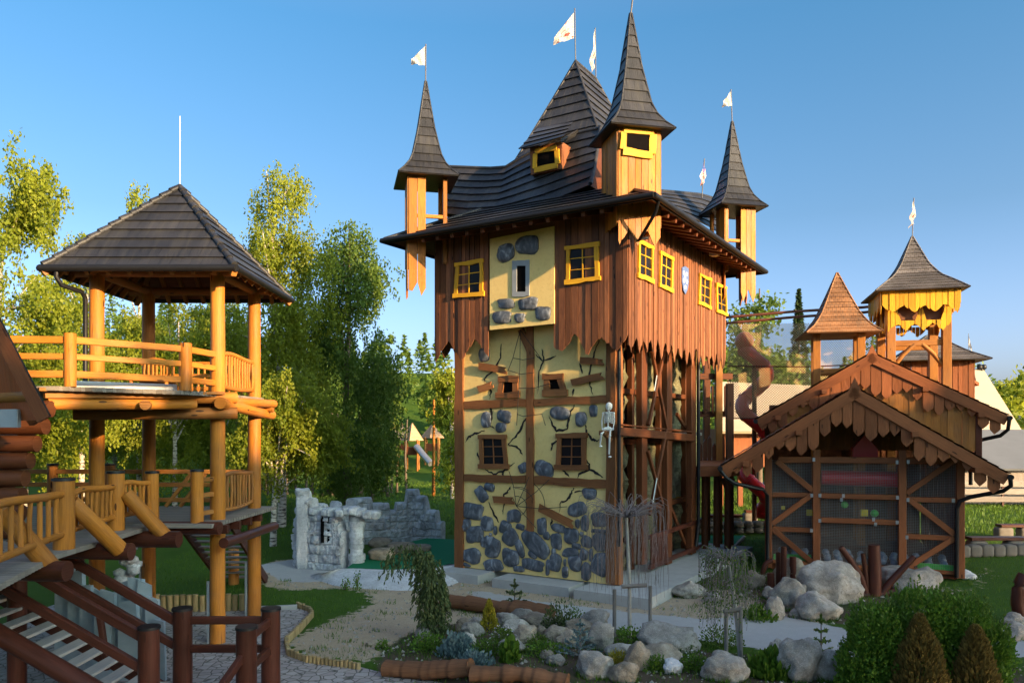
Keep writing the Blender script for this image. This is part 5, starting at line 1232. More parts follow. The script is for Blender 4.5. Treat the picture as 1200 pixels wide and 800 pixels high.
# paving
t = NT('interlocking pavers'); p = t.mapping(t.pos(), (1, 1, 1)); w_ = t.noise(p, 1.3, 3)
v_ = t.n('TexVoronoi', {'Vector': p, 'Scale': 4.6, 'Randomness': .72}, feature='DISTANCE_TO_EDGE').outputs['Distance']; vc = t.n('TexVoronoi', {'Vector': p, 'Scale': 4.6, 'Randomness': .72}).outputs['Color']
c = t.mix(t.n('SeparateColor', {0: vc}).outputs[0], (.36, .31, .29), (.52, .47, .44)); c = t.mix(t.noise(p, 30, 3), c, (.30, .26, .24)); j_ = t.ramp(v_, [(.0, (0, 0, 0)), (.07, (1, 1, 1))]); c = t.mix(j_, (.085, .08, .06), c); c = t.mix(t.ramp(w_, [(.6, (0, 0, 0)), (.75, (.6, .6, .6))]), c, (.33, .28, .22))
M['pave'] = t.done(t.bsdf(c, .85, t.bump(j_, .8, .02), .2))
mb = MB(); pw_ = [V3((max(-13.5, x), max(12.2, y), .012)) for x, y in poly_world(PAVE)]; mb.prism(pw_, V3((0, 0, 1)), .1); o = mb.build('paving', M['pave'], origin=(-8, 15, 0)); tag(o, 'cobbled grey paving of the yard', 'paving', None, 'structure')
t = NT('green artificial turf'); p = t.pos(); n_ = t.noise(p, 60, 3); c = t.mix(n_, (.010, .115, .050), (.022, .19, .085)); M['turf'] = t.done(t.bsdf(c, .9, t.bump(n_, .5, .01), .1))
def sheet(name, pts, z, m, lab, th=.12):
    mb = MB(); q_ = [gz(x, y, z) for x, y in pts]; mb.prism(q_, V3((0, 0, 1)), th); o = mb.build(name, m); tag(o, lab, 'turf', None, 'structure'); return o
sheet('turf', [(405, 666), (440, 666), (490, 666), (538, 660), (538, 632), (500, 630), (455, 640), (424, 652)], .30, M['turf'], 'green artificial turf beside the castle', .3)
sheet('turf', [(806, 655), (846, 656), (872, 629), (872, 627), (800, 627)], .05, M['turf'], 'green artificial turf right of the castle')
mb = MB(); mb.beam(gz(872, 629, .07), gz(845, 657, .07), .1, .16); o = mb.build('turf_edging', M['stake']); tag(o, 'low timber edging along the right side of the green turf', 'edging')
# moulded rim in front of the ruin
inn = [gz(x, y, .32) for x, y in ((380, 671), (402, 665), (430, 666.5), (460, 667), (490, 667), (520, 664), (540, 660))]
out_ = [gz(x, y, -.04) for x, y in ((362, 676), (392, 688), (425, 693), (460, 694), (495, 693), (530, 688), (556, 676))]
mb = MB(); rows = []
for k in range(7):
    t_ = k/6; rows.append([])
    for a, b in zip(bez(inn, 24), bez(out_, 24)):
        q_ = a.lerp(b, t_); q_.z = -.04+.36*(1-t_)**.6+.03*noise.noise(q_*2.0); rows[-1].append(q_)
for a, b in zip(rows[:-1], rows[1:]):
    for i in range(24): mb.add([a[i], a[i+1], b[i+1], b[i]], [[0, 1, 2, 3]], None, .5, True)
o = mb.build('moulded_rim', M['plinth']); tag(o, 'pale moulded rim sloping down in front of the green turf by the ruin', 'rim')
# far road and path strips
t = NT('asphalt road'); p = t.pos(); M['asphalt'] = t.done(t.bsdf(t.mix(t.noise(p, 8, 4), (.06, .06, .062), (.11, .11, .112)), .85))
mb = MB(); mb.prism([V3((22, 66, .06)), V3((90, 60, .06)), V3((90, 66, .06)), V3((22, 73, .06))], V3((0, 0, 1)), .1); o = mb.build('road', M['asphalt']); tag(o, 'grey road beyond the lawn at the right', 'road', None, 'structure')
# ================================================================== RUIN
def rblock(mb, c, sx, sy, sz, rz=0, e=4.0, amp=.08, sub=2):
    bm = bmesh.new(); bmesh.ops.create_icosphere(bm, subdivisions=sub, radius=1); sd = V3((rnd.random()*99,)*3); vs = []
    for b in bm.verts:
        p = b.co; r = (abs(p.x)**e+abs(p.y)**e+abs(p.z)**e)**(1/e); q_ = p/r*(1+amp*noise.noise(p*1.4+sd)+amp*.5*noise.noise(p*4+sd)); q_ = V3((q_.x*sx/2, q_.y*sy/2, q_.z*sz/2)); q_.rotate(Euler((0, 0, rz))); vs.append(q_+V3(c))
    mb.add(vs, [[q_.index for q_ in f.verts] for f in bm.faces], None, None, True); bm.free()
ruin = thing('ruin', tuple(gz(400, 668)), 'grey white moulded castle ruin with arrow slit and broken column', 'ruin')
def ruin_wall(path, hfun, th, name, row=.26, bw=.36):
    mb = MB(); pts = bez(path, 60); Ls = [0]
    for a, b in zip(pts[:-1], pts[1:]): Ls.append(Ls[-1]+(b-a).length)
    tot = Ls[-1]; z = 0; r = 0
    while z < 2.7:
        s = -(r % 2)*bw*.5; hh = row*rnd.uniform(.85, 1.15)
        while s < tot:
            w = bw*rnd.uniform(.7, 1.35); m = min(max(s+w/2, .05), tot-.05); i = next((k for k in range(1, 61) if Ls[k] >= m), 60); a, b = pts[i-1], pts[i]; d = (b-a).normalized(); q_ = a.lerp(b, (m-Ls[i-1])/(Ls[i]-Ls[i-1]+1e-9))
            if z+hh*.6 < hfun(m/tot): rblock(mb, q_+V3((0, 0, z+hh/2))+V3((-d.y, d.x, 0))*rnd.uniform(-.04, .04), w*1.08, th*rnd.uniform(.92, 1.08), hh*1.1, math.atan2(d.y, d.x), 5.5, .09)
            s += w
        z += hh; r += 1
    return mb.build(name, M['ruin'], ruin)
R0, R1 = gz(352, 663), gz(404, 668)
def carved_wall(path, hfun, th, name, row=.27, bw=.36, seed=1, res=.045):
    """moulded wall: a height field of irregular blocks with deep joints, front and back, with a broken top line"""
    r_ = random.Random(seed); pts = bez(path, 80); Ls = [0]
    for p, q_ in zip(pts[:-1], pts[1:]): Ls.append(Ls[-1]+(q_-p).length)
    tot = Ls[-1]
    def onp(m):
        m = min(max(m, 0), tot-1e-4); i = next((k for k in range(1, 81) if Ls[k] >= m), 80); p, q_ = pts[i-1], pts[i]; d = (q_-p).normalized()
        return p+d*(m-Ls[i-1]), V3((d.y, -d.x, 0))
    rows = []; z = 0
    while z < 3.0:
        hh = row*r_.uniform(.75, 1.3); s = -r_.random()*bw; bl_ = []
        while s < tot+.1:
            w = bw*r_.uniform(.55, 1.6); bl_.append((s, s+w, r_.uniform(-.03, .075), r_.uniform(-.25, .25))); s += w
        rows.append((z, z+hh, bl_)); z += hh
    def disp(s, z):
        wob = .05*noise.noise(V3((s*2.2, z*2.2, seed))); s2, z2 = s+wob, z+.05*noise.noise(V3((s*2.2, z*2.2, seed+5)))
        for z0, z1_, bl_ in rows:
            if z0 <= z2 < z1_:
                for s0, s1, o_, tl in bl_:
                    if s0 <= s2 < s1:
                        e_ = min(s2-s0, s1-s2, z2-z0, z1_-z2); g_ = min(1, max(0, e_/.045)); return -.07*(1-g_)**1.5+o_*g_+tl*(s2-(s0+s1)/2)*.25*g_+.05*noise.noise(V3((s*5, z*5, seed)))+.022*noise.noise(V3((s*16, z*16, seed)))
        return 0
    n = int(tot/res); mb = MB()
    def top(s):
        h0 = hfun(s/tot); best = h0
        for z0, z1_, bl_ in rows:
            if z0 <= h0 < z1_:
                for k_, (s0, s1, o_, tl) in enumerate(bl_):
                    if s0 <= s < s1: best = z1_-.02 if (o_ > .015) else z0
        return max(.3, best)
    m = int(2.9/res); cols = []
    for i in range(n+1):
        s = tot*i/n; P_, N_ = onp(s); tp = top(s); f_, b_ = [], []
        for j in range(m+1):
            z = tp*j/m; r_in = .10*max(0, (z-tp+.12)/.12)**2
            f_.append(P_+N_*(th/2+disp(s, z)-r_in)+V3((0, 0, z-(.05 if j == 0 else 0)))); b_.append(P_-N_*(th/2+disp(s+9, z)-r_in)+V3((0, 0, z-(.05 if j == 0 else 0))))
        cols.append(f_+b_[::-1])
    K = len(cols[0])
    mb.add([p for c_ in cols for p in c_], [[i*K+k, (i+1)*K+k, (i+1)*K+k+1, i*K+k+1] for i in range(n) for k in range(K-1)]+[list(range(K)), [n*K+k for k in range(K-1, -1, -1)]], None, .5, False)
    return mb.build(name, M['ruin'], ruin)
carved_wall([R0, R1], lambda t_: (2.55-.75*t_+.15*math.sin(t_*11)) if t_ > .2 else 2.8, .5, 'front_wall', .27, .30, 3)
carved_wall([R0, V3((-8.0, 31.5, 0)), V3((-6.8, 34.2, 0)), V3((-4.5, 35.0, 0)), V3((-3.1, 34.6, 0))], lambda t_: 1.85+.12*math.sin(t_*23)-.9*max(0, t_-.9)*9+(.25 if .76 < t_ < .9 else 0), .55, 'back_wall', .30, .42, 8, .07)
mb = MB(); c0 = gz(418, 668)
for k in range(10): z = k*.2; mb.tube([c0+V3((0, 0, z)), c0+V3((0, 0, z+.2))], .32-.03*(k % 2)-(.05 if 2 < k < 8 else 0), 12)
for k in range(6): rblock(mb, c0+V3((-.55+k*.24, rnd.uniform(-.1, .1), 2.1+.09*math.sin(k))), .34, .8, .30, 0, 5, .12, 3)
mb.build('broken_column', M['ruin'], ruin)
mb = MB(); c0 = R0.lerp(R1, .1)
rblock(mb, c0+V3((.0, -.10, 1.35)), .46, .62, 2.85, 0, 9, .05, 4); rblock(mb, c0+V3((-.05, -.1, 2.75)), .5, .6, .35, .2, 5, .2, 3)
mb.build('buttress', M['plinth'], ruin)
mb = MB(); c0 = R0.lerp(R1, .62)+V3((0, -.30, 1.45))
for dx in (-.12, .12): mb.prism([c0+V3((dx-.06, 0, -.45)), c0+V3((dx+.06, 0, -.45)), c0+V3((dx+.06, 0, .4)), c0+V3((dx, 0, .52)), c0+V3((dx-.06, 0, .4))], V3((0, -1, 0)), .03)
mb.build('arrow_slit', M['dark'], ruin)
for (x, y, w, hh, lab) in ((447, 648, 30, 14, 'lower tan ledge stone on the turf behind the broken column'), (470, 640, 34, 13, 'middle tan ledge stone against the curved ruin wall'), (446, 634, 26, 12, 'upper tan ledge stone beside the broken ruin column'), (490, 638, 30, 8, 'flat tan ledge stone nearest the castle inside the ruin')):
    c0 = gz(x, y+6, .3); k = c0.y/F; mb = MB(); rblock(mb, c0+V3((0, 0, hh*k/2-.05)), w*k, .9, hh*k, 0, 3.2, .15, 3); o = mb.build('ledge_stone', M['rockwarm']); tag(o, lab, 'stone')
# ================================================================== BOULDERS
ROCKS = []
def rock(bx, ox, oy, sc, mat, lab, deep=.8, ang=3, sink=.12):
    x0, y0, x1, y1 = [v for v in bx]; x0, x1, y0, y1 = ox+x0/sc, ox+x1/sc, oy+y0/sc, oy+y1/sc
    yb = min(y1, 860); c0 = gp((x0+x1)/2, yb); k = c0.y/F; w, hh = (x1-x0)*k, (y1-y0)*k
    mb = MB(); d = w*deep; c0.y += d*.35; hh2 = hh*.9; ROCKS.append((c0.x, c0.y, w*.56, d*.52))
    mb.blob(c0+V3((0, 0, hh2*.42)), w*.63, d*.6, hh2*.70, 4, .30, 1.2, rot=Euler((rnd.uniform(-.15, .15), rnd.uniform(-.2, .2), rnd.uniform(-.5, .5))), cuts=ang)
    o = mb.build('boulder', M[mat], origin=tuple(c0)); tag(o, lab, 'boulder', 'boulders of the rock garden'); return o
Z7 = (500, 540, 3.078); Z5 = (840, 600, 3.333); Z8 = (420, 620, 4.286)
for bx, mat, lab in (((250, 568, 322, 615), 'rock', 'grey rounded boulder just right of the golden conifer'), ((305, 548, 385, 600), 'rock', 'pale boulder touching the front of the long carved log'), ((345, 570, 455, 620), 'rockwarm', 'wide low tan boulder at the right end of the carved log'),
    ((280, 605, 368, 648), 'rock', 'flat grey boulder behind the purple white flowers'), ((312, 630, 395, 692), 'rockwarm', 'tan boulder right of the purple white flowers'), ((130, 612, 202, 664), 'rock', 'grey boulder left of the golden conifer and in front of it'), ((105, 655, 175, 708), 'rock', 'mossy grey boulder half hidden by blue fescue'),
    ((105, 592, 160, 630), 'rockwarm', 'small brown boulder right of the weeping spruce'), ((430, 625, 500, 674), 'rockwarm', 'brown boulder in the middle of the garden left of the blue spruce'), ((390, 620, 430, 662), 'rockwarm', 'narrow tan stone between two wider tan boulders'), ((500, 592, 598, 657), 'rockwarm', 'rounded tan boulder above the blue spruce'),
    ((562, 555, 665, 628), 'rock', 'big grey boulder beside the gravel path behind the blue spruce'), ((480, 645, 545, 702), 'rockwarm', 'tan boulder touching the left of the blue spruce'), ((590, 615, 680, 707), 'rock', 'tall grey boulder right of the blue spruce'), ((250, 690, 345, 737), 'rock', 'low grey boulder with grass tuft in front near the carved logs'),
    ((555, 730, 665, 820), 'rock', 'large grey boulder at the bottom edge below the blue spruce'), ((655, 692, 745, 747), 'rock', 'grey wedge boulder above the yellow cushion plant'), ((725, 692, 797, 792), 'rockwarm', 'upright tan boulder right of the yellow cushion plant'), ((675, 765, 755, 835), 'rockwarm', 'tan boulder at the bottom edge under the yellow cushion plant'),
    ((800, 612, 965, 714), 'rock', 'largest pale granite boulder between the two weeping trees'), ((780, 700, 905, 762), 'rockwarm', 'long tan boulder under the largest pale boulder'), ((1020, 735, 1145, 835), 'rock', 'big pale boulder at the bottom edge below the leafy weeping tree'), ((415, 730, 460, 762), 'rockwarm', 'small brown stone behind the front carved log'),
    ((440, 745, 495, 782), 'rock', 'small grey angular stone near the blue spruce foot'), ((860, 755, 920, 805), 'plinth', 'small whitish layered stone right of the mossy cushion'), ((905, 435, 1000, 492), 'rock', 'pale boulder on the dirt beyond the gravel path'), ((835, 455, 880, 487), 'rock', 'small stone left of the pale boulder beyond the path'),
    ((1015, 475, 1060, 512), 'rock', 'small rock at the path edge behind the leafy weeping tree'), ((160, 585, 200, 617), 'rock', 'small grey stone behind the golden conifer'), ((1065, 712, 1100, 738), 'rock', 'little stone perched by the big pale boulder below the leafy weeping tree')):
    rock(bx, *Z7, mat, lab)
for bx, mat, lab in (((230, 265, 365, 377), 'rock', 'rounded pale boulder below the cut wooden posts'), ((360, 203, 565, 352), 'rock', 'biggest grey boulder left of the driftwood stump'), ((340, 315, 470, 417), 'rock', 'grey boulder at the path side left of the box hedge'), ((195, 330, 265, 417), 'rock', 'angular light boulder at the end of the leafy weeping tree'),
    ((240, 185, 355, 292), 'rockwarm', 'tan boulder behind the cut wooden posts'), ((670, 212, 870, 332), 'rock', 'pale boulder right of the driftwood stump behind the hedge'), ((120, 220, 185, 292), 'rockwarm', 'tan stone by the pavilion downpipe'), ((185, 290, 232, 337), 'rock', 'small grey stone beside the rounded pale boulder'), ((290, 372, 340, 407), 'rock', 'small stone in the grass at the path edge'),
    ((270, 535, 420, 700), 'rock', 'dark grey round boulder with steep face at the bottom edge left of the hedge'), ((215, 525, 300, 622), 'rock', 'light boulder leaning on the dark grey round boulder'), ((405, 590, 500, 700), 'rock', 'grey stone at the bottom edge against the box hedge'), ((1135, 395, 1210, 442), 'rock', 'upper pale rock right of the hedge at the edge'), ((1140, 440, 1215, 502), 'rock', 'lower pale rock right of the hedge at the edge'), ((965, 225, 1015, 262), 'plinth', 'white stone at the right corner of the pavilion')):
    rock(bx, *Z5, mat, lab)
rock((290, 500, 368, 572), *Z8, 'rock', 'light grey stone left of the weeping spruce foot', ang=5); rock((45, 565, 95, 592), *Z8, 'rockwarm', 'small brown stone on the bare dirt left of the spruce')
# pebbles and grit: uncountable
qv, qt = [], []
def scatter(n, msk, thr=.5):
    out = []; w = np.argwhere(msk > thr); sel = w[NR.integers(0, len(w), n)]
    x = fx[sel[:, 0]]+NR.uniform(-.5, .5, n)*st_; y = fy[sel[:, 1]]+NR.uniform(-.5, .5, n)*st_
    return x, y, np.array([gh(a, b) for a, b in zip(x, y)])
x, y, z = scatter(5200, np.maximum(mk_dirt*(1-mk_grav), mk_soil), .4)
for a, b, c_ in zip(x, y, z):
    s = .012+.05*NR.random()**3; pts = [V3((NR.uniform(-1, 1)*.4, NR.uniform(-1, 1)*.4, 1))*s]; ring_ = [V3((math.cos(k*1.257)*NR.uniform(.8, 1.2), math.sin(k*1.257)*NR.uniform(.8, 1.2), -.1))*s for k in range(5)]
    for k in range(5): qv += [V3((a, b, c_))+pts[0], V3((a, b, c_))+ring_[k], V3((a, b, c_))+ring_[(k+1) % 5]]; qt.append(.5)
np_mesh('gravel', [tuple(v) for v in qv], 3, qt, M['rock'], label='loose pebbles on the bare ground', cat='gravel', kind='stuff')
# grass blades
gmask = (1-np.clip(mk_dirt*1.15+mk_grav*1.6+mk_soil*.75+mk_pave*2, 0, 1))
def blocked(x, y):
    d = V3((x, y, 0))-CF.o; u_, v_ = d.dot(CF.u), d.dot(CF.v)
    if -1.0 < u_ < WF+.2 and -.7 < v_ < WR+1: return True
    d = V3((x, y, 0))-PF.o; u_, v_ = d.dot(PF.u), d.dot(PF.v)
    if -.1 < u_ < 6.4 and -.1 < v_ < 8: return True
    return inside(TURF1, np.array([x]), np.array([y]))[0] or inside(TURF2, np.array([x]), np.array([y]))[0]
TURF1 = poly_world([(350, 690), (560, 690), (545, 628), (420, 628), (352, 655)]); TURF2 = poly_world([(800, 660), (846, 658), (875, 627), (800, 625)])
def blades(n, msk, thr, hmin, hmax, wd):
    x, y, z = scatter(n, msk, thr); out, tn = [], []
    for a, b, c_ in zip(x, y, z):
        if NR.random() > (nz(a, b, 1.1)+.75) or blocked(a, b): continue
        an = NR.uniform(0, 6.28); hh = NR.uniform(hmin, hmax); l = NR.uniform(-.5, .5, 2)*hh; w = wd*NR.uniform(.6, 1.2)
        dx, dy = math.cos(an)*w, math.sin(an)*w; out += [(a-dx, b-dy, c_-.01), (a+dx, b+dy, c_-.01), (a+l[0], b+l[1], c_+hh)]; tn.append(NR.random())
    return out, tn
vis = inside([(-12, 12), (24, 12), (24, 38), (-14, 38)], FX, FY)*gmask
o1, t1 = blades(70000, vis, .55, .05, .13, .010); o2, t2 = blades(9000, mk_soil*(1-mk_grav), .5, .05, .18, .012); o3, t3 = blades(5000, mk_dirt*(1-mk_grav)*(nzm := (bump_ > .12)), .4, .04, .1, .01)
for (rx_, ry_, rw_, rd_) in ROCKS:
    for k in range(int(45+110*rw_)):
        an = NR.uniform(math.pi*.95, math.pi*2.05); q = NR.uniform(.92, 1.22); a, b = rx_+math.cos(an)*rw_*q, ry_+math.sin(an)*rd_*q
        if nz(a, b, 2.5) < -.12: continue
        c_ = gh(a, b); hh = NR.uniform(.05, .17); an = NR.uniform(0, 6.28); dx, dy = math.cos(an)*.011, math.sin(an)*.011; l = NR.uniform(-.6, .6, 2)*hh; o2 += [(a-dx, b-dy, c_-.01), (a+dx, b+dy, c_-.01), (a+l[0], b+l[1], c_+hh)]; t2.append(NR.random())
def far_blades(n, x0, x1, y0, y1):
    out, tn = [], []
    for _ in range(n):
        a, b = NR.uniform(x0, x1), NR.uniform(y0, y1)
        if blocked(a, b) or NR.random() > nz(a, b, .35)*.8+.7: continue
        c_ = gh(a, b); an = NR.uniform(0, 6.28); hh = NR.uniform(.10, .24); w = .028; l = NR.uniform(-.5, .5, 2)*hh; dx, dy = math.cos(an)*w, math.sin(an)*w; out += [(a-dx, b-dy, c_-.01), (a+dx, b+dy, c_-.01), (a+l[0], b+l[1], c_+hh)]; tn.append(NR.random())
    return out, tn
o4, t4 = far_blades(34000, 12, 44, 37, 62); o5, t5 = far_blades(34000, -30, 3, 37, 72); o1 += o4+o5; t1 += t4+t5
for _ in range(150):
    x, y, z = scatter(1, mk_dirt*(1-mk_grav), .35)
    for k in range(int(NR.integers(6, 34))):
        a, b = x[0]+NR.normal()*.13, y[0]+NR.normal()*.13; c_ = gh(a, b); hh = NR.uniform(.04, .12); an = NR.uniform(0, 6.28); dx, dy = math.cos(an)*.012, math.sin(an)*.012; l = NR.uniform(-.6, .6, 2)*hh; o3 += [(a-dx, b-dy, c_-.01), (a+dx, b+dy, c_-.01), (a+l[0], b+l[1], c_+hh)]; t3.append(NR.random())
np_mesh('grass', o1+o2+o3, 3, t1+t2+t3, M['grassb'], label='short grass on lawn and between the rocks', cat='grass', kind='stuff')
# ================================================================== PLANTS OF THE ROCK GARDEN
def bush(name, px, py, w, hh, lab, mat, leaf=.05, n=900, up=.0, stem=True, dome=True, cat='plant', tone=None):
    c0 = gp(px, py); k = c0.y/F; W, Hh = w*k/2, hh*k; th = thing(name, tuple(c0), lab, cat, 'plants of the rock garden')
    P = NR.normal(size=(n, 3)); P /= np.linalg.norm(P, axis=1, keepdims=True); P *= (NR.random(n)**.45)[:, None]
    lump = np.array([1+.3*noise.noise(V3((p[0]*1.8+px, p[1]*1.8, p[2]*1.8))) for p in P]); P *= lump[:, None]; P[:, 2] = np.abs(P[:, 2]) if dome else P[:, 2]
    D = P+np.array([0, 0, up+.2])+NR.normal(size=P.shape)*.35
    Q = P*np.array([W, W, Hh])+np.array([c0.x, c0.y+W*.5, c0.z])
    np_mesh('foliage', leaf_quads(Q, leaf, D), 4, NR.random(n) if tone is None else np.full(n, tone), M[mat], th)
    if stem:
        mb = MB(); b = V3((c0.x, c0.y+W*.5, c0.z-.05))
        for k_ in range(4): mb.tube([b, b+V3((rnd.uniform(-.4, .4)*W, rnd.uniform(-.4, .4)*W, Hh*.7))], .012+.01*W, 5, r1=.006)
        mb.build('stem', M['bark'], th)
    return th
bush('rosemary_bush', 655, 748, 44, 36, 'grey green fine leaved bush beside the gravel path', 'weep', .07, 900, 1)
bush('leafy_shrub', 675, 735, 30, 20, 'small loose shrub at the right end of the carved log', 'grassb', .05, 400, .6)
bush('cushion_plant', 570, 782, 44, 20, 'bright green cushion in front of the golden conifer', 'grassb', .05, 900, .6)
bush('fescue_tuft', 535, 778, 46, 26, 'blue green fescue tuft right of the weeping spruce', 'bluespruce', .10, 800, 1.6)
bush('fescue_tuft', 556, 795, 50, 16, 'low blue green fescue strip behind the front carved log', 'bluespruce', .09, 700, 1.4)
bush('grass_tuft', 597, 790, 26, 28, 'upright green grass tuft in front of the low grey boulder', 'grassb', .14, 500, 2.2)
f = bush('flowering_cushion', 589, 768, 36, 22, 'dark cushion dotted with pale purple white flowers', 'birchdark', .045, 700, .4)
P = NR.normal(size=(90, 3)); P /= np.linalg.norm(P, axis=1, keepdims=True); P[:, 2] = np.abs(P[:, 2]); c0 = gp(589, 768); k = c0.y/F
np_mesh('blossom', leaf_quads(P*np.array([18*k, 18*k, 23*k])+np.array([c0.x, c0.y+9*k, c0.z]), .05), 4, NR.random(90), M['flower'], f)
bush('low_shrub', 632, 772, 34, 16, 'dark purple green shrub in the middle of the garden', 'birchdark', .05, 500); bush('low_shrub', 640, 785, 60, 16, 'spreading green ground shrub left of the blue spruce', 'box', .05, 900)
bush('low_shrub', 742, 768, 46, 26, 'dark green shrub at the foot of the staked bare tree', 'box', .06, 900); bush('low_shrub', 765, 765, 30, 20, 'reddish dark shrub by the right stake', 'brownthuja', .05, 500)
bush('moss_cushion', 772, 800, 36, 18, 'mossy green cushion at the bottom edge', 'grassb', .05, 900); bush('yellow_cushion', 724, 792, 30, 16, 'yellow flowering cushion between the tan boulders', 'goldthuja', .05, 700)
f = bush('flowering_shrub', 817, 800, 40, 24, 'green shrub with small white flowers below the leafy weeping tree', 'grassb', .06, 700); c0 = gp(817, 800); k = c0.y/F
np_mesh('blossom', leaf_quads(P[:40]*np.array([20*k, 20*k, 25*k])+np.array([c0.x, c0.y+10*k, c0.z]), .055), 4, NR.random(40), M['flower'], f)
bush('grass_tuft', 912, 806, 60, 28, 'large bright grass tuft at the bottom edge right of the pale boulder', 'grassb', .2, 1300, 1.8); bush('grass_tuft', 950, 688, 20, 12, 'small grass tuft between pale boulders below the pavilion', 'grassb', .09, 300, 1.6)
bush('grass_tuft', 893, 728, 40, 18, 'low grass tuft left of the rounded pale boulder', 'grassb', .1, 500, 1.4); bush('weed_sprig', 404, 692, 12, 18, 'left small weed sprig on the grass below the moulded rim', 'box', .06, 120, 1.5); bush('weed_sprig', 418, 692, 12, 24, 'right taller weed sprig below the moulded rim', 'box', .06, 140, 1.5)
bush('weed_tuft', 448, 765, 18, 12, 'small green weed on the bare dirt above the front log', 'box', .06, 200); bush('low_shrub', 500, 770, 50, 20, 'green shrub around the foot of the weeping spruce', 'box', .06, 900); bush('low_shrub', 850, 765, 60, 22, 'dark shrub under the leafy weeping tree', 'birchdark', .06, 900)
bush('low_shrub', 800, 775, 40, 16, 'dark low shrub below the largest pale boulder', 'birchdark', .05, 600); bush('low_shrub', 1180, 790, 40, 26, 'dark green shrub at the lower corner right of the bronzed conifers', 'box', .07, 800)
def spikes(th, P, D, leaf, mat, tone=None): return np_mesh('foliage', leaf_quads(np.array(P), leaf, np.array(D), aspect=3.0), 4, NR.random(len(P)) if tone is None else tone, M[mat], th)
def cone_plant(name, px, py, w, hh, lab, mat, leaf, n, sl=1.0, cat='conifer', updir=1.0):
    c0 = gp(px, py); k = c0.y/F; W, Hh = w*k/2, hh*k; th = thing(name, tuple(c0), lab, cat, 'conifers of the rock garden'); cy = c0.y+W*.6; P, D = [], []
    for i in range(n):
        t_ = NR.random()**.8; a = NR.uniform(0, 6.283); r = W*(1-t_)**sl*(.55+.45*NR.random()**.5)*(1+.25*noise.noise(V3((math.cos(a)*2, math.sin(a)*2, t_*4+px)))); P.append((c0.x+r*math.cos(a), cy+r*math.sin(a), c0.z+Hh*t_)); D.append((math.cos(a)*.6, math.sin(a)*.6, updir+NR.uniform(-.3, .3)))
    spikes(th, P, D, leaf, mat); mb = MB(); mb.tube([V3((c0.x, cy, c0.z-.1)), V3((c0.x, cy, c0.z+Hh*.9))], .03, 6, r1=.01); mb.build('trunk', M['bark'], th); return th
cone_plant('golden_conifer', 573, 750, 25, 36, 'small golden yellow cone shaped conifer among the boulders', 'goldthuja', .10, 1300, .8)
cone_plant('bronze_conifer', 1091, 842, 82, 104, 'left bronzed cone conifer in front of the box hedge', 'brownthuja', .13, 6500, .7); cone_plant('bronze_conifer', 1155, 842, 66, 94, 'right greener bronzed cone conifer in front of the box hedge', 'brownthuja', .13, 4500, .62)
# blue spruce
def branchy(name, px, py, w, hh, lab, mat, whorls, nb, leaf, droop=0, grp='conifers of the rock garden'):
    c0 = gp(px, py); k = c0.y/F; W, Hh = w*k/2, hh*k; th = thing(name, tuple(c0), lab, 'conifer', grp); b = V3((c0.x, c0.y+W*.4, c0.z)); P, D = [], []; mb = MB(); mb.tube([b-V3((0, 0, .1)), b+V3((0, 0, Hh))], .03, 6, r1=.008)
    for i in range(whorls):
        t_ = (i+.4)/whorls
        for j in range(nb):
            a = j*6.283/nb+i*.9+rnd.uniform(-.3, .3); L = W*(1.05-t_)*rnd.uniform(.75, 1.1); p0 = b+V3((0, 0, Hh*t_)); p1 = p0+V3((math.cos(a)*L, math.sin(a)*L, L*(.25-droop))); mb.tube([p0, p1], .012, 4, r1=.004)
            for s in range(int(10+L*60)): u_ = rnd.random(); q_ = p0.lerp(p1, u_**.7); P.append(tuple(q_)); d = V3((math.cos(a), math.sin(a), .3))*.7+V3((rnd.uniform(-1, 1), rnd.uniform(-1, 1), rnd.uniform(-.4, .9))); D.append(tuple(d))
    for s in range(40): P.append(tuple(b+V3((0, 0, Hh*rnd.uniform(.8, 1.03))))); D.append((rnd.uniform(-1, 1), rnd.uniform(-1, 1), 1.2))
    spikes(th, P, D, leaf, mat); mb.build('trunk', M['twig'], th); return th
branchy('blue_spruce', 681, 788, 58, 44, 'small silvery blue spruce among tan boulders', 'bluespruce', 5, 7, .10)
branchy('young_pine', 603, 722, 42, 38, 'sparse young pine growing against the long carved log', 'weep', 4, 5, .13); branchy('young_pine', 965, 775, 34, 48, 'young pine sapling standing left of the box hedge', 'pineg', 4, 5, .11)
# weeping spruce
c0 = gp(507, 752); k = c0.y/F; ws_ = thing('weeping_spruce', tuple(c0), 'weeping green spruce bending to the left at its top', 'conifer'); ctr = [c0, c0+V3((.02, .1, .8)), at(508, 690, c0.y), at(500, 652, c0.y), at(484, 643, c0.y), at(466, 646, c0.y), at(458, 656, c0.y)]; mb = MB(); cr_ = bez(ctr, 24); mb.tube(cr_, .04, 6, r1=.012); mb.build('trunk', M['bark'], ws_); P, D = [], []
for i, p in enumerate(cr_[4:]):
    t_ = i/20
    for j in range(24 if t_ < .7 else 8):
        a = rnd.uniform(0, 6.28); r = rnd.uniform(.05, .36 if t_ < .6 else .22); p0 = p+V3((math.cos(a)*r, math.sin(a)*r, rnd.uniform(-.05, .12))); L = rnd.uniform(.25, .95 if t_ < .7 else .6); L = min(L, p0.z-c0.z)
        for s in range(int(L*34)): u_ = rnd.random(); P.append((p0.x+rnd.uniform(-.03, .03)+math.cos(a)*.12*u_, p0.y+rnd.uniform(-.03, .03), p0.z-L*u_)); D.append((math.cos(a)*.5+rnd.uniform(-.5, .5), math.sin(a)*.5+rnd.uniform(-.5, .5), -1))
spikes(ws_, P, D, .10, 'weep')
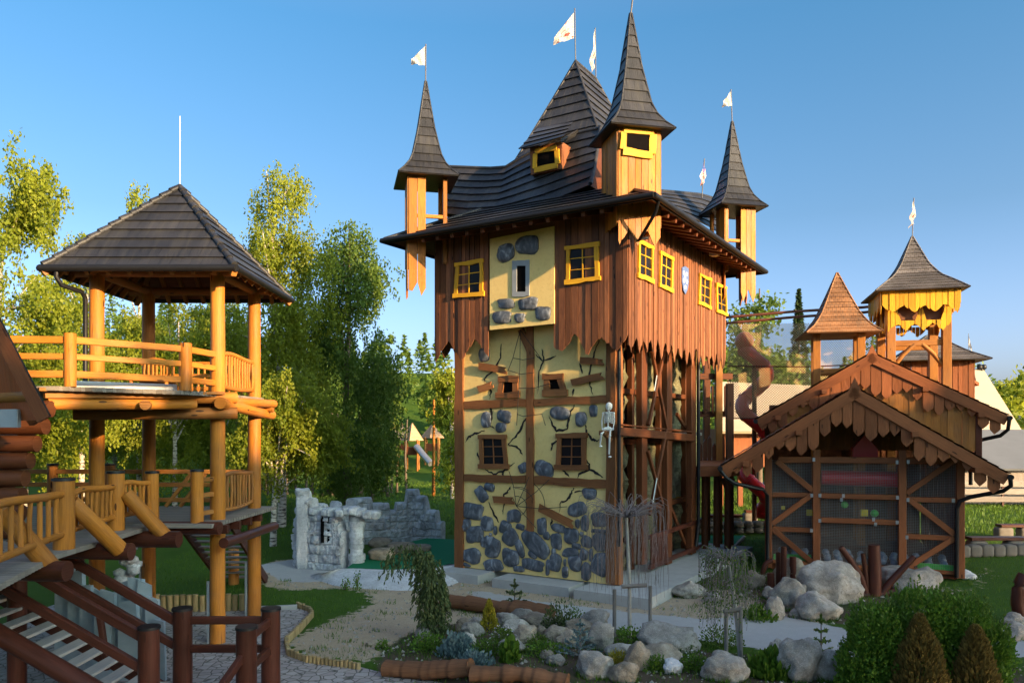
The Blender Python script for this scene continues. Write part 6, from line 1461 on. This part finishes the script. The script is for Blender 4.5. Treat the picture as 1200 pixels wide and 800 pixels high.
# weeping trees with stakes
def weeping(px, py, top, W, lab, leaves, mat='twig', nstr=120, seed=1):
    r_ = random.Random(seed); c0 = gp(px, py); k = c0.y/F; th = thing('weeping_tree', tuple(c0), lab, 'tree'); T = at(top[0], top[1], c0.y); mb = MB(); mb.tube([c0-V3((0, 0, .1)), c0.lerp(T, .5)+V3((.03, 0, 0)), T], .05, 8, r1=.035); mb.build('trunk', M['palebark'], th); mb = MB(); P, D = [], []
    for i in range(nstr):
        a = r_.uniform(0, 6.28); L = W*k*r_.uniform(.35, 1.0); up = L*r_.uniform(.15, .55); fall = r_.uniform(.35, .85 if not leaves else 1.0)*(T.z-c0.z-.35); p = [T]; n = 9
        for s in range(1, n+1):
            u_ = s/n; rr_ = L*min(1, u_*2.2)**.7; z = T.z+up*math.sin(min(1, u_*2.2)*math.pi*.6) if u_ < .4 else p[3].z-(fall)*((u_-.4)/.6)**1.15
            p.append(V3((T.x+math.cos(a)*rr_+r_.uniform(-.04, .04), T.y+math.sin(a)*rr_+r_.uniform(-.04, .04), max(z, c0.z+.12))))
        mb.tube(p, .007, 4, r1=.003, caps=False)
        for s in range(leaves): u_ = r_.uniform(3, n-.01); q_ = p[int(u_)].lerp(p[int(u_)+1], u_ % 1); P.append((q_.x+r_.uniform(-.03, .03), q_.y+r_.uniform(-.03, .03), q_.z)); D.append((r_.uniform(-1, 1), r_.uniform(-1, 1), -1))
    mb.build('twig', M[mat], th, label=None)
    if leaves: np_mesh('foliage', leaf_quads(np.array(P), .055, np.array(D)), 4, NR.random(len(P)), M['birchdark'], th)
    return c0
ca1 = weeping(738, 752, (734, 606), 58, 'bare grey weeping tree tied to two stakes by the gravel path', 0, nstr=150, seed=3)
ca2 = weeping(868, 778, (853, 656), 34, 'weeping tree with sparse dark leaves behind the big pale boulder', 16, nstr=110, seed=5)
def stake(px, py, ytop, lab): c0 = gp(px, py); T = at(px, ytop, c0.y); mb = MB(); mb.log(c0-V3((0, 0, .1)), T, .045, .045, 8); o = mb.build('stake', M['stake']); tag(o, lab, 'stake', 'round tree stakes')
stake(720, 750, 690, 'left round stake of the bare weeping tree'); stake(762, 752, 686, 'right round stake of the bare weeping tree'); stake(851, 772, 716, 'left round stake of the leafy weeping tree'); stake(868, 780, 714, 'right round stake of the leafy weeping tree')
for (a, b, Y, lab) in (((729, 687), (758, 685), ca1.y-.05, 'grey crossbar tied to the bare weeping tree trunk'), ((848, 716), (869, 713), ca2.y-.1, 'pale crossbar between the stakes of the leafy weeping tree')): mb = MB(); mb.log(at(*a, Y), at(*b, Y), .05, .05, 8); o = mb.build('crossbar', M['stake']); tag(o, lab, 'crossbar')
# box hedge
hd = thing('box_hedge', tuple(gp(1085, 838)), 'big rounded dark green box hedge in front of the pavilion', 'hedge'); Yh = 14.6; lob = [(1030, 742, .78), (1078, 722, .74), (1122, 728, .72), (1155, 755, .62), (1015, 775, .72), (1060, 775, .9), (1115, 775, .9), (1150, 792, .68), (1035, 812, .9), (1090, 815, .95), (1140, 820, .8), (1010, 806, .66), (1100, 748, .7), (1050, 748, .75)]; P, D = [], []
for (x, y, r) in lob:
    c_ = at(x, y, Yh); 
    for i in range(3400):
        v = NR.normal(size=3); v /= np.linalg.norm(v); rr_ = r*(.60+.40*NR.random()**.6)*.76*(1+.16*noise.noise(V3(tuple(v*3))+V3((x, 0, 0)))+.10*noise.noise(V3(tuple(v*9))+V3((x, 0, 0)))); q_ = (c_.x+v[0]*rr_, c_.y+v[1]*rr_*1.0, c_.z+v[2]*rr_)
        if q_[2] < 0: continue
        P.append(q_); D.append(tuple(v*.6+np.array([0, 0, .9])+NR.normal(size=3)*.4))
np_mesh('foliage', leaf_quads(np.array(P), .07, np.array(D), aspect=1.5), 4, NR.random(len(P)), M['box'], hd)
P, D = [], []
for i in range(260):     # young shoots standing out of the clipped top
    x, y, r = lob[rnd.randrange(4)]; c_ = at(x, y, Yh); v = V3((rnd.uniform(-1, 1), rnd.uniform(-1, .6), rnd.uniform(.3, 1))).normalized(); b = c_+v*r*.73; d = (v*.4+V3((0, 0, 1))).normalized(); L = rnd.uniform(.08, .26)
    for s in range(9): P.append(tuple(b+d*L*rnd.random())); D.append((d.x+rnd.uniform(-.7, .7), d.y+rnd.uniform(-.7, .7), d.z+rnd.uniform(-.3, .5)))
np_mesh('young_shoot', leaf_quads(np.array(P), .06, np.array(D)), 4, NR.random(len(P)), M['pineg'], hd)
mb = MB()
for i in range(14): x, y, r = lob[i % len(lob)]; c_ = at(x, y, Yh); mb.tube([V3((at(1085, 800, Yh).x+rnd.uniform(-.6, .6), Yh, 0)), c_], .03, 5, r1=.012)
mb.build('branch', M['bark'], hd)
# ================================================================== LOGS, STUMPS, EDGING
def carved(path, r, lab, notch=.2, seed=1, mat='carved'):
    pts = bez([V3(p) for p in path], 46); L = sum(((b-a).length for a, b in zip(pts[:-1], pts[1:]))); rings, us = [], []; r_ = random.Random(seed); steps = [1+r_.uniform(-notch, notch*.6) for _ in range(9)]
    for i, p in enumerate(pts):
        d = pts[min(i+1, 46)]-pts[max(i-1, 0)]; a, b = perp(d); t_ = i/46; kk = steps[min(8, int(t_*9))]*(1-.12*((t_*9) % 1)); ring_ = []
        for k in range(16): an = k*math.pi/8; rr_ = r*kk*(1+.13*noise.noise(V3((math.cos(an)*1.3, math.sin(an)*1.3, t_*L*1.6+seed)))+.05*noise.noise(V3((math.cos(an)*5, math.sin(an)*5, t_*L*3)))); ring_.append(p+a*math.cos(an)*rr_+b*math.sin(an)*rr_*.9)
        rings.append(ring_); us.append(t_*L)
    mb = MB(); mb.loft(rings, us); o = mb.build('carved_log', M[mat]); tag(o, lab, 'log'); return o
up_ = lambda px, py, z: gp(px, py)+V3((0, 0, z))
carved([up_(520, 712, .2), up_(560, 718, .22), up_(600, 724, .2), up_(645, 731, .18)], .27, 'long notched reddish log lying behind the boulders', .24, 4)
carved([up_(452, 790, .16), up_(500, 796, .17), up_(552, 803, .2)], .22, 'smooth brown log at the edge of the paving', .08, 7); carved([up_(553, 807, .14), up_(610, 812, .15), up_(665, 818, .14)], .20, 'rough brown log at the bottom edge next to the smooth one', .15, 9)
def stub(px, y0, y1, w, lean=0, mat='rail', Y=None): c0 = gp(px, y1); T = at(px+lean, y0, c0.y); mb = MB(); mb.log(c0-V3((0, 0, .15)), T, w*c0.y/F/2, w*c0.y/F/2*.92, 10, .06); return mb, c0
c0 = gp(1022, 695); dw = thing('driftwood_stump', tuple(c0), 'dark driftwood stump with spreading branches between the pale boulders', 'stump')
for nm, pts, r in (('trunk', [(1024, 704), (1025, 672), (1024, 638)], .22), ('branch', [(1014, 694), (1008, 675), (996, 655), (985, 641)], .12), ('branch', [(1016, 690), (1014, 668), (1011, 648)], .09), ('branch', [(1034, 694), (1045, 680), (1060, 664), (1071, 652)], .12), ('root', [(1008, 698), (1030, 697), (1050, 692)], .15)):
    mb = MB(); q_ = bez([at(x, y, c0.y-.6) for x, y in pts], 10); mb.tube(q_, r, 9, r1=r*.75); mb.build(nm, M['rail'], dw)
for (px, y0, y1, w, ln, lab) in ((912, 647, 690, 6, 0, 'tall dark cut post left in the row by the pavilion'), (917.5, 640, 692, 7.5, 1, 'tallest dark cut post in the middle of the row by the pavilion'), (928, 652, 688, 8.5, 1, 'thick dark cut post at the right of the row'), (904, 671, 692, 9, -1, 'shortest dark cut post in front of the row')):
    mb, c0 = stub(px, y0, y1, w, ln); o = mb.build('cut_post', M['rail']); tag(o, lab, 'post', 'dark cut posts by the pavilion')
c0 = gp(1196, 728); mb = MB(); mb.tube(bez([at(x, y, c0.y) for x, y in ((1197, 730), (1192, 705), (1194, 685), (1200, 673))], 10), .17, 10, r1=.15); o = mb.build('bent_stump', M['rail']); tag(o, 'dark bent stump standing on the lawn at the right edge', 'stump')
c0 = gz(892, 668); mb = MB(); mb.tube(bez([at(x, y, c0.y-.6) for x, y in ((905, 656), (897, 660), (893, 672), (894, 684))], 10), .09, 8); o = mb.build('curved_root', M['rail']); tag(o, 'dark curved root hanging beside the pavilion downpipe', 'root')
def palis(path, lab, hh, r):
    mb = MB(); L = 0; pts = bez(path, 200); tot = sum((b-a).length for a, b in zip(pts[:-1], pts[1:])); n = int(tot/(2*r)); pts = bez(path, n)
    for p in pts: h_ = hh+rnd.uniform(-.02, .02); mb.log(V3((p.x, p.y, -.05)), V3((p.x, p.y, h_)), r, r*.96, 8, .03, 2, rnd.random())
    o = mb.build('palisade_edging', M['edging']); tag(o, lab, 'edging'); return o
palis([gz(184, 716), gz(240, 716), gz(291, 715)], 'straight palisade of round stakes behind the gazebo posts', .47, .085)
palis([gz(349, 712), gz(362, 716), gz(366, 722), gz(352, 738), gz(335, 753), gz(338, 768), gz(360, 776), gz(420, 784)], 'curved palisade edging round the paving', .16, .05); mb = MB(); mb.beam(gz(300, 713, .06), gz(348, 711, .06), .12, .14); o = mb.build('kerb_stone', M['concrete']); tag(o, 'grey kerb at the back of the paving', 'kerb')
# benches and blocks in the mid ground
def slab_bench(px, py, w, lab, Y=None):
    c0 = gz(px, py); k = c0.y/F; W = w*k; th = thing('plank_bench', tuple(c0), lab, 'bench', 'heavy benches on the lawn')
    mb = MB(); mb.beam(c0+V3((-W/2, 0, .62)), c0+V3((W/2, 0, .62)), .5, .12); mb.build('seat', M['rail'], th)
    for s in (-.36, .3): mb = MB(); rblock(mb, c0+V3((W*s, 0, .27)), .75, .5, .56, 0, 6, .04, 3); mb.build('leg', M['oldblock'], th)
slab_bench(1168, 648, 66, 'long plank bench on stone blocks right of the pavilion'); slab_bench(1190, 631, 40, 'second plank bench farther back right of the pavilion'); slab_bench(846, 618, 46, 'dark plank bench behind the green turf under the walkway'); slab_bench(893, 612, 40, 'dark plank bench below the red slide')
mb = MB(); a, b = gz(1120, 652), gz(1215, 650)
for k in range(7): q_ = a.lerp(b, (k+.5)/7); rblock(mb, q_+V3((0, 0, .22)), (b-a).length/7*1.0, .5, .5, 0, 7, .03, 3)
o = mb.build('block_wall', M['oldblock']); tag(o, 'low wall of grey stone blocks right of the pavilion', 'wall'); mb = MB(); a, b = gz(800, 626), gz(905, 624)
for z in (.15, .45):
    for k in range(9): q_ = a.lerp(b, (k+.5)/9); rblock(mb, q_+V3((0, 0, z)), (b-a).length/9, .5, .3, 0, 6, .05, 2)
o = mb.build('block_wall', M['oldblock']); tag(o, 'low grey block wall behind the green turf', 'wall')
# far pole and play towers
p = gz(508, 581); mb = MB(); mb.tube([p, at(508.5, 468, p.y)], .13, 8, r1=.09); o = mb.build('timber_pole', M['log']); tag(o, 'tall slim timber pole on the lawn left of the castle', 'pole')
for (x0, x1, yt, ye, Y, lab) in ((452, 467, 489, 514, 84, 'leftmost distant play tower with tan pointed roof behind the birch'), (465, 477, 496, 515, 88, 'small distant play tower squeezed between two larger ones'), (473, 493, 496, 516, 82, 'distant play tower with tan roof and steel slide'), (496, 517, 497, 513, 86, 'distant play tower behind the slim timber pole')):
    cx = (x0+x1)/2; c_ = at(cx, 500, Y); c_.z = float(hill(c_.x, c_.y)); T = at(cx, yt, Y); E_ = at(cx, ye, Y); hw = (x1-x0)/2*Y/F; th = thing('play_tower', tuple(c_), lab, 'tower', 'distant play towers'); mb = MB(); spire(mb, c_, [(E_.z, hw*.95), (T.z, .02)], .7, 5); mb.build('roof', M['tent'], th)
    for a_, b_ in ((-1, -1), (1, -1), (1, 1), (-1, 1)): q_ = c_+V3((a_*hw*.7, b_*hw*.7, 0)); mb = MB(); mb.tube([V3((q_.x, q_.y, c_.z-.2)), V3((q_.x, q_.y, E_.z+.1))], .11, 6); mb.build('post', M['logbrown'], th)
    mb = MB(); mb.box(c_+V3((0, 0, (E_.z-c_.z)*.55)), hw*1.5, hw*1.5, .2); mb.box(c_+V3((0, 0, (E_.z-c_.z)*.68)), hw*1.45, hw*1.45, .7); mb.build('platform', M['beam'], th)
    if cx == 483: mb = MB(); mb.tube([at(488, 523, 81), at(496, 533, 80), at(505, 543, 79)], .35, 8); mb.build('slide', M['steel'], th)
# ================================================================== TREES
def pts_in_lobes(lobes, n, shell=2.3):
    w = np.array([l[3]*l[4]*l[5] for l in lobes])**.62; idx = NR.choice(len(lobes), n, p=w/w.sum()); L = np.array([l[:6] for l in lobes])[idx]; v = NR.normal(size=(n, 3)); v /= np.linalg.norm(v, axis=1, keepdims=True); r = NR.random(n)**(1/shell)
    return L[:, :3]+v*r[:, None]*L[:, 3:6]
def tree(name, x, y, lab, lobes, trunk, ncl, per, leaf, mat, bark, droop=0.0, clr=.5, grp=None, tr=.16, cat='tree', limbs=20, zb=None, tmin=0.0, cl=1.0):
    """lobes: (dx,dy,z,rx,ry,rz) relative to the foot; trunk: list of (dx,dy,z)"""
    z0 = gh(x, y) if zb is None else zb; th = thing(name, (x, y, z0), lab, cat, grp); o = V3((x, y, z0)); nbr = max(10, ncl//11); BC = pts_in_lobes(lobes, nbr, 2.8); bi = NR.integers(0, nbr, ncl); C = BC[bi]+NR.normal(size=(ncl, 3))*np.array([.42, .42, .30])*cl; N = ncl*per
    tone_c = np.clip(NR.uniform(0, .45, nbr)[bi]+NR.uniform(0, .3, ncl), 0, .8)
    if droop > 0:
        s = NR.random((ncl, per)); Ls = droop*(.4+.8*NR.random((ncl, 1))); off = np.stack([NR.normal(size=(ncl, per))*.10*clr+s*NR.normal(size=(ncl, 1))*.25, NR.normal(size=(ncl, per))*.10*clr+s*NR.normal(size=(ncl, 1))*.25, -s*Ls], -1); off += NR.normal(size=off.shape)*clr*.22
        D = np.tile(np.array([0, 0, -1.0]), (N, 1))+NR.normal(size=(N, 3))*.55
    else:
        off = NR.normal(size=(ncl, per, 3))*clr*.5; off[..., 2] *= .7; D = NR.normal(size=(N, 3))
    P = (C[:, None, :]+off).reshape(-1, 3)+np.array(o); tn = np.clip(np.repeat(tone_c, per)+NR.uniform(0, .3, N), 0, 1)
    np_mesh('crown', leaf_quads(P, leaf, D), 4, tn, M[mat], th)
    mb = MB(); tp = bez([o+V3(q_) for q_ in trunk], 16); mb.tube(tp, tr, 9, r1=tr*.22, tone=.5)
    for k in range(limbs):
        c_ = o+V3(tuple(C[rnd.randrange(ncl)])); j = min(15, max(3, int(16*rnd.uniform(.35, .95)))); b = tp[j]
        if (c_.z-b.z) < -1.5 or (c_-b).length > 5.5: continue
        m_ = b.lerp(c_, .5)+V3((0, 0, .25)); mb.tube([b, m_, c_], tr*.32, 6, r1=.02)
    mb.build('trunk', M[bark], th); return th
BG = 'trees at the edge of the wood'
def X(px, Y): return (px-600)/F*Y
def bl(px, y0, y1, wpx, Y, x0, ry=None):      # a lobe from photo extents
    z1_, z0_ = H-(y0-HZ)/F*Y, H-(y1-HZ)/F*Y; w = wpx/F*Y/2; return (X(px, Y)-x0, 0, (z0_+z1_)/2, w, (ry or w), (z1_-z0_)/2)
def tk(pts, Y, x0): return [(X(px, Y)-x0, 0, H-(py-HZ)/F*Y-(1.3 if i == len(pts)-1 else 0)) for i, (px, py) in enumerate(pts)]
def btree(px, Y, lob, trk, lab, mat='birch', ncl=700, per=42, leaf=.165, droop=1.1, clr=.5, bark='birchbark', nm='birch_tree', **kw):
    x0 = X(px, Y); return tree(nm, x0, Y, lab, [bl(*l, Y, x0) for l in lob], tk(trk, Y, x0), ncl, per, leaf, mat, bark, droop, clr, BG, zb=0, **kw)
btree(-5, 31, [(35, 185, 255, 44), (10, 235, 330, 60), (40, 300, 420, 110), (5, 380, 520, 130), (60, 400, 540, 110)], [(-5, 665), (-6, 430), (0, 330), (8, 260), (25, 195)], 'tall birch leaning right at the far left with a thin top', ncl=832)
btree(95, 38, [(85, 275, 360, 70), (110, 262, 330, 50), (100, 340, 480, 120), (70, 420, 560, 110)], [(95, 622), (97, 450), (105, 300), (112, 262)], 'bushy birch between the leaning birch and the gazebo roof', ncl=672)
btree(163, 46, [(163, 222, 290, 24), (160, 270, 400, 60), (165, 380, 540, 110)], [(163, 602), (163, 400), (163, 222)], 'slender tree whose tip shows above the gazebo roof', ncl=528, leaf=.18)
btree(205, 41, [(200, 350, 450, 110), (235, 380, 520, 120), (190, 430, 560, 120)], [(205, 614), (205, 480), (210, 370)], 'low broad birch framed by the gazebo posts', ncl=672)
btree(255, 50, [(262, 330, 430, 80), (285, 360, 500, 110), (250, 440, 560, 120)], [(255, 594), (262, 450), (270, 340)], 'birch seen through the gazebo between its right posts', ncl=576, leaf=.18)
btree(322, 40, [(338, 183, 240, 46), (324, 225, 310, 78), (348, 255, 350, 80), (318, 310, 420, 96), (370, 290, 420, 100), (340, 400, 520, 130)], [(330, 617), (332, 480), (318, 330), (322, 255), (338, 190)], 'tallest weeping birch with pale upper trunk right of the gazebo', ncl=760, droop=2.0, tr=.24)
btree(415, 43, [(400, 256, 330, 70), (425, 285, 400, 64), (385, 340, 460, 100), (440, 400, 500, 60), (410, 450, 570, 110)], [(408, 609), (405, 480), (410, 350), (408, 262)], 'dense dark green tree standing beside the tallest birch', 'birchdark', 900, 40, .17, 1.9, .55, 'bark', 'shade_tree', tr=.25)
btree(440, 48, [(444, 408, 480, 50), (440, 440, 540, 46), (425, 480, 575, 60)], [(436, 598), (438, 500), (440, 420)], 'smaller dark tree at the lawn left of the distant play towers', 'birchdark', 700, 38, .17, 1.0, .5, 'bark', 'shade_tree', tr=.16)
btree(345, 33.5, [(330, 430, 500, 70), (360, 450, 540, 74), (310, 470, 560, 60), (375, 480, 540, 46)], [(320, 640), (322, 560), (335, 470)], 'low birch with bright hanging branches beside the gazebo', ncl=688, droop=1.0, leaf=.15)
btree(30, 43, [(30, 400, 500, 120), (-10, 420, 560, 120), (70, 470, 570, 100)], [(30, 608), (30, 430)], 'bushy birch low behind the log house corner', ncl=576)
btree(135, 52, [(130, 430, 520, 110), (160, 470, 560, 110)], [(135, 590), (135, 450)], 'bright birch seen under the upper gazebo deck', ncl=512, leaf=.18); btree(527, 55, [(526, 425, 500, 24), (530, 500, 575, 16)], [(530, 584), (527, 440)], 'leafy tree hugging the left side of the castle', 'birch', 260, 26, .22, .9)
# conifers and pines behind the net
def conifer(x, y, hh, w, lab, mat='conifer', zb=None, n=3000, leaf=.35, grp=BG):
    z0 = float(hill(x, y)) if zb is None else zb; th = thing('pine_tree' if mat == 'pineg' else 'conifer_tree', (x, y, z0), lab, 'tree', grp); P, D = [], []
    for i in range(n):
        t_ = NR.random()**.8; a = NR.integers(0, 9)*.7+math.floor(t_*16)*1.3+NR.normal()*.22; r = w*(1.02-t_)*(NR.random()**.5); P.append((x+r*math.cos(a), y+r*math.sin(a), z0+hh*(.12+.88*t_)-r*.18)); D.append((math.cos(a), math.sin(a), -.2+NR.normal()*.4))
    np_mesh('crown', leaf_quads(np.array(P), leaf, np.array(D), aspect=2.2), 4, NR.random(n), M[mat], th); mb = MB(); mb.tube([V3((x, y, z0-.2)), V3((x, y, z0+hh*.97))], .2, 7, r1=.04); mb.build('trunk', M['bark'], th)
tree('pine_tree', X(890, 60), 60, 'broad bright pine just right of the castle above the net', [(0, 0, 12.5, 1.6, 1.6, 4.2), (-1.2, 0, 9.5, 1.7, 1.7, 2.4), (1.4, 0, 9, 1.6, 1.6, 2.4), (0, 0, 7, 2.6, 2.6, 2.6)], [(0, 0, 0), (0, 0, 9), (0, 0, 16)], 300, 22, .38, 'pineg', 'bark', 0, 1.0, BG, .25)
conifer(X(936, 63), 63, 16.5, 1.9, 'slim dark conifer between the bright pine and the shingle tower', 'conifer', 0); conifer(X(868, 66), 66, 13.5, 2.0, 'smaller dark conifer low beside the castle wall', 'conifer', 0)
# wooded grove behind the lawn and far woods
def grove(cells, name, lab, mat, leaf, ncl, per, trunks=None, seed=2):
    V_, T_ = [], []
    for (x, y, h_, w, kind) in cells:
        z0 = float(hill(x, y))
        if kind == 'c':
            n = ncl*per//2; t_ = NR.random(n)**.8; a = NR.uniform(0, 6.283, n); r = w*(1.02-t_)*NR.random(n)**.5*(1+.3*np.sin(a*5+np.floor(t_*12)*2)); P = np.stack([x+r*np.cos(a), y+r*np.sin(a), z0+h_*(.08+.92*t_)-r*.2], 1); D = np.stack([np.cos(a), np.sin(a), np.full(n, -.15)], 1)+NR.normal(size=(n, 3))*.3; tn = NR.uniform(0, .7)*.6+NR.random(n)*.3; lf = leaf_quads(P, leaf*1.2, D, aspect=2)
        else:
            lo = [(NR.normal()*w*.35, NR.normal()*w*.35, h_*q_, w*NR.uniform(.5, .8), w*NR.uniform(.5, .8), h_*.22) for q_ in (.45, .62, .78)]; C = pts_in_lobes(lo, ncl, 2.6); P = (C[:, None, :]+NR.normal(size=(ncl, per, 3))*w*.13).reshape(-1, 3)+np.array([x, y, z0]); n = ncl*per; tn = np.repeat(NR.uniform(0, .6, ncl), per)+NR.uniform(0, .35, n); lf = leaf_quads(P, leaf)
        V_.append(lf); T_.append(np.clip(tn*np.ones(n), 0, 1))
    return np_mesh(name, np.concatenate(V_), 4, np.concatenate(T_), M[mat], label=lab, cat='wood', kind='stuff')
rg = random.Random(4)
cells = []
for k in range(170):
    y = rg.uniform(88, 180); x = rg.uniform(-.75*y, .12*y); f_ = .55 if x > -.30*y else 1; cells.append((x, y, rg.uniform(9, 16)*f_, rg.uniform(2.2, 3.6)*(.8 if f_ < 1 else 1), rg.choice('ccd')))
grove(cells, 'woods', 'mixed wood covering the hillside behind the lawn', 'birchdark', .75, 26, 14)
cells = [(rg.uniform(.05*y, .62*y), y, rg.uniform(8, 13), rg.uniform(2.5, 4), rg.choice('ddc')) for y in [rg.uniform(80, 150) for _ in range(80)]]
cells += [(x, rg.uniform(74, 86), rg.uniform(12.5, 15), rg.uniform(2.6, 3.6), 'd') for x in np.linspace(19, 34, 12)]
grove(cells, 'woods', 'sunlit wood on the slope behind the net and slide', 'pineg', .7, 26, 14)
cells = [(rg.uniform(.62*y, .9*y), y, rg.uniform(8, 12), rg.uniform(3, 4.5), rg.choice('ddc')) for y in [rg.uniform(95, 190) for _ in range(60)]]
grove(cells, 'woods', 'bright distant wood right of the tan barn roof', 'birch', .8, 26, 14)
cells = [(x, 66+rg.uniform(-4, 8), rg.uniform(8, 12), rg.uniform(2, 3.2), 'd') for x in np.linspace(-46, -15, 15)]
grove(cells, 'woods', 'dark wood edge behind the lawn and the birches', 'birchdark', .34, 60, 26)
# the wood on the side of the evening sun, beyond the frame: its shade lies over the yard
SD = V3((.743, -.669, 0)); SP = V3((.669, .743, 0)); C0 = V3((2.5, 26, 0))+SD*50; cells = []
for k in range(170):
    s = rg.uniform(-66, 15); d = rg.uniform(-3, 10); q_ = C0+SP*s+SD*d; cells.append((q_.x, q_.y, rg.uniform(16.2, 18.2)+.22*d, rg.uniform(2.4, 3.4), 'd'))
grove(cells, 'woods', 'tall leafy wood on the sunny side of the yard', 'birchdark', 1.1, 46, 12)
t0_ = None
for k in range(34):
    x = rg.uniform(X(290, 62), X(475, 62)); y = rg.uniform(57, 63)
    if t0_ is None:
        mb = MB(); mb.tube([V3((x, y, -.1)), V3((x+.1, y, 3)), V3((x-.1, y, 6))], .13, 7, r1=.06); t0_ = mb.build('tree_trunk', M['bark'], origin=(x, y, 0)); tag(t0_, 'thin bare trunk standing at the dark wood edge behind the ruin', 'tree', 'thin trunks at the wood edge')
    else: copy_tree(t0_, loc=(x, y, 0), rz=rg.uniform(0, 6), sc=(rg.uniform(.7, 1.3),)*2+(rg.uniform(.8, 1.1),))
fp = thing('plank_fence', tuple(at(1180, 500, 50)-V3((0, 0, 5.2))), 'low dark plank fence in front of the grey roofed shed', 'fence')
for z in (.5, 1.0, 1.5): mb = MB(); mb.beam(V3((29, 50, z)), V3((40, 50, z)), .06, .36); mb.build('plank', M['stake'], fp)
for x in (29.2, 32, 34.8, 37.6, 39.8): mb = MB(); mb.beam(V3((x, 50.1, 0)), V3((x, 50.1, 1.8)), .14, .14); mb.build('post', M['rail'], fp)
# ================================================================== SKY, SUN, CAMERA
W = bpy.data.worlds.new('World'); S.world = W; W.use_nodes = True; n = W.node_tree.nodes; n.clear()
EL, AZ = R(12.5), math.atan2(.743, -.669)     # azimuth from +Y towards +X
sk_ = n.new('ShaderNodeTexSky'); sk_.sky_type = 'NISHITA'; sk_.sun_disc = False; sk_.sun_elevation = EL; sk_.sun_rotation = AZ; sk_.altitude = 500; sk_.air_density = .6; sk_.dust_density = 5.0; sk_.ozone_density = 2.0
b = n.new('ShaderNodeBackground'); b.inputs[1].default_value = .15; o = n.new('ShaderNodeOutputWorld'); tn = n.new('ShaderNodeMixRGB'); tn.blend_type = 'MULTIPLY'; tn.inputs[0].default_value = 1; tc_ = n.new('ShaderNodeTexCoord'); sx_ = n.new('ShaderNodeSeparateXYZ'); W.node_tree.links.new(tc_.outputs['Generated'], sx_.inputs[0]); rp_ = n.new('ShaderNodeValToRGB'); W.node_tree.links.new(sx_.outputs[2], rp_.inputs[0]); rp_.color_ramp.elements[0].position = .03; rp_.color_ramp.elements[0].color = (.95, .85, .85, 1); rp_.color_ramp.elements[1].position = .25; rp_.color_ramp.elements[1].color = (.54, .66, .63, 1); e1 = rp_.color_ramp.elements.new(.46); e1.color = (.39, .71, .72, 1); e2 = rp_.color_ramp.elements.new(.75); e2.color = (1.15, 1.1, 1.0, 1); W.node_tree.links.new(rp_.outputs[0], tn.inputs[2]); W.node_tree.links.new(sk_.outputs[0], tn.inputs[1]); W.node_tree.links.new(tn.outputs[0], b.inputs[0]); W.node_tree.links.new(b.outputs[0], o.inputs[0])  # ramp tints sky by elevation; zenith beyond the frame lifted to fill shade neutrally
l = bpy.data.lights.new('sun', 'SUN'); l.energy = 3.9; l.angle = R(.6); l.color = (1.0, .66, .34); lo = bpy.data.objects.new('sun', l); COL.objects.link(lo)
sv = V3((.743*math.cos(EL), -.669*math.cos(EL), math.sin(EL))); lo.rotation_euler = (-sv).to_track_quat('-Z', 'Y').to_euler(); lo.location = (40, -40, 40)
cam = bpy.data.cameras.new('camera'); co = bpy.data.objects.new('camera', cam); COL.objects.link(co); co.location = (0, 0, H); co.rotation_euler = (R(90), 0, 0)
cam.sensor_width = 36; cam.lens = 36*F/1200; cam.shift_y = (HZ-400)/1200; cam.clip_end = 6000; cam.clip_start = .1; S.camera = co
vs_ = S.view_settings; vs_.view_transform = 'Standard'; vs_.look = 'None'; vs_.exposure = 1.82; vs_.gamma = 1; vs_.use_curve_mapping = False
S.cycles.max_bounces = 6; S.cycles.diffuse_bounces = 3; S.cycles.transparent_max_bounces = 6; S.cycles.use_denoising = True; S.cycles.caustics_reflective = False; S.cycles.caustics_refractive = False
